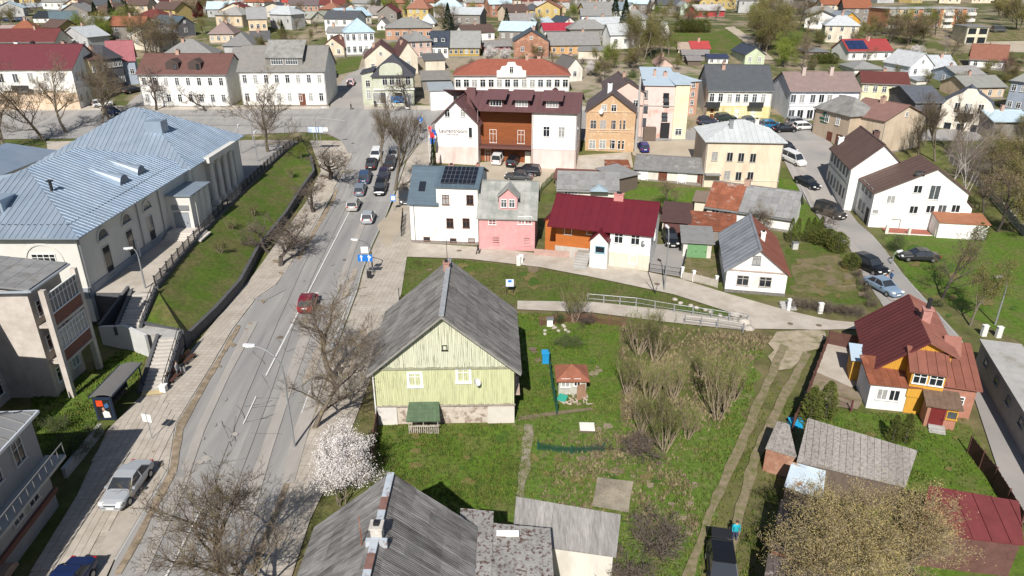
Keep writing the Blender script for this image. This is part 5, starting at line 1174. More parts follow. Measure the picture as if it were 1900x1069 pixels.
yh.block(3.7, 5.9, -3.6, -2.05, 2.05, 'shed', .35, brk2, mat((.15, .10, .07), .8, .3, 2), .25, panel=(.4, None, 20), base=-.6); yh.door('F', 4.5, .9, 1.8, mat((.15, .02, .02), .6, .1)); yh.win('F', 5.5, 1.4, .8, .8, 'plain', fm=yl)
st = MB()
for i in range(5): st.box(4.0, 5.2, -5.1 + i * .3, -3.62, -.15 + i * .12 - .15, -.15 + i * .12)
yh.part('front_steps', st, CONCW)
yh.part('side_dormer', MB().prism([(5.2, 1.0, zre - .6), (5.2, 3.4, zre - .6), (5.2, 2.2, zre + .7)], (1.3, 0, 0)), orr)
hx, hy = yx(1592, 700, 0); hb = MB(); hb.box(hx - .9, hx + .6, hy - 1.0, hy + 1.2, 0, 2.2); hb_ = hb.build('storage_box', mat((.5, .27, .05), .8, .15, 2), yh.root); MB().prism([(hx - 1.1, hy - 1.2, 2.2), (hx + .8, hy - 1.2, 2.2), (hx + .8, hy + 1.4, 2.6), (hx - 1.1, hy + 1.4, 2.6)], (0, 0, .08)).build('box_roof', mat((.42, .52, .6), .5, .05), hb_)

# long low wall building right
lw = [GZ(1822, 631, 3.0), GZ(1900, 768, 3.0), GZ(1975, 880, 3.0)]
e = empty('long_garage', (lw[0].x, lw[0].y, 0), 0, 'long low pale garage row with flat roof along the lane at the right edge', 'garage row'); o = Vector((lw[0].x, lw[0].y, 0))
lww = mat((.34, .32, .30), .9, .15, 1); A_, B_ = Vector((lw[0].x, lw[0].y, 0)) - o, Vector((lw[2].x, lw[2].y, 0)) - o; d = (B_ - A_).normalized(); s_ = Vector((-d.y, d.x, 0))
if s_.x < 0: s_ = -s_
MB().prism([A_ + Vector((0, 0, -.5)), B_ + Vector((0, 0, -.5)), B_ + s_ * 3 + Vector((0, 0, -.5)), A_ + s_ * 3 + Vector((0, 0, -.5))], (0, 0, 3.35)).build('wall', lww, e)
MB().prism([A_ - s_ * .15 - d * .2 + Vector((0, 0, 2.86)), B_ - s_ * .15 + Vector((0, 0, 2.86)), B_ + s_ * 3.2 + Vector((0, 0, 2.86)), A_ + s_ * 3.2 - d * .2 + Vector((0, 0, 2.86))], (0, 0, .14)).build('roof', CONCW, e)
ang = math.atan2(d.y, d.x)
for i in range(6):
    c_ = A_ + d * (2.4 + i * 3.2); fr_, pn_ = win_meshes(.9, .7, 'plain', METAL); o1 = link('window', fr_, e, loc=c_ + Vector((0, 0, 1.9)) - s_ * .01, rz=ang if (-math.sin(ang)) * -1 and Vector((math.sin(ang), -math.cos(ang), 0)).dot(s_) < 0 else ang + math.pi); link('pane', pn_[0], o1)
MB().prism([A_ - d * .12 + Vector((0, 0, 2.0)) + s_ * .3, A_ - d * .12 + Vector((0, 0, 2.0)) + s_ * 2.6, A_ - d * .12 + Vector((0, 0, 2.6)) + s_ * 2.6, A_ - d * .12 + Vector((0, 0, 2.6)) + s_ * .3], (0, 0, .01)).build('sill', white, e)

# sheds at the bottom right
def slab_shed(label, P, zf, zb, rm, wm, name='shed', panel=(.6, None), cat='shed', rib=False):
    """P: roof corners in pixels - front-left, front-right, back-right, back-left"""
    z = [zf, zf, zb, zb]; C = [GZ(x, y, zz) for (x, y), zz in zip(P, z)]
    e = empty(name, (C[0].x, C[0].y, 0), 0, label, cat); o = Vector((C[0].x, C[0].y, 0)); C = [c - o for c in C]
    ctr = sum(C, Vector()) / 4
    lowr = [Vector((ctr.x + (c.x - ctr.x) * .94, ctr.y + (c.y - ctr.y) * .94, 0)) for c in C]
    m = MB()
    for i in range(4):
        a, b = lowr[i], lowr[(i + 1) % 4]; za, zb_ = C[i].z - .02, C[(i + 1) % 4].z - .02
        m.face([(a.x, a.y, -.5), (b.x, b.y, -.5), (b.x, b.y, zb_), (a.x, a.y, za)])
    m.build('wall', wm, e); r = MB(); r.prism(C, (0, 0, .07)); ro = r.build('roof', rm, e)
    panelize(ro, [tuple(c + Vector((0, 0, .07))) for c in C], panel[0], panel[1], rm, 'roof_sheet' if not rib else 'roof_panel', rib=rib, jit=.03, limit=80)
    return e
greyp = mat((.30, .275, .25), .95, .25, 2, col2=(.18, .16, .14), amt=.45, sharp=.2, scale2=1.2, stretch=(4, 4, .6), rnd=.15)
slab_shed('long low shed with pale grey corrugated roof behind the big old roof', [(950, 1008), (1143, 1035), (1152, 957), (958, 925)], 2.3, 3.0, mat((.30, .285, .27), .9, .3, 3, col2=(.20, .185, .175), amt=.45, sharp=.3, scale2=1.2, stretch=(4, .5, 1), rnd=.13), offw, panel=(.5, None), rib=True)
slab_shed('wide plank roofed shed behind the pale budding tree', [(1478, 858), (1680, 905), (1702, 838), (1498, 781)], 2.2, 2.9, greyp, wood, panel=(.45, None))
slab_shed('small ragged grey shed with brick wall at the end of the brown fence', [(1420, 833), (1478, 850), (1464, 790), (1442, 783)], 2.0, 2.5, greyp, brick, panel=(.5, .9))
slab_shed('low lean-to with pale blue and rusty patchwork sheet roof', [(1455, 903), (1526, 928), (1532, 876), (1469, 858)], 2.0, 2.6, mat((.46, .54, .60), .6, .1, 1, col2=(.36, .17, .07), amt=.44, sharp=.05, scale2=.6, rnd=.08), wood, panel=(1.0, 1.0), rib=False)
slab_shed('old brick barn with blackened sagging roof below the patchwork lean-to', [(1428, 1020), (1560, 1062), (1590, 985), (1448, 930)], 2.6, 3.0, mat((.055, .045, .045), .9, .4, 2, col2=(.17, .08, .055), amt=.34, sharp=.1, scale2=1.3, rnd=.25), brick, panel=(.9, 1.0), name='barn', cat='barn')
slab_shed('second black roofed brick barn at the bottom edge right of the dark car', [(1405, 1150), (1600, 1190), (1600, 1090), (1424, 1032)], 2.4, 3.0, mat((.10, .08, .075), .9, .4, 2, col2=(.35, .30, .27), amt=.36, sharp=.1, scale2=1.0, rnd=.2), brick, panel=(.9, 1.0), name='barn', cat='barn')
slab_shed('long maroon roofed timber shed at the bottom right corner', [(1700, 990), (1899, 1013), (1890, 932), (1722, 905)], 2.6, 3.3, mat((.145, .033, .034), .7, .2, 1.2, rnd=.07), mat((.12, .06, .05), .9, .3, 2), panel=(1.05, None), rib=True)

# ---- across the street and beyond (rows of town houses) --------------------------
u1_ = Bld('town_hall', 'long white two storey building with maroon roof and blind side gable at upper left', 'building', (-60, 205), (150, 203), h=8)
u1_.h = zat(u1_.o.y, 128) - u1_.z; rise1 = u1_.rz(u1_.w * .5, 6.5, 83) - u1_.h; u1_.block(0, u1_.w, 0, 13, u1_.h, 'gx', rise1, W_((.78, .76, .71)), mat((.13, .033, .04), .6, .08, wave=('X', .6)), .4)
u1_.wpx('F', [(2, 145), (29, 145), (57, 143), (86, 143), (115, 143)], 1.2, 1.9, 'mull'); u1_.part('lower_plaster', MB().box(-.05, u1_.w + .05, -.07, -.002, -.5, u1_.h * .42), W_((.62, .48, .36)))
u1_.wpx('F', [(22, 180), (65, 178), (95, 180), (120, 180)], 2.6, 2.6, 'multi', fm=mat((.4, .27, .1), .7, .1)); u1_.grid('R', 2, 5, 1.1, 1.7, 'mull'); u1_.part('balcony', MB().box(u1_.w * .47, u1_.w * .62, -1.2, -.08, 4.2, 4.4).box(u1_.w * .47, u1_.w * .62, -1.2, -1.1, 4.4, 5.3), IRON)
u1_.chim(u1_.w * .4, 7.5, .8, 1.0, white); u1_.chim(u1_.w * .55, 7.2, .7, .9, dark)
FAR = [
 # label, A, B, ey, ry, roof, wall, roofcolour, rows, cols, depth, kwargs
 ('maroon roofed long building behind the upper left town hall', (-30, 112), (108, 110), 78, 54, 'gx', offw, (.13, .035, .035), 1, 8, 10, {}),
 ('brown roofed house with yellow wall behind the town hall gable', (182, 190), (206, 182), 112, 82, 'gx', W_((.6, .5, .3)), (.11, .06, .05), 2, 2, 12, {}),
 ('dark grey panelled tower like house on the lane', (203, 168), (236, 160), 108, 84, 'hip', darkw, (.06, .06, .07), 2, 4, 9, {}),
 ('house with pinkish red roof and bluish gable left of the lane', (212, 160), (258, 156), 113, 76, 'gx', blue_w, (.30, .11, .12), 1, 3, 9, dict(side=2)),
 ('white two storey shop house with brown roof and dormers on the main street', (267, 198), (428, 199), 137, 100, 'gx', W_((.78, .77, .74)), (.13, .065, .055), 2, 8, 11, dict(chim=2, wh=1.7)),
 ('hip roofed grey slate house behind the brown roofed shop house', (300, 122), (400, 118), 104, 73, 'hip', cream, SLATE, 1, 4, 12, {}),
 ('white two storey house with big grey roof and wide dormer on the main street', (452, 199), (608, 198), 131, 85, 'gx', W_((.78, .76, .71)), (.20, .19, .175), 2, 8, 12, dict(wh=1.8)),
 ('grey wing with slate roof joined left of the big dormer house', (428, 150), (452, 150), 128, 88, 'gx', grey_w, (.2, .19, .18), 0, 0, 12, dict(chim=0)),
 ('white house with pale blue pyramid roof and twin rows of windows', (643, 105), (697, 102), 59, 34, 'pyr', W_((.76, .77, .79)), (.36, .47, .54), 2, 5, 9, dict(chim=0, wh=1.7, wave=('X', .8))),
 ('small peach gabled house left of the pyramid roofed house', (598, 106), (640, 106), 87, 70, 'gy', peach, (.16, .075, .06), 1, 2, 10, {}),
 ('white annex with low grey roof behind the peach gable', (608, 78), (642, 78), 60, 50, 'gx', whitew, SLATE, 1, 2, 7, {}),
 ('cream gabled house with dark red roof behind the sage corner house', (678, 142), (740, 140), 108, 82, 'gy', cream, (.12, .06, .055), 1, 2, 14, {}),
 ('second cream house with long brown roof right of the first cream gable', (742, 138), (776, 136), 103, 78, 'gy', cream, (.11, .055, .05), 1, 1, 14, {}),
 ('orange brick house with grey hip roof and round arched window', (716, 78), (803, 76), 51, 33, 'hip', W_((.46, .27, .18)), (.23, .225, .21), 1, 6, 11, dict(ww=1.3)),
 ('pinkish grey house with dark hip roof between brick and navy roofs', (762, 112), (802, 108), 76, 58, 'hip', pt, SLATE, 2, 3, 10, {}),
 ('white house with navy roof and two round dormers', (800, 107), (832, 107), 85, 58, 'gx', whitew, NAVY, 1, 3, 9, dict(chim=0)),
 ('mustard yellow timber house under weathered grey roof', (832, 106), (890, 106), 87, 58, 'gx', W_((.42, .29, .07)), (.25, .25, .24), 1, 6, 9, dict(chim=0)),
 ('long white school with red hip roof and curved parapet behind the hotel', (843, 173), (1056, 173), 139, 110, 'hip', W_((.78, .74, .70)), (.26, .085, .055), 1, 14, 12, dict(chim=2, wh=1.8, ww=1.3)),
 ('brick house with broad gable and blue black roof behind the school', (953, 108), (1018, 108), 77, 57, 'gy', brick, (.07, .085, .10), 1, 2, 12, dict(chim=1)),
 ('long orange walled house with bowed grey slate roof', (1020, 104), (1112, 102), 83, 60, 'gx', W_((.55, .33, .16)), (.22, .21, .2), 1, 6, 9, {}),
 ('white house with bright crimson roof above the long slate roof', (1010, 66), (1078, 64), 57, 43, 'gx', whitew, (.33, .03, .05), 1, 4, 8, {}),
 ('white gabled house with navy black roof beside the crimson roof', (1044, 56), (1068, 54), 42, 32, 'gy', whitew, (.05, .07, .085), 1, 1, 10, {}),
 ('little orange timber gable among far roofs', (1011, 36), (1030, 36), 28, 20, 'gy', W_((.45, .24, .08)), (.15, .07, .05), 1, 1, 8, {}),
 ('small white house with dark opening in front of the brick gable', (1052, 152), (1080, 150), 126, 108, 'gy', offw, (.14, .13, .12), 1, 1, 9, {}),
 ('low cream building with flat roof behind the slate roofed orange house', (1072, 112), (1122, 114), 94, 88, 'shed', cream, SLATE, 0, 0, 7, dict(chim=0)),
 ('pale pink gable peeking over the rust spotted roof', (1218, 124), (1248, 124), 120, 109, 'gy', pt, (.3, .2, .17), 0, 0, 8, {}),
 ('house with tomato red roof on the green slope', (1283, 99), (1316, 99), 90, 77, 'gx', cream, (.36, .055, .055), 1, 3, 7, {}),
 ('house with sandy roof joined left of the tomato red roof', (1258, 98), (1282, 99), 91, 79, 'gx', cream, (.36, .28, .22), 1, 2, 7, dict(chim=0)),
 ('long grey sheds in front of the tomato red roof', (1266, 112), (1314, 113), 101, 93, 'gx', greyw, (.24, .22, .21), 0, 0, 6, dict(chim=0)),
 ('second long grey shed with dark front below the first', (1276, 122), (1300, 122), 112, 104, 'gx', wood, (.22, .2, .2), 0, 0, 5, dict(chim=0)),
 ('low white house with navy blue roof', (1314, 118), (1350, 118), 108, 101, 'gx', whitew, (.035, .045, .09), 1, 3, 6, dict(chim=0)),
 ('pale green gabled house with navy roof on the slope', (1381, 121), (1417, 121), 101, 88, 'gy', W_((.50, .56, .40)), (.05, .06, .085), 1, 2, 13, dict(chim=0)),
 ('orange timber house with grey blue roof beneath the flats', (1557, 53), (1594, 53), 38, 23, 'gy', W_((.55, .30, .05)), (.25, .28, .31), 1, 1, 13, {}),
 ('white house with red roof and solar panels on the hillside', (1572, 114), (1652, 112), 95, 73, 'gx', whitew, (.28, .045, .045), 1, 4, 9, dict(chim=2)),
 ('grey hip roofed house below the solar panel house', (1583, 140), (1636, 140), 127, 113, 'hip', offw, (.25, .25, .24), 0, 0, 9, dict(chim=0)),
 ('white gabled house with white metal roof and balcony', (1684, 146), (1728, 144), 122, 99, 'gy', W_((.74, .76, .78)), (.5, .51, .52), 1, 2, 10, {}),
 ('long building with light grey metal roof joined to the white gable', (1729, 142), (1773, 142), 127, 103, 'gx', offw, (.42, .44, .46), 1, 3, 10, {}),
 ('white house with terracotta roof and dormer at upper right', (1797, 126), (1862, 132), 109, 83, 'gx', whitew, (.22, .095, .065), 1, 3, 9, dict(side=1)),
 ('bluish gabled house with patchy grey roof', (1772, 160), (1822, 158), 139, 123, 'gx', blue_w, (.28, .27, .26), 0, 0, 9, dict(side=1)),
 ('cream and maroon house with long grey roof right of the navy roof', (1788, 186), (1860, 184), 162, 141, 'gx', W_((.62, .47, .33)), (.24, .24, .22), 1, 4, 9, {}),
 ('small yellow house with maroon roof far behind the tree tops', (1700, 158), (1722, 156), 150, 144, 'gx', offw, (.3, .32, .34), 0, 0, 6, dict(chim=0)),
 # upper left far rows
 ('house with black roof and white gateway at upper left', (63, 42), (93, 42), 33, 21, 'gx', whitew, (.025, .03, .035), 1, 2, 9, dict(chim=0)),
 ('cream boxy house with flat roof next to the black roof', (94, 38), (118, 38), 19, 17, 'flat', W_((.66, .56, .42)), (.45, .48, .5), 1, 2, 8, dict(chim=0)),
 ('house with steel blue gable roof beside the boxy house', (98, 56), (148, 52), 38, 21, 'gx', cream, (.10, .14, .16), 1, 2, 8, {}),
 ('long white building with pale blue roof and white chimneys', (118, 34), (166, 33), 26, 10, 'gx', offw, (.44, .52, .56), 1, 4, 9, dict(chim=3)),
 ('low row of pinkish sheds along the upper left street', (0, 60), (66, 58), 53, 47, 'gx', pt, (.36, .28, .26), 0, 0, 6, dict(chim=0)),
 ('reddish roofed cottage at far upper left', (0, 30), (22, 28), 24, 15, 'gx', offw, (.26, .11, .08), 1, 2, 8, {}),
 ('navy roofed cottage near the far upper left corner', (18, 26), (40, 26), 22, 15, 'gx', cream, (.05, .06, .08), 1, 2, 8, {}),
 ('pale metal roofed row of sheds at far upper left', (34, 18), (88, 16), 14, 6, 'gx', offw, (.38, .42, .45), 0, 0, 8, {}),
 ('tall pinkish house with brown roof at the top left', (262, 20), (292, 20), 11, -3, 'gx', W_((.45, .33, .28)), (.2, .13, .11), 1, 3, 9, {}),
 ('bright red walled house under brown roof at the top left', (318, 33), (362, 33), 17, 1, 'gx', W_((.36, .05, .03)), (.17, .11, .09), 1, 4, 9, {}),
 ('narrow black house with blue black roof and white gutter', (330, 72), (364, 66), 46, 31, 'gy', darkw, (.07, .10, .13), 1, 1, 14, {}),
 ('cream house with purplish brown hip roof', (390, 82), (436, 81), 62, 40, 'hip', W_((.66, .52, .38)), (.24, .18, .165), 1, 4, 10, {}),
 ('beige building with arched openings behind the purplish hip roof', (402, 50), (452, 52), 27, 12, 'hip', W_((.6, .48, .34)), (.3, .29, .27), 1, 3, 10, {}),
 ('grey roofed house with orange chimney stack near the street', (416, 100), (470, 100), 84, 60, 'hip', grey_w, (.19, .185, .18), 0, 0, 11, dict(chim=0)),
 ('peach apartment block with grey roof behind the dormer house', (464, 66), (498, 64), 35, 14, 'gx', W_((.66, .52, .36)), (.27, .27, .27), 1, 3, 10, {}),
 ('small black roofed house left of the round headed spruce', (468, 88), (502, 86), 76, 58, 'gx', offw, (.1, .1, .1), 0, 0, 9, {}),
 ('white house with light grey roof below the red roof', (503, 44), (536, 46), 22, 12, 'gx', whitew, (.42, .45, .47), 1, 3, 8, {}),
 ('white house with scarlet roof at the top edge', (512, 14), (535, 14), 5, -3, 'gx', whitew, (.36, .06, .05), 0, 0, 8, {}),
 ('orange brick row with dark roof at the top', (536, 22), (592, 22), 9, -5, 'gx', W_((.42, .25, .18)), (.13, .10, .10), 1, 6, 9, {}),
 ('maroon shed like house in front of the orange brick row', (537, 46), (562, 45), 31, 20, 'gx', (.10, .04, .04), (.12, .04, .045), 0, 0, 8, dict(chim=0)),
 ('beige gable with white shutters left of the green grey roof', (577, 44), (603, 42), 34, 22, 'gy', cream, (.3, .3, .26), 0, 0, 9, {}),
 ('cottage with mossy grey green roof', (603, 42), (623, 40), 36, 21, 'gx', offw, (.27, .29, .24), 0, 0, 8, dict(chim=0)),
 ('white house with big pale blue roof above the pyramid roof', (638, 50), (690, 46), 31, 15, 'gx', W_((.7, .64, .5)), (.38, .50, .57), 1, 4, 10, {}),
 ('long grey roofed house above the pale blue roof', (630, 18), (672, 17), 12, 5, 'gx', cream, (.2, .22, .23), 0, 0, 8, dict(chim=0)),
 ('grey roofed cottage at the wood edge', (692, 34), (718, 33), 27, 12, 'gx', offw, (.27, .24, .22), 0, 0, 9, {}),
 ('white gable between pyramid roof and brick house', (700, 56), (718, 56), 46, 35, 'gy', whitew, (.25, .24, .22), 1, 1, 8, {}),
 ('building with rounded pale grey metal roof', (780, 50), (806, 50), 42, 25, 'hip', offw, (.45, .48, .48), 0, 0, 9, dict(chim=0)),
 ('ruinous orange brick house among trees', (846, 45), (900, 44), 33, 20, 'gx', W_((.42, .20, .12)), (.25, .22, .2), 1, 5, 8, {}),
 ('maroon roofed house at the top centre', (866, 8), (898, 8), 4, -5, 'gx', offw, (.17, .06, .08), 0, 0, 8, {}),
 ('long grey slate roof house right of the ruin', (946, 47), (998, 46), 41, 25, 'gx', cream, (.25, .235, .23), 0, 0, 9, dict(chim=2)),
 ('white farmstead with dark windows at the top centre', (992, 26), (1018, 26), 14, 3, 'gx', whitew, (.4, .4, .4), 1, 3, 8, {}),
 ('white house left of the farmstead', (970, 22), (990, 22), 12, 4, 'gx', whitew, (.3, .24, .2), 0, 0, 8, {}),
 ('dark roofed building behind the long slate roof', (946, 24), (984, 24), 21, 15, 'gx', greyw, (.06, .07, .08), 0, 0, 6, dict(chim=0)),
 ('sandstone gable right of the farmstead', (1031, 24), (1050, 24), 15, 7, 'gy', W_((.5, .4, .26)), (.3, .28, .26), 1, 1, 8, {}),
 ('pale blue metal roofed shed left of the crimson roof', (998, 52), (1030, 50), 42, 34, 'shed', offw, (.44, .52, .56), 0, 0, 7, dict(chim=0)),
 ('small sandy yellow gable in the far meadow', (1107, 26), (1122, 26), 17, 8, 'gy', W_((.55, .43, .22)), (.3, .28, .25), 1, 1, 7, {}),
 ('white gabled house under the tall dark spruce', (1158, 32), (1182, 30), 18, 5, 'gy', whitew, (.2, .24, .27), 0, 0, 8, {}),
 ('white and mint gabled house at the top right of centre', (1262, 28), (1278, 28), 12, 4, 'gy', W_((.5, .6, .5)), (.32, .34, .33), 1, 1, 9, {}),
 ('long pale roofed house with red and white verandah', (1292, 33), (1344, 32), 20, 9, 'gx', W_((.4, .06, .06)), (.42, .40, .39), 1, 2, 9, dict(chim=0)),
 ('tiny white A frame hut on the meadow', (1228, 66), (1243, 66), 58, 43, 'gy', whitew, (.6, .6, .58), 0, 0, 8, dict(chim=0)),
 ('white rendered house at the top near the woods', (1344, 12), (1372, 12), 2, -8, 'gx', whitew, (.35, .36, .38), 1, 3, 8, {}),
 ('navy roofed house at the top near the woods', (1316, 10), (1342, 10), 6, -4, 'gx', offw, (.04, .05, .10), 0, 0, 8, {}),
 ('brick church like house with arched window among trees', (1511, 27), (1537, 27), 4, -8, 'gy', W_((.5, .26, .16)), (.3, .3, .3), 1, 1, 9, {}),
 ('small dark hut with grey roof left of the hedge', (1494, 102), (1536, 102), 95, 88, 'hip', (.15, .03, .03), (.16, .17, .18), 0, 0, 7, dict(chim=0)),
 ('dark plank sheds behind the sage corner house', (784, 170), (835, 168), 148, 132, 'gx', greyw, (.2, .185, .17), 0, 0, 9, dict(chim=0)),
 ('white workshop with wall sign between hotel and school', (800, 206), (842, 204), 168, 156, 'shed', whitew, (.3, .33, .35), 0, 0, 8, dict(chim=0)),
 ('small dark roofed outhouse between the cream gables and slate sheds', (790, 132), (826, 130), 112, 100, 'shed', cream, (.12, .12, .12), 0, 0, 6, dict(chim=0)),
 ('dark red walled shed left of the mustard timber house', (898, 96), (948, 94), 86, 76, 'gx', (.22, .03, .03), (.22, .21, .2), 0, 0, 6, dict(chim=0)),
 ('beige gable house above the school roof at left', (676, 112), (700, 112), 100, 92, 'gx', offw, (.15, .13, .12), 0, 0, 6, dict(chim=0)),
]
FB = {}
for row in FAR:
    lab, A, B, ey, ry, roof, wc, rc, rows, cols, d, kw = row
    FB[lab] = house(lab, A, B, ey, ry, roof, wc, rc, rows, cols, d=d, name='town_house' if A[1] > 100 else 'house', **kw)
# dormers of the main street house, curved parapet of the school, round dormers, bay of the sage house
a = [v for k_, v in FB.items() if 'big grey roof and wide dormer' in k_][0]
for px, n_ in ((513, 0), (540, 1)):
    q = a.hit(px, 130, 'F'); zb = a.roofz(q.x, 1.3)
    add_win(a.root, (q.x, 1.2, zb + .75), 0, 2.6, 1.3, 'multi')
qa, qb = a.hit(490, 130, 'F').x, a.hit(562, 130, 'F').x; zb = a.roofz(3, 1.3)
db = MB(); db.prism([(qa, .9, zb + 1.45), (qb, .9, zb + 1.45), (qb, 5.9, zb + 4.7), (qa, 5.9, zb + 4.7)], (0, 0, .12)); db.build('dormer_roof', slate_m, a.root)
a.part('dormer', MB().box(qa + .2, qb - .2, 1.21, 4.0, zb - .5, zb + 1.5), mat((.2, .19, .18), .9, .1)); a.door('F', a.hit(562, 190, 'F').x, 1.2, 2.8)
a = [v for k_, v in FB.items() if 'long white school' in k_][0]
q = a.hit(949, 139, 'F'); cg = MB(); pts = [(-3.4, a.h - .5), (3.4, a.h - .5), (3.4, a.h + 1.0), (2.6, a.h + 1.1), (2.3, a.h + 1.9), (1.2, a.h + 2.1), (.8, a.h + 2.9), (-.8, a.h + 2.9), (-1.2, a.h + 2.1), (-2.3, a.h + 1.9), (-2.6, a.h + 1.1), (-3.4, a.h + 1.0)]
cg.prism([(q.x + x, -.5, z) for x, z in pts], (0, .45, 0)); a.part('parapet', cg, W_((.78, .74, .70))); add_win(a.root, (q.x, -.5, a.h + 1.2), 0, .9, 1.5)
a = [v for k_, v in FB.items() if 'two round dormers' in k_][0]
for px in (808, 822):
    q = a.hit(px, 85, 'F'); zb = a.roofz(q.x, 1.0); dd = MB().tube((q.x, .9, zb + .7), (q.x, 3, zb + .7), .9, .9, 10, cap=True); do = dd.build('dormer', mat((.05, .06, .08), .6, .1), a.root); add_win(a.root, (q.x, .88, zb + .7), 0, .9, .9, 'plain')
a = [v for k_, v in FB.items() if 'brown roof and dormers' in k_][0]
for px in (316, 358): q = a.hit(px, 130, 'F'); zb = a.roofz(q.x, 1.2); a.part('dormer', MB().prism([(q.x - 1.4, 1.0, zb - .2), (q.x + 1.4, 1.0, zb - .2), (q.x + 1.4, 1.0, zb + 1.4), (q.x, 1.0, zb + 2.2), (q.x - 1.4, 1.0, zb + 1.4)], (0, 4, 0)), mat((.07, .05, .045), .8, .1)); add_win(a.root, (q.x + .7, 1.0, zb + .6), 0, .6, 1.2, 'plain', fm=dark)
a = [v for k_, v in FB.items() if 'solar panels on the hillside' in k_][0]
for i in range(3):
    for j in range(2): x = .2 + i * 1.9; y = .4 + j * 1.7; a.part('solar_panel', MB().prism([(x, y, a.roofz(x, y) + .25), (x + 1.8, y, a.roofz(x, y) + .25), (x + 1.8, y + 1.6, a.roofz(x, y + 1.6) + .25), (x, y + 1.6, a.roofz(x, y + 1.6) + .25)], (0, 0, .05)), mat((.02, .035, .09), .2, .1, spec=.6))
# sage corner house
sage = W_((.47, .49, .39)); sg = Bld('corner_shop', 'sage green corner shop with curved front gable, dark roof and blue shop sign', 'shop', (696, 198), (769, 196), h=8)
sg.h = zat(sg.o.y, 139) - sg.z; sg.block(0, sg.w, 0, 11, sg.h, 'hip', sg.rz(sg.w / 2, 5.5, 101) - sg.h, sage, mat((.055, .055, .065), .7, .1), .5)
sg.block(-2.6, -.01, 1.5, 9, sg.h, 'shedx', .6, sage, mat((.055, .055, .065), .7, .1), .3); sg.win('F', -1.3, 2.4, 1, 2); sg.win('F', -1.3, sg.h * .7, 1, 1.5)
sg.blk = (0, sg.w, 0, 11, sg.h, 'flat', 0); x0 = sg.hit(704, 140, 'F').x; x1 = sg.hit(747, 140, 'F').x; xm_ = (x0 + x1) / 2
pts = [(x0, sg.h - .6), (x1, sg.h - .6), (x1, sg.h + 1.0)] + [(xm_ + (x1 - xm_) * math.cos(t), sg.h + 1.0 + 1.5 * math.sin(t)) for t in (.5, .9, 1.3, 1.84, 2.24, 2.64)] + [(x0, sg.h + 1.0)]
sg.part('curved_gable', MB().prism([(x, -.25, z) for x, z in pts], (0, .24, 0)), sage)
sg.wpx('F', [(714, 150), (727, 150), (739, 150), (757, 150)], 1.1, 1.9); sg.wpx('F', [(699, 182), (711, 182), (740, 182), (757, 183)], 1.7, 2.4, 'plain', fm=white); sg.door('F', sg.hit(723, 190, 'F').x, 1.4, 2.8, white)
q = sg.hit(737, 184, 'F'); sg.part('shop_sign', MB().box(q.x - 1.4, q.x + 1.4, -.2, -.12, q.z - .6, q.z + .6), mat((.05, .25, .6), .5, .2, 3)); sg.part('cornice', MB().box(-.2, sg.w + .2, -.3, -.002, sg.h * .52, sg.h * .56), white)
# flats on the hill and the cream block in front of them
fl = house('three storey block of flats in orange brick and cream with balconies on the hill', (1643, 53), (1804, 50), 17, 12, 'flat', W_((.48, .22, .12)), (.4, .4, .4), 0, 0, d=12, name='block_of_flats', cat='block of flats', chim=0)
H_ = fl.h
for i in range(8):
    x = fl.w * (i + .5) / 8; 
    if i in (1, 5): fl.part('cream_panel', MB().box(x - fl.w / 16, x + fl.w / 16, -.08, -.002, -.5, H_), W_((.66, .56, .38)))
    for r_ in range(3):
        z = H_ * (r_ + .55) / 3
        if i in (0, 3, 5, 7): fl.part('balcony', MB().box(x - 1.6, x + 1.6, -1.1, -.09, z - 1.2, z - .3), W_((.68, .66, .62))); fl.win('F', x, z + .3, 2.8, 1.3, 'multi', out=.1)
        else: fl.win('F', x, z, 1.5, 1.4, 'cross', out=.1)
cb = house('cream two storey ruin with empty windows below the flats', (1788, 83), (1828, 84), 50, 40, 'flat', W_((.62, .58, .45)), (.2, .2, .2), 2, 2, d=10, name='ruined_building', cat='building', chim=0, ww=2.2, wh=1.8, fm=dark)

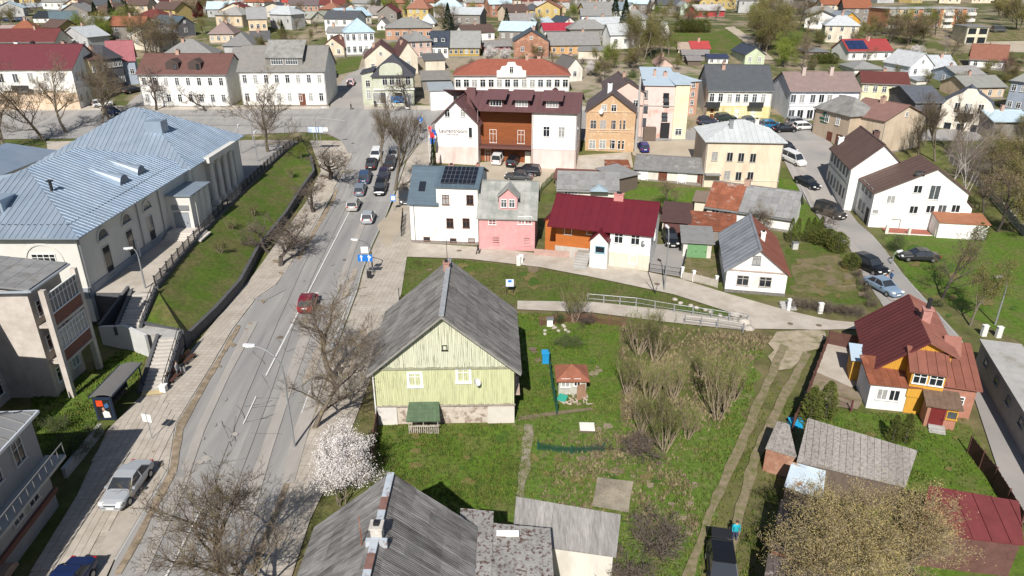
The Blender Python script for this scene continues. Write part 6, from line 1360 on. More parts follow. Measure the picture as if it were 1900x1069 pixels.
HOUSES = [(b.Mi, b.w, b.blk[3] if b.blk else 10) for b in FB.values()] + [(b.Mi, b.w, 13) for b in (HT, br, pb, dg, wb, tn, orn, sg, u1_, fl, cb)]
def free(p, m=1.5):
    for o in HOUSES:
        q = o[0] @ p
        if -m < q.x < o[1] + m and -m < q.y < o[2] + m: return False
    return True
rr = random.Random(77); RC = {'slate grey': SLATE, 'maroon': MAROON, 'brown': BROWN, 'pale blue': LBLUE, 'rusty': RUST, 'dark': DGREY, 'light metal': (.42, .44, .45), 'orange': (.26, .12, .08)}; WC = {'white': whitew, 'cream': cream, 'grey': grey_w, 'peach': peach, 'yellow': W_((.5, .38, .16)), 'plank': greyw, 'brick': brick}
NH = 0
for py in (1, 6, 11, 17, 24, 32, 41, 52, 64, 78, 92):
    x = -30 + rr.uniform(0, 20)
    while x < 1930:
        x += rr.uniform(34, 60) * (1 + py / 90) * (.8 if x < 1150 else 1.2)
        if 1215 < x < 1440 and py > 30: continue
        if 1385 < x < 1505 and py > 14: continue
        if 1600 < x < 1830 and 10 < py < 110: continue
        if x > 1820 and py > 10: continue
        if 600 < x < 700 and py > 85: continue
        p = G(x, py)
        if not all(free(p + Vector((a, b, 0)), 1.0) for a in (-5, 0, 5) for b in (0, 4, 8)): continue
        w0 = rr.uniform(7, 12); b = Bld.__new__(Bld); b.ang = rr.uniform(-.45, .45); b.o = Vector((p.x - w0 / 2, p.y, T(p.y))); b.z = b.o.z; b.w = w0; rk = rr.choice(list(RC)); wk = rr.choice(list(WC))
        zn = 'at the far left' if x < 450 else 'at the top, left of centre' if x < 850 else 'at the top, right of centre' if x < 1300 else 'at the far right'
        b.root = empty('house', b.o, b.ang, 'far small house with %s roof and %s walls %s' % (rk, wk, zn), 'house', 'small houses %s' % zn); b.M = Matrix.Translation(b.o) @ Matrix.Rotation(b.ang, 4, 'Z'); b.Mi = b.M.inverted()
        d = rr.uniform(6, 9); ro_ = rr.choice(['gx', 'gx', 'gy', 'hip']); b.block(0, w0, 0, d, rr.uniform(2.8, 5.2), ro_, rr.uniform(1.8, 3), WC[wk], mat(RC[rk], .8, .18, 1, wave=('Y' if ro_ == 'gy' else 'X', .4)), .4)
        b.grid('F', 2 if b.blk[4] > 4.6 else 1, int(w0 / 2.6)); 
        if rr.random() < .7: b.chim(w0 * .5, d * .5)
        HOUSES.append((b.Mi, w0, d)); NH += 1
print('FILL', NH)
# ================================================================= VEGETATION
def tree_meshes(seed, H, spread=.45, lv=4, trunk_r=.035, first=.28, nb=(4, 4, 4, 4), leaf=0, leafs=.12, up=.35, stems=1, gnarl=.25, seg=3, tw=.010, droop=0.0, cone=None):
    rr = random.Random(seed); tk = MB(); cr = MB(); ends = []
    def rv(): return Vector((rr.gauss(0, 1), rr.gauss(0, 1), rr.gauss(0, 1)))
    def grow(p, d, L, r, l):
        m = tk if l <= 1 else cr; n = 6 if l == 0 else (4 if l == 1 else 3); sg = seg if l < 3 else 2
        pts = [p.copy()]; dd = d.copy()
        for i in range(sg):
            dd = (dd + rv() * gnarl * .5 + Vector((0, 0, .10 if l else .04)) * up * 2 - Vector((0, 0, droop * l * .1))).normalized()
            q = pts[-1] + dd * (L / sg); ra = r * (1 - .55 * i / sg); rb = r * (1 - .55 * (i + 1) / sg)
            m.tube(pts[-1], q, ra, rb, n); pts.append(q)
        if l >= lv: ends.append((pts[-1], dd)); ends.append((pts[-2], dd)); return
        k = nb[min(l, len(nb) - 1)]
        for i in range(k):
            t = first + (1 - first) * (i + rr.uniform(.2, .9)) / k if l == 0 else rr.uniform(.25, 1.0)
            f = t * sg; j = min(sg - 1, int(f)); q = pts[j].lerp(pts[j + 1], f - j)
            a = rr.uniform(0, 6.283) + i * 2.4; side = Vector((math.cos(a), math.sin(a), 0)); side = (side - dd * side.dot(dd)).normalized()
            nd = (dd * (1 - spread) + side * spread * rr.uniform(.8, 1.5) + Vector((0, 0, up * .4))).normalized()
            grow(q, nd, L * rr.uniform(.5, .74) * (1.05 - .35 * t if l == 0 else 1), max(.012, r * (1 - .5 * t) * .62), l + 1)
        if l < lv: grow(pts[-1], (dd + rv() * .2).normalized(), L * .55, r * .45, l + 1)
    for s_ in range(stems):
        if stems == 1: grow(Vector((0, 0, -.1)), Vector((0, 0, 1)), H * .52, H * trunk_r, 0)
        else:
            a = s_ * 6.283 / stems + rr.uniform(-.4, .4); o = Vector((math.cos(a), math.sin(a), 0)) * H * .05
            grow(o, Vector((math.cos(a) * .45, math.sin(a) * .45, 1)).normalized(), H * rr.uniform(.4, .6), H * trunk_r * .5, 0)
    lf = MB()
    for i in range(leaf):
        p, d = rr.choice(ends); p = p + rv() * leafs * 2.2; u = rv().normalized() * leafs * rr.uniform(.5, 1.2); w = rv().normalized() * leafs * rr.uniform(.5, 1.2)
        lf.face([p, p + u, p + u + w])
    return tk, cr, lf
barkm = mat((.15, .125, .10), .95, .3, 3, col2=(.26, .22, .10), amt=.4, sharp=.2, scale2=1.3)
barkd = mat((.085, .07, .06), .95, .3, 3)
twig = mat((.135, .105, .08), .95, .3, 1.5, col2=(.25, .19, .06), amt=.36, sharp=.25, scale2=.8, rnd=.15)
twigd = mat((.12, .095, .08), .95, .3, 1.5, col2=(.19, .15, .08), amt=.38, sharp=.2, scale2=.8, rnd=.15)
birchm = mat((.46, .43, .40), .9, .25, 4)
LF = {'olive': mat((.135, .135, .035), .9, .35, .7, col2=(.19, .145, .06), amt=.45, sharp=.3, scale2=.35, rnd=.22), 'fresh': mat((.16, .20, .03), .9, .3, .7, rnd=.2),
      'brown': mat((.17, .125, .075), .9, .35, .8, col2=(.12, .11, .04), amt=.45, rnd=.2), 'green': mat((.07, .11, .025), .9, .35, .8, rnd=.2), 'conifer': mat((.022, .040, .018), .95, .4, 1.2, rnd=.2),
      'thuja': mat((.085, .10, .02), .95, .4, 2, col2=(.15, .10, .035), amt=.4, rnd=.15), 'pale': mat((.36, .29, .12), .9, .35, .9, col2=(.27, .20, .09), amt=.45), 'leafy': mat((.15, .19, .035), .9, .35, 1.2, rnd=.2), 'blossom': mat((.72, .68, .66), .9, .18, 2.5, col2=(.50, .42, .37), amt=.33, scale2=2), 'red': mat((.10, .045, .04), .9, .3, 1)}
TV = {}
def reg(kind, variants, lm, tm=barkm, cm=twig):
    out = []
    for tk, cr, lf in variants:
        if lf.f:
            base = len(cr.v); cr.v += lf.v; cr.f += [tuple(i + base for i in f) for f in lf.f]; cr.m += [1] * len(lf.f)
            cm_ = cr.mesh('crown', cm, lm)
        else: cm_ = cr.mesh('crown', cm)
        out.append((tk.mesh('trunk', tm), cm_))
    TV[kind] = out
reg('bare', [tree_meshes(s, 10, .5, 5, .022, .3, (6, 4, 4, 3, 3), gnarl=.34, leaf=900, leafs=.05) for s in (1, 2)], LF['olive'])
reg('gnarly', [tree_meshes(s, 6, .62, 5, .034, .35, (4, 4, 3, 3, 3), gnarl=.5, up=.2) for s in (5, 6, 7)], LF['olive'], barkd, twigd)
reg('tall_bare', [tree_meshes(s, 14, .38, 5, .018, .3, (7, 4, 4, 3, 3), gnarl=.25, up=.5, leaf=1500, leafs=.06) for s in (8, 9)], LF['olive'])
reg('budding', [tree_meshes(s, 8, .55, 5, .02, .22, (7, 5, 4, 4, 3), leaf=42000, leafs=.055, gnarl=.35) for s in (11,)], LF['pale'], barkm, mat((.26, .21, .13), .9, .2))
reg('spring', [tree_meshes(s, 10, .45, 3, .018, .22, (6, 5, 4), leaf=5200, leafs=.17, gnarl=.3) for s in (12, 13, 14)], LF['olive'])
reg('fresh', [tree_meshes(s, 9, .5, 3, .018, .2, (6, 5, 4), leaf=5500, leafs=.19, gnarl=.3) for s in (15, 16)], LF['fresh'])
reg('brown', [tree_meshes(s, 9, .5, 3, .018, .2, (6, 5, 5), leaf=3200, leafs=.14, gnarl=.35) for s in (17, 18)], LF['brown'], barkd, twigd)
reg('thicket', [tree_meshes(s, 6, .3, 3, .024, .12, (5, 4, 3), leaf=4200, leafs=.085, stems=7, gnarl=.26, up=.8) for s in (21, 22, 23)], LF['leafy'], mat((.30, .24, .17), .9, .25, 3), mat((.19, .15, .09), .95, .3, 1.5, col2=(.12, .10, .06), amt=.45, rnd=.35))
reg('scrub', [tree_meshes(s, 3, .45, 3, .016, .1, (5, 4, 3), leaf=900, leafs=.06, stems=9, gnarl=.45, up=.25) for s in (24, 25)], LF['brown'], twigd, twigd)
reg('bush', [tree_meshes(s, 2.2, .5, 3, .02, .1, (4, 4, 3), leaf=3500, leafs=.09, stems=6, gnarl=.4, up=.2) for s in (26, 27)], LF['green'], barkd, twigd)
reg('blossom', [tree_meshes(31, 5.2, .46, 4, .02, .12, (7, 5, 4, 4), leaf=60000, leafs=.072, stems=4, gnarl=.4, up=.6)], LF['blossom'], barkm, twig)
reg('birch', [tree_meshes(s, 16, .33, 4, .009, .3, (9, 4, 4, 3), gnarl=.2, up=.3, droop=.5) for s in (33, 34)], LF['olive'], birchm, mat((.22, .18, .16), .9, .2))
reg('redtree', [tree_meshes(36, 7, .5, 3, .02, .2, (6, 5, 4), leaf=5000, leafs=.14)], LF['red'], barkd, twigd)
def cone_meshes(seed, H, r0, n, prof, size, core=.55):
    rr = random.Random(seed); c = MB(); t = MB().tube((0, 0, -.2), (0, 0, H * .6), H * .02 + .04, .04, 6)
    for i in range(n):
        z = rr.random() ** .8; R_ = r0 * prof(z) * math.sqrt(rr.uniform(core, 1)); a = rr.uniform(0, 6.283); lay = 1 + .22 * math.sin(z * 38 + 2 * math.sin(a * 2 + seed)) 
        p = Vector((math.cos(a) * R_ * lay, math.sin(a) * R_ * lay, z * H)); o = Vector((math.cos(a), math.sin(a), rr.uniform(-.3, .5))).normalized()
        u = (o + Vector((rr.gauss(0, .5), rr.gauss(0, .5), rr.gauss(0, .5)))).normalized() * size * rr.uniform(.6, 1.3); w = Vector((rr.gauss(0, 1), rr.gauss(0, 1), rr.gauss(0, .7))).normalized() * size * .6
        c.face([p, p + u, p + w])
    return t, c
TV['conifer'] = []
for s in (1, 2):
    t, c = cone_meshes(s, 11, 2.6, 5200, lambda z: (1 - z) ** .9 * (1 if z > .06 else .5), .38); TV['conifer'].append((t.mesh('trunk', barkd), c.mesh('crown', LF['conifer'])))
TV['thuja'] = []
for s in (3, 4):
    t, c = cone_meshes(s, 3.4, .62, 3200, lambda z: min(1, 1.25 * (1 - z) ** .6) * (.6 + .4 * min(1, z * 5)), .13, .6); TV['thuja'].append((t.mesh('trunk', barkd), c.mesh('crown', LF['thuja'])))
TV['blob'] = []
for s in (5, 6):
    t, c = cone_meshes(s, 2.0, 1.15, 3600, lambda z: math.sqrt(max(.02, 1 - (2 * z - .9) ** 2)), .14, .5); TV['blob'].append((t.mesh('trunk', barkd), c.mesh('crown', LF['thuja'])))
HT0 = dict(bare=10, gnarly=6, tall_bare=14, budding=8, spring=10, fresh=9, brown=9, thicket=6, scrub=3, bush=2.2, blossom=5.2, birch=16, redtree=7, conifer=11, thuja=3.4, blob=2.0)
NM = dict(thuja='thuja', blob='clipped_shrub', bush='bush', scrub='shrub', thicket='thicket', conifer='spruce', birch='birch_tree', blossom='blossoming_tree')
tr = random.Random(42); TI = {}
HREAL = {}
for k_, v in TV.items():
    HREAL[k_] = [max(max(p.co.z for p in t.vertices), max(p.co.z for p in c.vertices)) for t, c in v]
def plant(kind, px, py, h, label, cat='tree', group=None, wide=1.0, z=None, xy=None):
    vi = TI.get(kind, 0) % len(TV[kind]); TI[kind] = TI.get(kind, 0) + 1
    tm, cm = TV[kind][vi]; s = h / HREAL[kind][vi]
    p = xy if xy is not None else (GZ(px, py, z) if z is not None else G(px, py))
    e = empty(NM.get(kind, 'tree'), p, tr.uniform(0, 6.28), label, cat, group); e.scale = (s * wide, s * wide, s)
    link('trunk', tm, e); link('crown', cm, e); return e
# street trees
for i, (x, y, h) in enumerate([(521, 495, 5.6), (543, 463, 5.4), (582, 395, 6.4), (613, 333, 7.2)]):
    plant('gnarly', x, y, h, ['leaning bare street tree nearest the camera on the left pavement', 'small bare street tree just above the nearest one on the left pavement', 'pruned bare street tree halfway along the left pavement', 'taller bare street tree at the far end of the left pavement'][i], wide=1.45)
plant('gnarly', 500, 470, 5.2, 'dark twiggy tree against the low wall of the grass bank', wide=1.2)
plant('tall_bare', 733, 355, 17, 'tall bare lime tree right of the parked cars'); plant('tall_bare', 709, 312, 13.5, 'tall bare tree between the two lanes of waiting cars near the crossing')
plant('gnarly', 752, 372, 4.5, 'low dark bare tree at the corner of the solar panel house')
plant('bare', 624, 705, 10.5, 'bare yellowish street tree with forked dark trunk left of the green house', wide=1.35); plant('bare', 583, 795, 10.0, 'bare street tree beside the curved street lamp', wide=1.25)
plant('bare', 425, 1120, 11.5, 'large bare tree leaning over the road at the bottom edge', wide=1.1); plant('bare', 500, 1140, 10.5, 'dense bare tree at the bottom edge next to the old grey roof', wide=.9)
plant('blossom', 634, 935, 5.6, 'white blossoming tree between the pavement and the big grey roof', wide=1.0)
for i, (x, y, h) in enumerate([(12, 292, 17), (84, 264, 17), (124, 247, 16), (189, 230, 14), (203, 222, 15)]):
    plant('bare', x, y, h, ['bare tree at the left edge above the terrace lawn', 'bare tree standing before the culture house annex', 'bare tree with pale trunk before the town hall', 'slim bare tree left of the lane entrance', 'slim bare tree right beside the lane entrance'][i])
plant('bare', 500, 292, 18, 'big forked bare tree at the far corner of the terrace'); plant('gnarly', 382, 207, 6, 'small bare tree before the brown roofed shop house'); plant('gnarly', 761, 204, 8, 'dark bare tree before the sage corner shop', wide=1.2)
plant('gnarly', 290, 205, 10, 'bare tree at the left corner of the white shop house')
# garden and thickets
plant('thicket', 1066, 598, 5.0, 'brownish shrub thicket beside the ramp railing', 'thicket', wide=1.1)
for x, y, h, w_, l in [(1185, 660, 6.5, .9, 'tall greenish thicket directly below the ramp walk'), (1215, 672, 5.5, .8, 'lighter thicket just right of the tallest one below the ramp'), (1165, 735, 5.0, .8, 'grey green thicket right of the garden shed'), (1205, 748, 5.6, .75, 'olive thicket in the middle of the rough ground'), (1248, 742, 4.6, .8, 'wispy shrub between the olive thicket and the bare tree'), (1190, 805, 4.8, .7, 'brown stemmed thicket above the dead brush heap'), (1232, 838, 6.6, .7, 'pale grey stemmed thicket nearest the concrete slab'), (1275, 815, 4.0, .8, 'low twiggy growth between thickets and dirt track'), (1332, 778, 8.0, .72, 'big pinkish brown multi stemmed tree left of the dirt track'), (1360, 745, 5.0, .7, 'small bare shrub close to the dirt track bend'), (1300, 700, 3.0, 1.0, 'low straw coloured shrub above the multi stemmed tree')]:
    plant('thicket', x, y, h, l, 'thicket', wide=w_)
plant('scrub', 1180, 845, 2.2, 'heap like dead brown brush above the concrete slab', 'shrub', wide=1.8); plant('scrub', 1215, 1030, 3.2, 'wide dead brown bush right of the long shed', 'shrub', wide=1.5); plant('scrub', 1170, 1090, 2.4, 'dark shrub below the long shed at the bottom edge', 'shrub', wide=1.6)
plant('bush', 1055, 640, 1.3, 'low flattened grey green bush above the garden shed', 'bush', wide=2.2); plant('bush', 1035, 600, 1.6, 'dark green bush beside the beehive', 'bush', wide=1.1); plant('scrub', 1085, 600, 1.4, 'red brown shrub row below the ramp', 'shrub', wide=2.2)
plant('bush', 130, 850, 2.4, 'olive hedge bush behind the low concrete wall, upper', 'bush', wide=1.3); plant('bush', 110, 800, 1.8, 'shaded bush next to the corner house', 'bush', wide=1.3); plant('bush', 165, 825, 2.2, 'olive hedge bush nearest the bus shelter', 'bush', wide=1.1)
plant('budding', 1545, 1120, 10.0, 'huge pale yellow budding tree at the bottom right', wide=1.1)
plant('bare', 1680, 1110, 7.0, 'yellow twigged bare tree joined to the huge budding tree', wide=1.2)
for i, (x, y, h, w_) in enumerate([(1500, 790, 3.8, 1.3), (1530, 775, 3.6, 1.3), (1655, 820, 2.6, 1.1), (1678, 822, 2.8, 1.1)]):
    plant('thuja', x, y, h, ['tall thuja left of the pair inside the brown fence', 'tall thuja right of the pair inside the brown fence', 'golden thuja, left of two on the lawn below the white annex', 'golden thuja, right of two on the lawn below the white annex'][i], 'thuja', wide=w_)
for i, x in enumerate((1465, 1477, 1494, 1505, 1518)): plant('thuja', x, 450 - i * .5, 3.6, 'slim columnar thuja in the row behind the lawn', 'thuja', 'row of slim thujas', wide=.75)
plant('blob', 1535, 455, 2.4, 'clipped round shrub right of the thuja row', 'shrub', wide=1.3); plant('blob', 1553, 468, 2.9, 'clipped shrub at the roadside corner', 'shrub', wide=.8); plant('blob', 1520, 450, 2.0, 'clipped hedge block under the thuja row', 'shrub', wide=1.6)
plant('blob', 1577, 500, 2.3, 'cone shaped olive shrub beside the parked black car', 'shrub', wide=.8); plant('bush', 1662, 465, 2.6, 'round dark green bush below the white stepped house', 'bush', wide=1.3); plant('blob', 1815, 445, 2.6, 'dark rounded shrub next to the rust roofed annex', 'shrub', wide=.8)
plant('bush', 1738, 570, 1.4, 'dark blue green bush by the lane kerb', 'bush', wide=1.0)
plant('spring', 1800, 605, 8.5, 'brown green budding tree above the white gate posts', wide=.8); plant('brown', 1748, 555, 8.5, 'ochre budding tree above the black car on the grass', wide=.95)
plant('brown', 1232, 385, 5.5, 'small spreading fruit tree in the green garden', wide=1.2); plant('bush', 1225, 395, 1.6, 'dark bush under the garden fruit tree', 'bush', wide=1.3); plant('brown', 1418, 440, 4.8, 'bare fruit tree in front of the long slate house'); plant('gnarly', 1390, 425, 4.0, 'white limbed small fruit tree beside the white cottage')
plant('gnarly', 1521, 425, 4.0, 'thin bare tree by the parked dark van'); plant('bush', 1348, 262, 2.0, 'small green bush left of the peach building', 'bush')
plant('scrub', 945, 575, 1.0, 'tiny bush at the corner of the green house', 'shrub'); plant('conifer', 805, 322, 6.5, 'slim dark spruce against the pink hotel base', 'spruce', wide=.45); plant('fresh', 560, 300, 4.0, 'fresh green shrubby tree at the top of the grass bank', 'tree', z=2.6)
for i, (x, y) in enumerate([(540, 330), (470, 400), (410, 470), (430, 430)]): plant('thicket', x, y, 2.3, 'reddish brown sapling clump on the grass bank', 'shrub', 'sapling clumps on the grass bank', z=2.3, wide=1.2)
# woods on the right
for i, (x, y, h) in enumerate([(1788, 398, 15), (1760, 360, 15)]): plant('birch', x, y, h, ['tall leaning birch nearest the white stepped house', 'bare birch behind the white stepped house'][i])
for x, y, h in [(1735, 300, 13), (1715, 270, 11), (1760, 285, 12), (1700, 300, 9)]: plant('tall_bare', x, y, h, 'grey bare tree in front of the ornate cream house', 'tree', 'bare trees by the ornate house')
for k_, x, y, h in [('brown', 1850, 430, 11), ('spring', 1885, 400, 10), ('brown', 1830, 350, 9), ('spring', 1870, 345, 9), ('brown', 1895, 320, 8), ('spring', 1815, 310, 7), ('brown', 1850, 290, 7), ('spring', 1920, 450, 9), ('brown', 1800, 340, 7), ('spring', 1940, 380, 11), ('brown', 1825, 395, 8), ('brown', 1870, 375, 9), ('spring', 1840, 325, 8), ('brown', 1880, 290, 8), ('spring', 1900, 360, 10), ('brown', 1860, 315, 7), ('brown', 1790, 300, 6), ('spring', 1895, 270, 7)]:
    plant(k_, x, y, h, 'brown green budding tree in the wood at the right edge', 'tree', 'trees of the wood at the right edge')
import re as _re
ANCH = [(b.o, b.root['label']) for b in list(FB.values()) + [HT, br, pb, dg, wb, tn, orn, sg, u1_, fl, cb]]
KADJ = dict(brown='brown budding', spring='olive', fresh='fresh green', conifer='dark spruce', bare='bare', bush='low', scrub='twiggy', blossom='pale')
def near_label(kind, p, noun):
    best = min(ANCH, key=lambda a: (a[0] - p).length + (6 if a[0].y > p.y + 4 else 0)); d = p - best[0]
    side = 'behind' if d.y > 9 and abs(d.x) < 14 else ('left of' if d.x < 0 else 'right of')
    t = _re.split(r' (?:behind|beside|left of|right of|on the|at the|by the|under|below|among|near|above|in front|joined|before|next to|peeking|beneath|with|cut by)(?: |$)', best[1])[0] if len(best[1].split()) > 9 else best[1]
    return '%s %s %s the %s' % (KADJ.get(kind, 'small'), noun, side, t)
# scattered background trees: (kind, region, count, height, label, group)
USED = {}
def scatter(kinds, reg_, n, h, label, group, cat='tree', seed=1):
    rr = random.Random(seed); x0, y0, x1, y1 = reg_; done = 0; tries = 0
    while done < n and tries < n * 40:
        tries += 1; x, y = rr.uniform(x0, x1), rr.uniform(y0, y1); p = G(x, y)
        bad = False
        for o in HOUSES:
            q = o[0] @ p
            if -1.2 < q.x < o[1] + 1.2 and -1.5 < q.y < o[2] + 1.2: bad = True; break
        if bad: continue
        kd = rr.choice(kinds); nl = near_label(kd, p, cat); lb = nl if ('garden' in group or 'top edge' in group or 'yard' in group) and len(nl.split()) <= 16 else label
        plant(kd, 0, 0, h * rr.uniform(.75, 1.2), lb, cat, group if lb == label else (lb if lb in USED else None), wide=rr.uniform(.9, 1.2), xy=p); done += 1
scatter(['fresh', 'spring'], (150, 62, 258, 84), 13, 9, 'yellow green tree in the leafy clump behind the town hall', 'leafy clump behind the town hall', seed=1)
scatter(['brown'], (262, 84, 330, 112), 8, 10, 'brown budding tree left of the black gabled house', 'brown trees by the black house', seed=2)
plant('conifer', 183, 56, 9, 'dark spruce, left one in the upper left leafy clump', 'spruce'); plant('conifer', 212, 52, 9, 'dark spruce, middle one in the upper left leafy clump', 'spruce'); plant('conifer', 242, 48, 8, 'dark spruce, right one in the upper left leafy clump', 'spruce')
plant('conifer', 527, 78, 6.5, 'spruce beside the small black roofed house', 'spruce', wide=.8); plant('conifer', 832, 58, 9, 'dark spruce among the trees above the brick hip roof', 'spruce')
plant('conifer', 1158, 72, 12, 'biggest dark spruce near the top centre', 'spruce'); plant('conifer', 1140, 48, 10, 'dark spruce left of the biggest one', 'spruce'); plant('fresh', 1130, 130, 8, 'fresh green tree at the right end of the orange house')
plant('conifer', 1022, 24, 8, 'dark spruce next to the far farmstead', 'spruce'); plant('conifer', 940, 48, 6, 'dark spruce at the left end of the far slate roof', 'spruce')
scatter(['brown', 'spring'], (1165, 92, 1240, 118), 7, 11, 'ochre tree in the grove above the spotted roof', 'grove above the spotted roof', seed=3)
scatter(['brown', 'spring'], (1140, 122, 1260, 132), 7, 6, 'brown tree in the scrub behind the spotted roof', 'scrub behind the spotted roof', seed=4)
scatter(['spring', 'brown'], (1400, 20, 1500, 100), 26, 11, 'olive tree on the wooded slope at the top right', 'trees on the wooded slope', seed=5)
scatter(['spring', 'brown', 'fresh'], (1440, 100, 1500, 132), 7, 7, 'olive tree at the foot of the wooded slope', 'trees at the foot of the slope', seed=6)
scatter(['fresh', 'spring', 'brown'], (1640, 62, 1780, 92), 18, 9.5, 'green tree in front of the block of flats', 'trees in front of the flats', seed=7)
scatter(['spring', 'brown'], (1600, 60, 1650, 72), 5, 6, 'tree left of the flats', 'trees left of the flats', seed=8)
scatter(['spring', 'green' if False else 'brown'], (1830, 20, 1900, 58), 9, 10, 'tree in the park at the top right corner', 'trees in the top right corner', seed=9)
scatter(['brown', 'spring', 'fresh'], (700, 14, 850, 34), 16, 8, 'tree in the woodland strip at the top centre', 'woodland strip at the top centre', seed=10)
scatter(['brown', 'spring'], (340, 10, 420, 40), 12, 8, 'brown tree behind the red walled house', 'trees behind the red walled house', seed=11)
scatter(['brown', 'spring', 'bare'], (0, 8, 600, 70), 42, 6, 'garden tree among the houses at the upper left', 'garden trees at the upper left', seed=12)
scatter(['brown', 'spring', 'fresh', 'brown'], (600, 2, 1400, 60), 62, 7, 'garden tree among the far houses at the top', 'garden trees at the top', seed=13)
scatter(['brown', 'spring'], (460, 75, 600, 108), 10, 5.5, 'brown garden tree behind the dormer house', 'garden trees behind the dormer house', seed=14)
scatter(['brown', 'spring'], (880, 92, 1150, 150), 14, 5, 'small garden tree around the brick gable house', 'garden trees around the brick gable', seed=15)
scatter(['brown', 'spring', 'bush'], (1450, 60, 1620, 125), 14, 5, 'garden tree below the orange timber house', 'garden trees below the orange house', seed=16)
scatter(['brown', 'spring'], (1640, 118, 1900, 175), 16, 5, 'small garden tree between the roofs at the right', 'garden trees between the right roofs', seed=17)
scatter(['bush', 'scrub'], (780, 110, 1260, 160), 16, 2.2, 'low garden bush in the back yards', 'back yard bushes', 'bush', seed=18)
scatter(['brown', 'spring', 'fresh', 'conifer'], (-20, -10, 1920, 2), 24, 8, 'tree along the top edge of the view', 'trees along the top edge', seed=19)
scatter(['brown', 'bush'], (1480, 130, 1600, 132), 3, 3, 'bush behind the white town house', 'bushes behind the town house', 'bush', seed=20)
for x, y, h in [(905, 118, 5), (935, 118, 4.5), (1095, 142, 4)]: plant('blossom', x, y, h, 'pale blossoming tree above the school roof', 'tree', 'blossoming trees above the school roof')
plant('blossom', 1693, 112, 4.5, 'pale blossoming tree left of the white gabled house'); plant('blossom', 1533, 62, 5, 'greyish blossom tree left of the orange timber house'); plant('redtree', 1868, 150, 7, 'dark red leaved tree at the upper right')
plant('birch', 1752, 112, 9, 'slender pale trunked tree below the flats'); plant('bare', 1763, 112, 8, 'second slender tree below the flats')
for i in range(5): plant('blob', 1262 + i * 11, 60, 4, 'block of golden clipped hedge on the far meadow', 'hedge', 'golden hedge on the far meadow', wide=1.0)
for i in range(4): plant('blob', 1512 + i * 11, 118, 3.0, 'block of olive hedge below the dark hut', 'hedge', 'olive hedge below the dark hut', wide=.9)
# grass tufts and weeds (uncountable)
def tufts(px_poly, n, m, size, label, seed=1, zf=None):
    rr = random.Random(seed); P = [G(*p) if zf is None else GZ(*p, zf) for p in px_poly]; q = [(p.x, p.y) for p in P]; b = MB()
    x0, x1 = min(a[0] for a in q), max(a[0] for a in q); y0, y1 = min(a[1] for a in q), max(a[1] for a in q); k = 0
    cl = [(rr.uniform(x0, x1), rr.uniform(y0, y1)) for _ in range(max(3, n // 90))]
    while k < n:
        if rr.random() < .6: c = rr.choice(cl); x, y = c[0] + rr.gauss(0, .5), c[1] + rr.gauss(0, .5)
        else: x, y = rr.uniform(x0, x1), rr.uniform(y0, y1)
        k += 1
        if not inside(x, y, q): continue
        z = T(y) + .1; s = size * rr.uniform(.5, 1.4)
        for _ in range(3):
            a = rr.uniform(0, 6.28); b.face([(x, y, z - .1), (x + s * math.cos(a), y + s * math.sin(a), z - .05), (x + s * .7 * math.cos(a + .5), y + s * .7 * math.sin(a + .5), z + s * rr.uniform(.4, 1.1))])
    o = b.build('grass_tufts', m, kind='stuff'); tag(o, label, 'grass'); return o
gt1 = mat((.075, .125, .018), .95, .4, 2, world=True, col2=(.13, .15, .03), scale2=1.5); gt2 = mat((.22, .18, .10), .95, .35, 2, world=True, col2=(.17, .13, .08), scale2=1.5)
tufts([(960, 770), (1240, 780), (1420, 640), (1300, 1075), (950, 1075)], 9000, gt1, .13, 'green weeds and grass tufts on the rough ground behind the green house', 2)
tufts([(1050, 800), (1260, 800), (1300, 1000), (1000, 930)], 2500, gt2, .16, 'dry straw coloured stalks on the rough ground', 3)
tufts([(1150, 600), (1430, 625), (1330, 800), (1160, 800)], 5000, gt2, .22, 'dry reed like grass around the thickets', 4)
tufts([(755, 478), (870, 484), (1000, 500), (1100, 516), (1250, 548), (1395, 588), (1300, 590), (1090, 562), (950, 565), (735, 560)], 5000, mat((.09, .10, .03), .95, .4, 2, world=True), .1, 'short grass on the lawn strip above the green house', 15)
tufts([(955, 580), (1150, 590), (1150, 780), (960, 780)], 4500, gt1, .11, 'grass tufts in the garden beside the green house', 5)
tufts([(695, 790), (960, 788), (975, 960), (880, 985), (700, 860)], 5500, gt1, .10, 'grass tufts on the lawn below the green house', 6)
tufts([(60, 740), (165, 690), (235, 640), (275, 655), (250, 720), (180, 780), (120, 880), (60, 830)], 3500, gt1, .12, 'grass tufts on the patch behind the bus shelter', 7)
tufts([(1320, 790), (1440, 700), (1490, 780), (1400, 1070), (1260, 1070)], 6000, gt1, .10, 'short grass tufts along the dirt track', 8)
tufts([(1490, 760), (1700, 770), (1800, 790), (1900, 985), (1700, 920), (1500, 800)], 3500, gt1, .09, 'grass tufts on the timber house lawn', 9)
for i in range(8): plant('scrub', 1478 + i * 16, 572 + i * 2.2, 1.5, 'brown bare hedge shrub between lawn and path', 'hedge', 'brown hedge along the path', wide=1.3)
for i in range(5): plant('scrub', 1590 + i * 7, 515 + i * 14, 1.4, 'brown bare hedge shrub beside the parked cars', 'hedge', 'brown hedge by the parked cars', wide=1.1)

# things that share a label share a group
_lab = {}
for o in bpy.data.objects:
    if o.parent is None and o.get('label'): _lab.setdefault(o['label'], []).append(o)
for l_, os_ in _lab.items():
    if len(os_) > 1 and len({o.get('group') for o in os_}) != 1 or (len(os_) > 1 and not os_[0].get('group')):
        for o in os_: o['group'] = l_
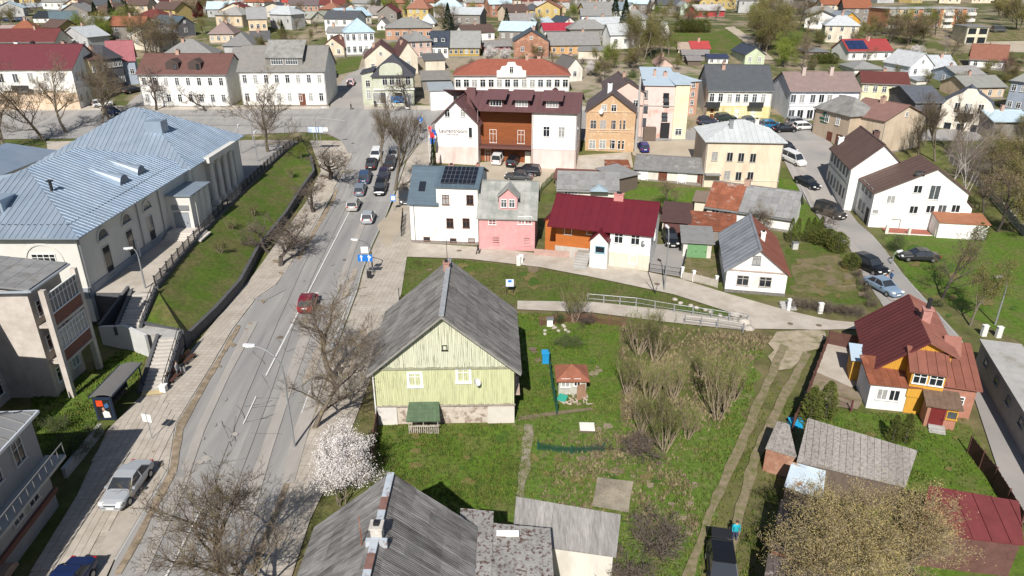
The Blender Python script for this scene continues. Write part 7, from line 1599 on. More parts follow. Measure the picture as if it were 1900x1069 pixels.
# ================================================================= VEHICLES
tyre = mat((.018, .018, .018), .9, .1); rimm = mat((.35, .36, .37), .35, .1, metal=.7); cglass = mat((.03, .035, .042), .05, 0, spec=.9, name='car_glass')
lampm = mat((.7, .7, .68), .2, 0); tailm = mat((.35, .015, .012), .3, 0); plate = mat((.75, .75, .72), .5, 0)
def paint(c): return mat(c, .28, .03, 1.0, spec=.6, metal=.15)
SHAPES = {  # length, width, sill, stations (x fraction, belt height, half-width factor), cabin (x rear bottom, rear top, front top, front bottom), roof height
 'hatch': (4.15, 1.75, [(-.5, .62, .80), (-.48, .86, .90), (-.40, .95, .97), (-.1, .93, 1), (.2, .90, 1), (.40, .80, .94), (.47, .68, .86), (.5, .52, .76)], (-.49, -.40, .05, .24), 1.50),
 'sedan': (4.75, 1.82, [(-.5, .66, .80), (-.48, .90, .90), (-.36, .96, .96), (-.1, .94, 1), (.2, .90, 1), (.40, .80, .94), (.47, .68, .86), (.5, .52, .76)], (-.36, -.22, .05, .22), 1.44),
 'estate': (4.75, 1.80, [(-.5, .66, .82), (-.485, .92, .92), (-.40, .97, .97), (-.1, .95, 1), (.2, .91, 1), (.40, .81, .94), (.47, .68, .86), (.5, .52, .76)], (-.49, -.43, .06, .23), 1.50),
 'van': (5.0, 1.92, [(-.5, .7, .9), (-.49, 1.02, .95), (-.40, 1.08, .99), (-.1, 1.08, 1), (.2, 1.06, 1), (.40, .98, .95), (.47, .85, .88), (.5, .6, .8)], (-.495, -.47, .16, .32), 1.92),
 'suv': (4.7, 1.9, [(-.5, .72, .86), (-.485, 1.02, .94), (-.40, 1.08, .98), (-.1, 1.06, 1), (.2, 1.03, 1), (.40, .95, .95), (.47, .82, .88), (.5, .6, .8)], (-.49, -.42, .06, .23), 1.70)}
CM = {}
def car_parts(kind):
    if kind in CM: return CM[kind]
    L, W, st, cab, RH = SHAPES[kind]; b = MB(); hw = W / 2; rings = []
    for (fx, zb, fw) in st:
        x = fx * L; w_ = hw * fw; z0 = .24
        rings.append([(x, -w_ * .90, z0), (x, -w_, z0 + .2), (x, -w_ * 1.0, zb - .16), (x, -w_ * .93, zb - .03), (x, -w_ * .6, zb + .02), (x, w_ * .6, zb + .02), (x, w_ * .93, zb - .03), (x, w_, zb - .16), (x, w_, z0 + .2), (x, w_ * .9, z0)])
    n = 10
    for r0, r1 in zip(rings, rings[1:]):
        for k in range(n): b.face([r0[k], r0[(k + 1) % n], r1[(k + 1) % n], r1[k]])
    b.face(rings[0][::-1]); b.face(rings[-1])
    belt = lambda fx: next((z0 + (z1 - z0) * (fx - a0) / (a1 - a0) for (a0, z0, _), (a1, z1, _) in zip(st, st[1:]) if a0 <= fx <= a1), .9)
    rb, rt, ft, fb = [c * L for c in cab]; zb_r, zb_f = belt(cab[0]) - .04, belt(cab[3]) - .04; wb, wt = hw * .93, hw * .74
    body = b.mesh('body', mat((.5, .5, .5), .3))
    g = MB(); bt = [(rb, -wb, zb_r), (fb, -wb, zb_f), (fb, wb, zb_f), (rb, wb, zb_r)]; tp = [(rt, -wt, RH - .05), (ft, -wt, RH - .05), (ft, wt, RH - .05), (rt, wt, RH - .05)]
    for k in range(4): g.face([bt[k], bt[(k + 1) % 4], tp[(k + 1) % 4], tp[k]])
    g.face(tp)
    gm_ = g.mesh('windows', cglass)
    r = MB(); xm = (rt + ft) / 2
    for (xa, xb) in ((rt - .03, xm), (xm, ft + .05)):
        za, zb2 = (RH - .05, RH + .01) if xa < xm - .01 else (RH + .01, RH - .05)
        r.prism([(xa, -wt - .02, za - .02), (xb, -wt - .02, zb2 - .02), (xb, wt + .02, zb2 - .02), (xa, wt + .02, za - .02)], (0, 0, .07))
    for sy in (-1, 1):
        for (p, q, th) in (((rb, zb_r), (rt, RH), .05), ((fb, zb_f), (ft, RH), .04)):
            r.tube((p[0], sy * wb * 1.0, p[1]), (q[0], sy * wt * 1.01, q[1] - .02), th, th, 4)
        r.tube((xm - .1, sy * wb, .9), (xm - .05, sy * (wt + .01), RH - .03), .04, .035, 4)
    roof = r.mesh('roof', mat((.5, .5, .5), .3))
    wh = MB().tube((0, -.11, 0), (0, .11, 0), .32, .32, 14, cap=True).mesh('tyre', tyre)
    ri = MB().tube((0, -.125, 0), (0, .125, 0), .20, .20, 10, cap=True).mesh('rim', rimm)
    hl = MB().prism([(L * .455, -.2, .60), (L * .497, -.16, .60), (L * .497, .14, .60), (L * .455, .2, .60)], (-.05, 0, .13)).mesh('headlight', lampm)
    tl = MB().box(-L * .5 - .02, -L * .46, -.12, .12, .68, .88).mesh('taillight', tailm)
    pl_ = MB().box(-.02, .02, -.26, .26, -.06, .06).mesh('number_plate', plate)
    mi = MB().box(-.07, .09, -.1, .1, -.06, .07).mesh('mirror', mat((.5, .5, .5), .3))
    gr = MB().box(-.03, .02, -.42, .42, -.06, .07).mesh('grille', dark)
    CM[kind] = (L, W, body, gm_, roof, wh, ri, hl, tl, pl_, mi, gr, fb, zb_f); return CM[kind]
PM = {}
def painted(me, m):
    k = (me.name, m.name)
    if k not in PM:
        c = me.copy(); c.materials.clear(); c.materials.append(m); PM[k] = c
    return PM[k]
def car(kind, px, py, head, col, label, cat='car', z=None, hatch=False, group=None):
    L, W, body, gm_, roof, wh, ri, hl, tl, pl_, mi, gr, fb, zbf = car_parts(kind); m = paint(col)
    p = GZ(px, py, z) if z is not None else G(px, py); 
    if z is None: p.z = T(p.y)
    p.z += .15
    k = (T(p.y + 2) - T(p.y - 2)) / 4 if z is None else 0
    e = empty('parked_car', p, 0, label, cat, group)
    e.rotation_euler = (Matrix.Rotation(math.atan(k), 4, 'X') @ Matrix.Rotation(R(head), 4, 'Z')).to_euler()
    bo = link('body', painted(body, m), e); link('windows', gm_, e); link('roof', painted(roof, m), e)
    for sx in (-.31, .32):
        for sy in (-1, 1): w_ = link('wheel', wh, e, loc=(sx * L, sy * (W / 2 - .1), .32)); link('rim', ri, w_)
    for sy in (-1, 1):
        link('headlight', hl, bo, loc=(0, sy * W * .34, .04)); link('taillight', tl, bo, loc=(0, sy * W * .36, 0)); link('mirror', painted(mi, m), bo, loc=(fb - .25, sy * (W / 2 + .06), zbf + .08))
    link('number_plate', pl_, bo, loc=(-L / 2 - .01, 0, .72)); link('number_plate', pl_, bo, loc=(L / 2, 0, .42)); link('grille', gr, bo, loc=(L * .495, 0, .53))
    if hatch: MB().prism([(-L * .5 - .12, -.62, 1.85), (-L * .40, -.62, 1.55), (-L * .40, .62, 1.55), (-L * .5 - .12, .62, 1.85)], (0, 0, .06)).build('tailgate', [m], e)
    return e
SILV = (.38, .40, .42); BLK = (.012, .013, .016); DKB = (.012, .025, .09); WHT = (.72, .72, .71); GRY = (.13, .14, .15)
for a in [
 ('sedan', 240, 913, -91, SILV, 'silver saloon parked on the left pavement bay near the bottom'), ('sedan', 122, 1112, -91, DKB, 'dark blue car cut by the bottom edge left of the road'),
 ('hatch', 573, 571, 94, (.20, .012, .022), 'dark red hatchback driving away alone on the road'), ('hatch', 684, 411, 94, SILV, 'silver grey hatchback last in the right lane of the queue'),
 ('estate', 657, 387, 94, (.42, .41, .38), 'pale silver estate last in the left lane of the queue'), ('hatch', 669, 358, 94, (.19, .22, .26), 'grey blue car second from the back in the left lane'),
 ('suv', 678, 335, 94, (.045, .08, .15), 'blue car in the middle of the left lane of the queue'), ('estate', 690, 310, 94, (.03, .025, .025), 'dark brown car ahead of the blue one in the left lane'),
 ('estate', 698, 294, -88, WHT, 'white car facing the camera near the crossing'), ('suv', 707, 356, -88, BLK, 'black car facing the camera, nearest parked under the lime tree'),
 ('hatch', 712, 333, -88, (.03, .025, .06), 'dark purple blue car behind the black one under the lime tree'), ('estate', 724, 311, -88, (.05, .04, .04), 'dark brown car behind tree trunks near the crossing'),
 ('hatch', 730, 293, -88, (.6, .6, .6), 'white hatchback half hidden behind the tall tree'), ('estate', 751, 374, -80, (.05, .055, .06), 'dark car behind low tree at the corner of the solar panel house'),
 ('van', 926, 300, 78, WHT, 'white minivan before the timber front of the hotel', 'van'), ('estate', 953, 305, 74, BLK, 'small black estate right of the white minivan'),
 ('suv', 978, 325, 172, (.02, .022, .03), 'big dark car parked sideways in the hotel yard'), ('sedan', 962, 334, 168, (.07, .075, .08), 'dark grey car nearest the pink house roof in the hotel yard'),
 ('hatch', 1193, 279, 92, (.02, .03, .16), 'bright blue small car on the sandy yard'), ('hatch', 1312, 231, 8, (.05, .06, .09), 'dark blue car, left end of the row before the yellow shop house'),
 ('suv', 1345, 226, 15, (.03, .045, .04), 'dark green car at the kerb before the shop house'), ('sedan', 1391, 230, 5, GRY, 'grey saloon before the balcony of the shop house'),
 ('hatch', 1430, 238, 6, (.02, .16, .33), 'turquoise blue car at the end of the side street'), ('sedan', 1455, 245, 5, BLK, 'black saloon before the turquoise car'),
 ('estate', 1478, 232, 12, (.2, .21, .23), 'grey estate before the white town house'), ('estate', 1492, 241, 8, WHT, 'white estate at the mouth of the side street'),
 ('hatch', 1459, 281, -66, BLK, 'black hatchback beside the peach building'), ('van', 1471, 303, -66, WHT, 'white van parked on the side street', 'van'),
 ('sedan', 1497, 346, -66, (.015, .018, .025), 'black saloon alone on the verge of the side street'), ('van', 1539, 402, -66, (.04, .035, .033), 'dark brown van by the side street hedge', 'van'),
 ('suv', 1612, 503, -70, BLK, 'black car parked by the cone shaped shrub'), ('sedan', 1636, 541, -72, (.22, .30, .40), 'light blue saloon with people beside it on the side street'),
 ('sedan', 1702, 484, 174, (.03, .032, .035), 'black saloon parked on the grass right of the side street'), ('estate', 1243, 452, -92, BLK, 'black car in the driveway before the brown garage door'),
 ('estate', 248, 172, 60, BLK, 'black car on the lane behind the town hall'), ('hatch', 192, 198, 30, WHT, 'white car parked at the mouth of the lane'), ('hatch', 209, 213, -20, (.02, .03, .08), 'dark blue car at the mouth of the lane'),
 ('sedan', 16, 41, 5, DKB, 'dark blue car, left one in the far upper left street'), ('hatch', 27, 40, 5, WHT, 'white car in the far upper left street'), ('sedan', 41, 40, 5, (.04, .06, .12), 'blue grey car, right one in the far upper left street'),
 ('estate', 619, 142, 100, BLK, 'black car in the shade of the dormer house on the uphill street'), ('hatch', 652, 158, 95, (.62, .45, .45), 'pale pinkish car left of the sage corner shop'),
 ('van', 1852, 60, 5, (.1, .1, .1), 'dark van at the far top right road', 'van')]:
    car(*a)
cb_ = car('hatch', 1338, 1075, -100, BLK, 'black estate with raised tailgate on the dirt track at the bottom edge', hatch=True)
# crew cab pickup with open bed
L = 5.8; p = G(1110, 289); e = empty('pickup_truck', (p.x, p.y, .12), R(-6), 'white double cab pickup truck with open bed by the brick house', 'pickup truck'); wm_ = paint(WHT)
b = MB(); b.prism([(-.6, -.95, .4), (2.7, -.95, .4), (2.75, -.95, .9), (2.2, -.95, 1.15), (1.6, -.95, 1.2), (-.6, -.95, 1.15)], (0, 1.9, 0)); b.build('body', wm_, e)
b = MB(); b.prism([(-.6, -.9, 1.16), (1.75, -.9, 1.16), (1.05, -.82, 2.1), (-.55, -.82, 2.1)], (0, 1.75, 0)); b.build('windows', cglass, e)
b = MB(); b.box(-.62, 1.05, -.84, .88, 2.1, 2.18)
for x in (-.6, .4): b.box(x, x + .14, -.93, -.82, 1.15, 2.1).box(x, x + .14, .8, .93, 1.15, 2.1)
b.build('cab_roof', wm_, e); b = MB(); b.box(-3.0, -.65, -1.0, 1.0, .85, .95); b.box(-3.0, -.65, -1.0, -.95, .95, 1.3); b.box(-3.0, -.65, .95, 1.0, .95, 1.3); b.box(-3.0, -2.95, -.95, .95, .95, 1.3); b.build('cargo_bed', GRY and mat((.35, .36, .37), .5, .1), e)
for x in (-2.0, 1.9):
    for y in (-.9, .9): w_ = MB().tube((x, y - .12, .38), (x, y + .12, .38), .38, .38, 14, cap=True).build('wheel', tyre, e); MB().tube((x, y - .13, .38), (x, y + .13, .38), .22, .22, 10, cap=True).build('rim', rimm, w_)
for y in (-.75, .6): MB().box(2.68, 2.78, y, y + .2, .7, .88).build('headlight', lampm, e)

# ================================================================= PEOPLE
skin = mat((.45, .28, .2), .6, .05)
def person(px, py, head, label, top, legs, pose='stand', hair=(.06, .04, .03), h=1.72, z=None):
    p = GZ(px, py, z) if z is not None else G(px, py); s = h / 1.75
    e = empty('person', p, R(head), label, 'person')
    st = .16 if pose == 'walk' else .03
    V = [(0, 0, .95), (.0, 0, 1.2), (.01, 0, 1.42), (.02, 0, 1.52), (.03, 0, 1.66),
         (st, .10, .50), (st * .6, .11, .08), (st * .6 + .14, .11, .04), (-st, -.10, .50), (-st * 1.8, -.11, .10), (-st * 1.8 + .13, -.11, .05),
         (0, .20, 1.40), (-.10 if pose == 'walk' else .02, .25, 1.14), (-.05 if pose == 'walk' else .12, .24, .90), (0, -.20, 1.40), (.10 if pose == 'walk' else .02, -.25, 1.14), (.2 if pose == 'walk' else .13, -.23, .92), (0, .09, .90), (0, -.09, .90)]
    E = [(0, 1), (1, 2), (2, 3), (3, 4), (0, 17), (17, 5), (5, 6), (6, 7), (0, 18), (18, 8), (8, 9), (9, 10), (2, 11), (11, 12), (12, 13), (2, 14), (14, 15), (15, 16)]
    Rr = [.15, .14, .15, .06, .105, .075, .05, .045, .075, .05, .045, .07, .05, .035, .07, .05, .035, .1, .1]
    me = bpy.data.meshes.new('body'); me.from_pydata(V, E, []); o = bpy.data.objects.new('body', me); COL.objects.link(o)
    md = o.modifiers.new('skin', 'SKIN'); o.modifiers.new('sub', 'SUBSURF').levels = 1
    if not me.skin_vertices: me.skin_vertices.new() if hasattr(me.skin_vertices, 'new') else None
    for i, sv in enumerate(me.skin_vertices[0].data): sv.radius = (Rr[i], Rr[i]); sv.use_root = (i == 0)
    dg = bpy.context.evaluated_depsgraph_get(); m2 = bpy.data.meshes.new_from_object(o.evaluated_get(dg)); bpy.data.objects.remove(o)
    m2.materials.clear()
    for m in (skin, mat(top, .9, .1), mat(legs, .9, .1), dark): m2.materials.append(m)
    for f in m2.polygons:
        z_ = f.center.z; f.material_index = 3 if z_ < .10 else (2 if z_ < .93 and abs(f.center.y) < .2 else (0 if z_ > 1.50 or (z_ < .96 and abs(f.center.y) >= .2) else 1)); f.use_smooth = True
    e.scale = (s, s, s); b = link('body', m2, e)
    hb = MB()
    for i in range(6):
        for j in range(3):
            a0, a1 = i * 1.047, (i + 1) * 1.047; t0, t1 = .1 + j * .5, .1 + (j + 1) * .5
            P_ = lambda a, t: (.02 + .115 * math.sin(t) * math.cos(a), .115 * math.sin(t) * math.sin(a), 1.69 + .115 * math.cos(t))
            hb.face([P_(a0, t0), P_(a1, t0), P_(a1, t1), P_(a0, t1)])
    hb.build('hair', mat(hair, .9, .1), e)
    return e
try:
    person(887, 473, 0, 'person in dark clothes walking along the path before the pink house', (.03, .03, .035), (.02, .02, .025), 'walk')
    person(652, 205, 200, 'person in dark coat crossing near the white dormer house', (.05, .025, .03), (.015, .015, .015), 'walk'); person(696, 200, 90, 'person in black standing at the sage shop window', (.02, .02, .02), (.02, .02, .02))
    person(728, 203, 180, 'person in dark jacket walking past the blue shop sign', (.03, .03, .03), (.05, .05, .06), 'walk'); person(1641, 533, 200, 'person in pink top bending beside the light blue saloon', (.55, .3, .3), (.06, .06, .08)); person(1651, 527, 190, 'person in blue jacket beside the light blue saloon', (.05, .12, .25), (.05, .05, .07))
    person(332, 701, 0, 'person in grey on the upper bench by the stairs', (.25, .26, .27), (.08, .08, .09)); person(1362, 1005, -90, 'person in turquoise top behind the raised tailgate', (.02, .38, .48), (.05, .06, .12)); 
    person(781, 262, 120, 'person in light clothes by the crossing near the hotel flags', (.5, .5, .52), (.05, .05, .06), 'walk')
except Exception as ex:
    print('PERSON FAIL', ex); raise

# ================================================================= STREET FURNITURE
galv = mat((.34, .35, .36), .5, .1, metal=.5); signblue = mat((.01, .16, .55), .4, 0)
def lamp(px, py, h, ang, arm, label, z=None, m=galv, top=None):
    p = GZ(px, py, z) if z is not None else G(px, py)
    if top: h = zat(p.y, top) - p.z - .4
    e = empty('street_lamp', p, R(ang), label, 'street lamp'); b = MB(); b.tube((0, 0, -.2), (0, 0, h * .75), .10, .07, 8); pts = [(0, 0, h * .75)]
    for i in range(7): t = i / 6 * 1.35; pts.append((arm * (1 - math.cos(t)) / .78, 0, h * .75 + h * .25 * math.sin(t)))
    pts = pts[:1] + pts[2:]; b.path(pts, .055, 6); b.build('pole', m, e); x, z_ = pts[-1][0], pts[-1][2]
    hd = MB(); hd.prism([(x - .1, -.1, z_ - .05), (x + .35, -.17, z_ - .06), (x + .75, -.12, z_ - .02), (x + .75, .12, z_ - .02), (x + .35, .17, z_ - .06), (x - .1, .1, z_ - .05)], (0, 0, .14)); ho = hd.build('lamp_head', mat((.7, .7, .7), .4, .05), e)
    MB().box(x + .1, x + .6, -.1, .1, z_ - .12, z_ - .065).build('lens', lampm, ho); return e
lamp(547, 832, 8, 178, 1.9, 'tall curved grey street lamp arching over the road left of the green house', top=632)
lamp(692, 508, 8, 172, 1.6, 'dark curved street lamp behind the blue arrow signs', m=mat((.12, .12, .12), .6, .1), top=440)
lamp(1150, 590, 8, 175, .6, 'slim street lamp rising from the path before the driveway', top=420) if False else lamp(1232, 540, 6, 100, .5, 'slim grey lamp post in front of the driveway', top=418)
lamp(592, 292, 8, 20, 1.4, 'street lamp by the crossing above the small dark tree', top=196); lamp(771, 242, 8, 150, 1.4, 'street lamp by the crossing near the sage shop', top=198)
lamp(1654, 492, 6, 20, .5, 'slim street lamp beside the side street near the black car', top=462); lamp(1846, 603, 8, 188, .9, 'light street lamp with twin boxes on the right lawn', top=505); lamp(270, 535, 5, 200, .4, 'slim terrace lamp at the head of the stairs', z=PZ, top=452) 
lamp(358, 402, 5, 170, .5, 'slim lamp in front of the entrance box of the culture house', z=PZ, top=345)
for i, (x, y) in enumerate([(478, 300), (470, 262), (448, 285), (505, 250)]): lamp(x, y, 5, 90, .4, 'thin post top lamp on the far terrace plaza', z=PZ)['group'] = 'thin lamps on the far terrace plaza'
# white boxes on posts at right
for x, y, l_ in ((1824, 623, 'white electricity cabinet, left of two on the right verge'), (1851, 626, 'white electricity cabinet, right of two by the lamp'), (1521, 581, 'white cabinet by the brown hedge above the path'), (962, 492, 'white cabinet at the lawn edge before the pink house, front'), (967, 489, 'white cabinet just behind its twin at the lawn edge')):
    simple('utility_cabinet', l_, 'cabinet', (x, y), [('box', MB().box(-.24, .24, -.18, .18, -.1, 1.15), white), ('lid', MB().box(-.28, .28, -.22, .22, 1.15, 1.21), white), ('door', MB().box(-.2, .2, -.2, -.181, .1, 1.05), mat((.6, .6, .58), .6, .05))])
simple('meter_box', 'grey meter box cubicle beside the terrace thujas', 'box', (1474, 462), [('box', MB().box(-.35, .35, -.3, .3, 0, .9), mat((.45, .44, .42), .8, .1)), ('lid', MB().box(-.4, .4, -.35, .35, .9, .97), METAL)])
# blue lane signs
p = G(681, 517); e = empty('road_sign', p, R(2), 'blue lane arrow signs under a white panel on one pole by the right kerb', 'road sign')
MB().tube((0, 0, 0), (0, 0, 4.2), .04, .04, 6).build('pole', galv, e)
MB().box(-.42, .42, -.06, -.03, 3.3, 4.1).build('white_panel', white, e)
for i in range(2):
    x = -.44 + i * .88; s_ = MB().box(x - .42, x + .42, -.09, -.06, 2.25, 3.1).build('sign_plate', signblue, e); ar = MB()
    ar.box(x - .06, x + .06, -.11, -.091, 2.3, 2.9); ar.prism([(x - .2, -.11, 2.8), (x + .2, -.11, 2.8), (x, -.11, 3.1)], (0, .018, 0)); 
    if i: ar.prism([(x, -.11, 2.5), (x + .3, -.11, 2.8), (x + .22, -.11, 2.88), (x, -.11, 2.65)], (0, .017, 0))
    ar.build('arrow', white, s_)
simple('road_sign', 'black double topped signal box next to the blue lane signs', 'signal', (686, 519), [('pole', MB().tube((0, 0, 0), (0, 0, 2.2), .05, .05, 6), galv), ('signal_box', MB().box(-.25, .25, -.15, .15, .3, 1.1), dark)])
simple('road_sign', 'blue and white bus stop sign before the solar panel house', 'road sign', (731, 392), [('pole', MB().tube((0, 0, 0), (0, 0, 2.6), .04, .04, 6), galv), ('sign_plate', MB().box(-.4, .4, -.06, -.03, 1.6, 2.6), mat((.1, .25, .6), .4, .05)), ('symbol', MB().box(-.27, .27, -.08, -.061, 1.8, 2.4), white)])
simple('road_sign', 'white double plate sign on slim pole in the left pavement', 'road sign', (283, 817), [('pole', MB().tube((0, 0, 0), (0, 0, 2.5), .03, .03, 6), galv), ('sign_plate', MB().box(-.42, -.04, -.05, -.02, 1.75, 2.45), white), ('sign_plate', MB().box(.04, .42, -.05, -.02, 1.75, 2.45), white)], rz=R(-14))
simple('road_sign', 'blue arrow sign on the striped pole by the hotel corner', 'road sign', (781, 252), [('pole', MB().tube((0, 0, 0), (0, 0, 4), .05, .05, 6), galv), ('sign_plate', MB().tube((0, -.1, 3.2), (0, -.06, 3.2), .55, .55, 12, cap=True), signblue), ('arrow', MB().box(-.08, .08, -.13, -.101, 2.9, 3.5), white), ('signal_box', MB().box(-.2, .2, -.12, .12, 1.6, 2.3), dark)])
simple('road_sign', 'pair of white direction boards by the crossing left of the road', 'road sign', (592, 288), [('pole', MB().tube((.6, 0, 0), (.6, 0, 5.2), .05, .05, 6).tube((-.6, 0, 0), (-.6, 0, 5.2), .05, .05, 6), galv), ('direction_board', MB().box(-1.5, 1.2, -.1, -.06, 4.2, 5.2), mat((.55, .65, .85), .5, .1)), ('direction_board', MB().box(1.3, 2.1, -.1, -.06, 4.4, 5.1), white)])
simple('road_sign', 'small blue and white sign on two legs behind the green house', 'notice board', (946, 545), [('leg', MB().box(-.4, -.34, 0, .05, 0, 1.8), dark), ('leg', MB().box(.34, .4, 0, .05, 0, 1.8), dark), ('sign_plate', MB().box(-.45, .45, -.03, 0, .9, 1.8), mat((.6, .66, .8), .5, .1)), ('symbol', MB().box(-.2, .2, -.045, -.031, 1.45, 1.7), signblue)])
simple('bollard_post', 'thin dark post at the edge of the right sidewalk', 'post', (741, 558), [('pole', MB().tube((0, 0, 0), (0, 0, 1.6), .05, .04, 6), dark), ('foot', MB().box(-.1, .1, -.1, .1, 0, .08), dark)])
# flags at the hotel
for i, (x, y, c1, c2, n_) in enumerate([(800, 312, (.55, .03, .04), (.03, .12, .45), 'red and blue'), (803, 306, (.02, .1, .4), (.6, .6, .6), 'blue and white'), (797, 300, (.6, .05, .05), (.7, .7, .7), 'red and white')]):
    fl_ = MB(); fl_.face([(.05, 0, 6.4), (.75, .12, 6.2), (.85, .1, 5.2), (.05, 0, 5.4)]); f2 = MB(); f2.face([(.05, 0, 5.4), (.85, .1, 5.2), (.7, .15, 4.2), (.05, 0, 4.3)])
    simple('flagpole', 'white flagpole with %s flag before the hotel gable' % n_, 'flag', (x, y), [('pole', MB().tube((0, 0, 0), (0, 0, 6.8), .05, .03, 6), white), ('flag', fl_, mat(c1, .8, .1)), ('flag', f2, mat(c2, .8, .1))])
# bus shelter
navy = mat((.025, .04, .07), .5, .1, metal=.2)
p0 = GZ(205, 782, 0); p1 = GZ(262, 716, 0); an_ = math.atan2(p1.y - p0.y, p1.x - p0.x); Ls = 5.0
e = empty('bus_shelter', p0, an_, 'dark navy bus shelter with curved grey roof and poster end panel', 'bus shelter')
rf = MB()
for k in range(6):
    t0, t1 = k / 6, (k + 1) / 6; y0, y1 = 1.15 - 1.9 * t0, 1.15 - 1.9 * t1; z0, z1 = 2.35 + .28 * math.sin(t0 * 2.6), 2.35 + .28 * math.sin(t1 * 2.6)
    rf.prism([(-.15, y1, z1), (Ls + .1, y1, z1), (Ls + .1, y0, z0), (-.15, y0, z0)], (0, 0, .06))
rf.build('roof', mat((.14, .135, .13), .8, .15, 1.5), e)
MB().box(-.16, Ls + .11, -.82, -.75, 2.5, 2.62).box(-.16, Ls + .11, 1.12, 1.2, 2.28, 2.45).build('gutter', navy, e)
for x in (0, Ls): MB().box(x - .05, x + .05, -.55, -.45, 0, 2.5).build('post', navy, e)
for i in range(6): MB().box(i * Ls / 5 - .04, i * Ls / 5 + .04, .9, .98, 0, 2.35).build('post', navy, e)
for i in range(5): MB().box(i * Ls / 5 + .06, (i + 1) * Ls / 5 - .06, .92, .95, .3, 2.1).build('back_pane', cglass, e)
fp = MB().box(-.1, -.02, -.5, .9, .25, 2.35).build('end_panel', navy, e)
po = MB().box(-.13, -.101, -.36, .76, .4, 2.15).build('poster', mat((.02, .02, .022), .4, .05), fp)
MB().box(-.15, -.131, .16, .68, 1.55, 2.1).build('poster_print', mat((.65, .07, .02), .4, .3, 4), po); b = MB(); b.prism([(-.15, -.25, .5), (-.15, .30, .45), (-.15, .36, .95), (-.15, .12, 1.15), (-.15, -.2, 1.0)], (.018, 0, 0)); b.build('poster_print', mat((.7, .68, .66), .4, .15, 4), po)
b = MB(); b.prism([(-.15, -.3, 1.5), (-.15, .05, 1.35), (-.15, .1, 1.7), (-.15, -.2, 1.9)], (.018, 0, 0)); b.build('poster_print', mat((.05, .12, .25), .4, .3, 4), po)
b = MB(); b.prism([(-.152, .1, 1.15), (-.152, .3, 1.1), (-.152, .32, 1.4), (-.152, .14, 1.45)], (.018, 0, 0)); b.build('poster_print', mat((.45, .25, .17), .4, .2, 4), po)
MB().box(1.0, 4.2, .5, .88, .42, .48).box(1.1, 1.18, .55, .85, 0, .42).box(4.0, 4.08, .55, .85, 0, .42).build('seat', wood, e); 
MB().box(3.4, 4.2, .86, .9, 1.3, 1.9).build('timetable', mat((.45, .42, .5), .4, .4, 6), e); MB().box(2.3, 3.0, .86, .9, 1.2, 1.5).build('timetable', white, e)
# benches
for i, (x, y) in enumerate([(326, 706), (352, 672)]):
    p = G(x, y); e = empty('bench', p, R(80), 'brown slatted bench by the dark wall, %s' % ('nearer the stair foot' if i == 0 else 'farther up the pavement'), 'bench')
    for k in range(4): MB().box(-.85, .85, -.25 + k * .13, -.15 + k * .13, .42, .46).build('slat', mat((.10, .05, .035), .7, .2, 3), e)
    for k in range(3): MB().box(-.85, .85, .30 + k * .03, .34 + k * .03, .55 + k * .14, .65 + k * .14).build('backrest_slat', mat((.10, .05, .035), .7, .2, 3), e)
    for x_ in (-.65, .65): MB().box(x_ - .04, x_ + .04, -.25, .3, 0, .42).build('leg', IRON, e)
simple('litter_bin', 'small grey litter bin between the two benches', 'litter bin', (341, 692), [('body', MB().tube((0, 0, 0), (0, 0, .8), .25, .25, 10, cap=True), mat((.3, .3, .3), .8, .1)), ('rim', MB().tube((0, 0, .8), (0, 0, .86), .28, .28, 10, cap=True), IRON)])
simple('stair_pillar', 'short white end pillar at the foot of the stairs', 'pillar', (305, 728), [('block', MB().box(-.25, .25, -.25, .25, 0, .7), mat((.7, .69, .66), .8, .05)), ('cap', MB().box(-.3, .3, -.3, .3, .7, .76), white)])
MB_t = drape('tactile_paving', [(262, 738), (302, 734), (299, 727), (266, 729)], mat((.5, .40, .22), .9, .1, world=True))
# ================================================================= FENCES
def fence(P, h, label, m, name='fence', kind='board', step=2.0, cat='fence', postm=None, bw=.14, z=None):
    P = [G(*p) if z is None else GZ(*p, z) for p in P]; e = empty(name, P[0], 0, label, cat); o = P[0]; tot = 0
    shared = {}
    for a, b in zip(P, P[1:]):
        L_ = (b - a).length; n = max(1, round(L_ / step)); w = L_ / n; ang = math.atan2(b.y - a.y, b.x - a.x)
        key = round(w, 2)
        if key not in shared:
            q = MB()
            if kind == 'board':
                k = max(2, int(w / bw)); rr = random.Random(3)
                for i in range(k): q.box(i * w / k + .01, (i + 1) * w / k - .01, -.015, .015, .05, h + rr.uniform(-.03, .03))
                q.box(0, w, .015, .05, h * .3, h * .36).box(0, w, .015, .05, h * .8, h * .86)
            elif kind == 'rail':
                q.tube((0, 0, h), (w, 0, h), .03, .03, 5).tube((0, 0, h * .5), (w, 0, h * .5), .02, .02, 5)
                for i in range(int(w / .14)): q.tube((i * .14 + .07, 0, .1), (i * .14 + .07, 0, h), .008, .008, 3)
            elif kind == 'mesh':
                for i in range(int(w / .1)): q.box(i * .1, i * .1 + .03, -.006, .006, .02, h)
                for i in range(int(h / .1)): q.box(0, w, -.006, .006, i * .1, i * .1 + .03)
            shared[key] = q.mesh('fence_panel', m)
        for i in range(n):
            p = a.lerp(b, i / n); 
            link('fence_panel', shared[key], e, loc=p - o, rz=ang)
            if 'p' not in shared: shared['p'] = MB().box(-.06, .06, -.06, .06, -.3, h + .08).mesh('post', postm or m)
            link('post', shared['p'], e, loc=p - o, rz=ang)
    link('post', shared['p'], e, loc=P[-1] - o)
    return e
brf = mat((.11, .05, .04), .8, .2, 3)
fence([(1535, 640), (1512, 700), (1490, 760), (1470, 800)], 1.6, 'long dark brown board fence between dirt track and timber house yard', brf)
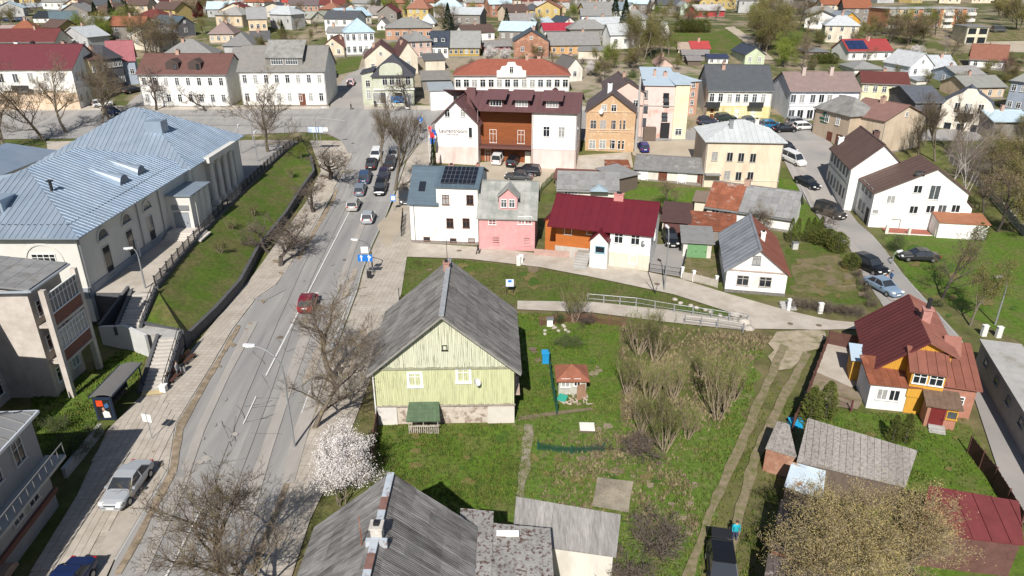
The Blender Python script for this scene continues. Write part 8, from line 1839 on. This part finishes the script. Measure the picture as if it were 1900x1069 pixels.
fence([(1535, 640), (1590, 652)], 1.6, 'short brown board fence closing the timber house yard at the top', brf); fence([(1545, 752), (1578, 765)], 1.1, 'low dark red metal fence across the timber house garden', mat((.13, .04, .05), .6, .1), kind='rail')
fence([(1795, 840), (1840, 900), (1890, 985)], 1.5, 'dark board fence along the lane below the timber house', brf)
fence([(1090, 562), (1180, 570), (1250, 582), (1320, 592), (1385, 603)], 1.1, 'galvanised railing along the upper side of the ramp', galv, kind='rail', name='railing', cat='railing')
fence([(1270, 602), (1330, 609), (1378, 617)], 1.0, 'galvanised railing along the lower end of the ramp', galv, kind='rail', name='railing', cat='railing')
gnet = mat((.015, .07, .045), .7, .1)
fence([(1018, 672), (1024, 720), (1033, 770)], 1.3, 'dark green net fence left of the garden shed', gnet, kind='mesh'); fence([(998, 835), (1060, 842), (1120, 838)], .7, 'low green net fence across the garden beds', gnet, kind='mesh')
fence([(1002, 605), (1060, 598), (1100, 600), (1160, 606)], 1.1, 'rusty brown wire fence below the ramp walk', mat((.16, .08, .06), .9, .3, 3), kind='mesh')
fence([(992, 475), (1030, 478), (1062, 480), (1085, 484)], 1.0, 'pale pinkish picket fence before the orange timber wall', mat((.42, .28, .24), .9, .2), bw=.2); fence([(889, 463), (940, 466), (990, 472)], .8, 'grey pink fence at the foot of the pink house', mat((.36, .27, .25), .9, .2), bw=.2) if False else None
fence([(1204, 505), (1262, 514)], 1.1, 'black gate of iron bars across the driveway', IRON, kind='rail', name='driveway_gate', cat='gate'); fence([(1268, 452), (1272, 480), (1264, 512)], 1.2, 'dark iron fence on the right side of the driveway', IRON, kind='rail')
fence([(1267, 519), (1300, 526), (1330, 534)], 1.0, 'weathered low picket fence left of the white cottage', mat((.4, .36, .31), .9, .2), bw=.2)
for i, (x, y) in enumerate([(1265, 515), (1286, 522), (1328, 532), (1462, 576)]): simple('gate_post', 'white masonry fence post, %s' % ['at the driveway corner', 'second from the driveway', 'at the cottage corner', 'below the cottage steps'][i], 'post', (x, y), [('post', MB().box(-.15, .15, -.15, .15, -.1, 1.3), white), ('cap', MB().box(-.2, .2, -.2, .2, 1.3, 1.38), white)])
fence([(690, 860), (700, 800), (703, 768)], 1.5, 'rusty brown metal fence along the sidewalk below the green house', mat((.10, .045, .04), .8, .3, 3))
fence([(1760, 300), (1840, 372), (1900, 440)], 1.3, 'weathered wall like fence along the wooded yard at the right', CONCW) 
fence([(1030, 330), (1005, 356), (1000, 372)], 1.2, 'mossy green net fence beside the hotel yard', mat((.12, .15, .06), .9, .2), kind='mesh')
fence([(745, 440), (748, 405)], 1.5, 'dark gate leaf by the solar panel house wall', IRON, kind='rail')
st = simple('garden_steps', 'grey concrete steps from the path up to the cottage lawn', 'steps', (1465, 576), [('step', MB().box(-.8, .8, i * .3, i * .3 + .32, -.1, .14 + i * .14), CONCW) for i in range(4)])
e = simple('utility_pole', 'dark raking pole with wire by the path before the driveway', 'pole', (1216, 545), [('pole', MB().tube((0, 0, 0), (-1.0, .3, 2.6), .06, .05, 6), dark), ('stay', MB().tube((0, .3, 0), (.2, .2, 1.0), .03, .03, 4), dark)])
simple('concrete_pole', 'tall grey chimney like pole before the stained pink building', 'pole', (1179, 280), [('pole', MB().tube((0, 0, 0), (0, 0, 13.5), .28, .18, 8), CONCW), ('cross_arm', MB().box(-.9, .9, -.08, .08, 12.8, 12.95), dark)])
# stones and boulders by the ramp, litter
rr = random.Random(8); rock = mat((.42, .38, .33), .9, .2, 3)
def boulder(px, py, s, label, group=None):
    bm = bmesh.new(); bmesh.ops.create_icosphere(bm, subdivisions=2, radius=s)
    for v in bm.verts: v.co *= rr.uniform(.8, 1.15); v.co.z *= .7
    me = bpy.data.meshes.new('rock'); bm.to_mesh(me); bm.free(); me.materials.append(rock)
    tag(link('boulder', me, loc=G(px, py) + Vector((0, 0, s * .3)), rz=rr.uniform(0, 3)), label, 'boulder', group)
boulder(1382, 601, .7, 'largest pale boulder at the end of the ramp railing'); boulder(1362, 588, .6, 'boulder just above the end of the ramp'); boulder(1390, 612, .5, 'lowest boulder at the mouth of the ramp')
for i in range(9): boulder(1250 + i * 14 + rr.uniform(-4, 4), 556 + i * 5 + rr.uniform(-3, 3), .28, 'small stone on the bank above the ramp', 'stones above the ramp')
for i in range(10): boulder(1005 + rr.uniform(0, 50), 604 + rr.uniform(0, 18), .2, 'small stone around the beehive', 'stones around the beehive')
# log and plank heap, blue tub, power cable
simple('water_tub', 'small blue water tub behind the ragged shed', 'tub', (1475, 790), [('tub', MB().prism([(-.5, -.35, 0), (.5, -.35, 0), (.5, .35, 0), (-.5, .35, 0)], (0, 0, .5)), mat((.02, .3, .55), .4, .1)), ('rim', MB().box(-.55, .55, -.4, .4, .5, .56), mat((.03, .35, .6), .4, .05))])
pr_ = [GZ(1290, 1069, 6.0), GZ(1420, 975, 6.5)]
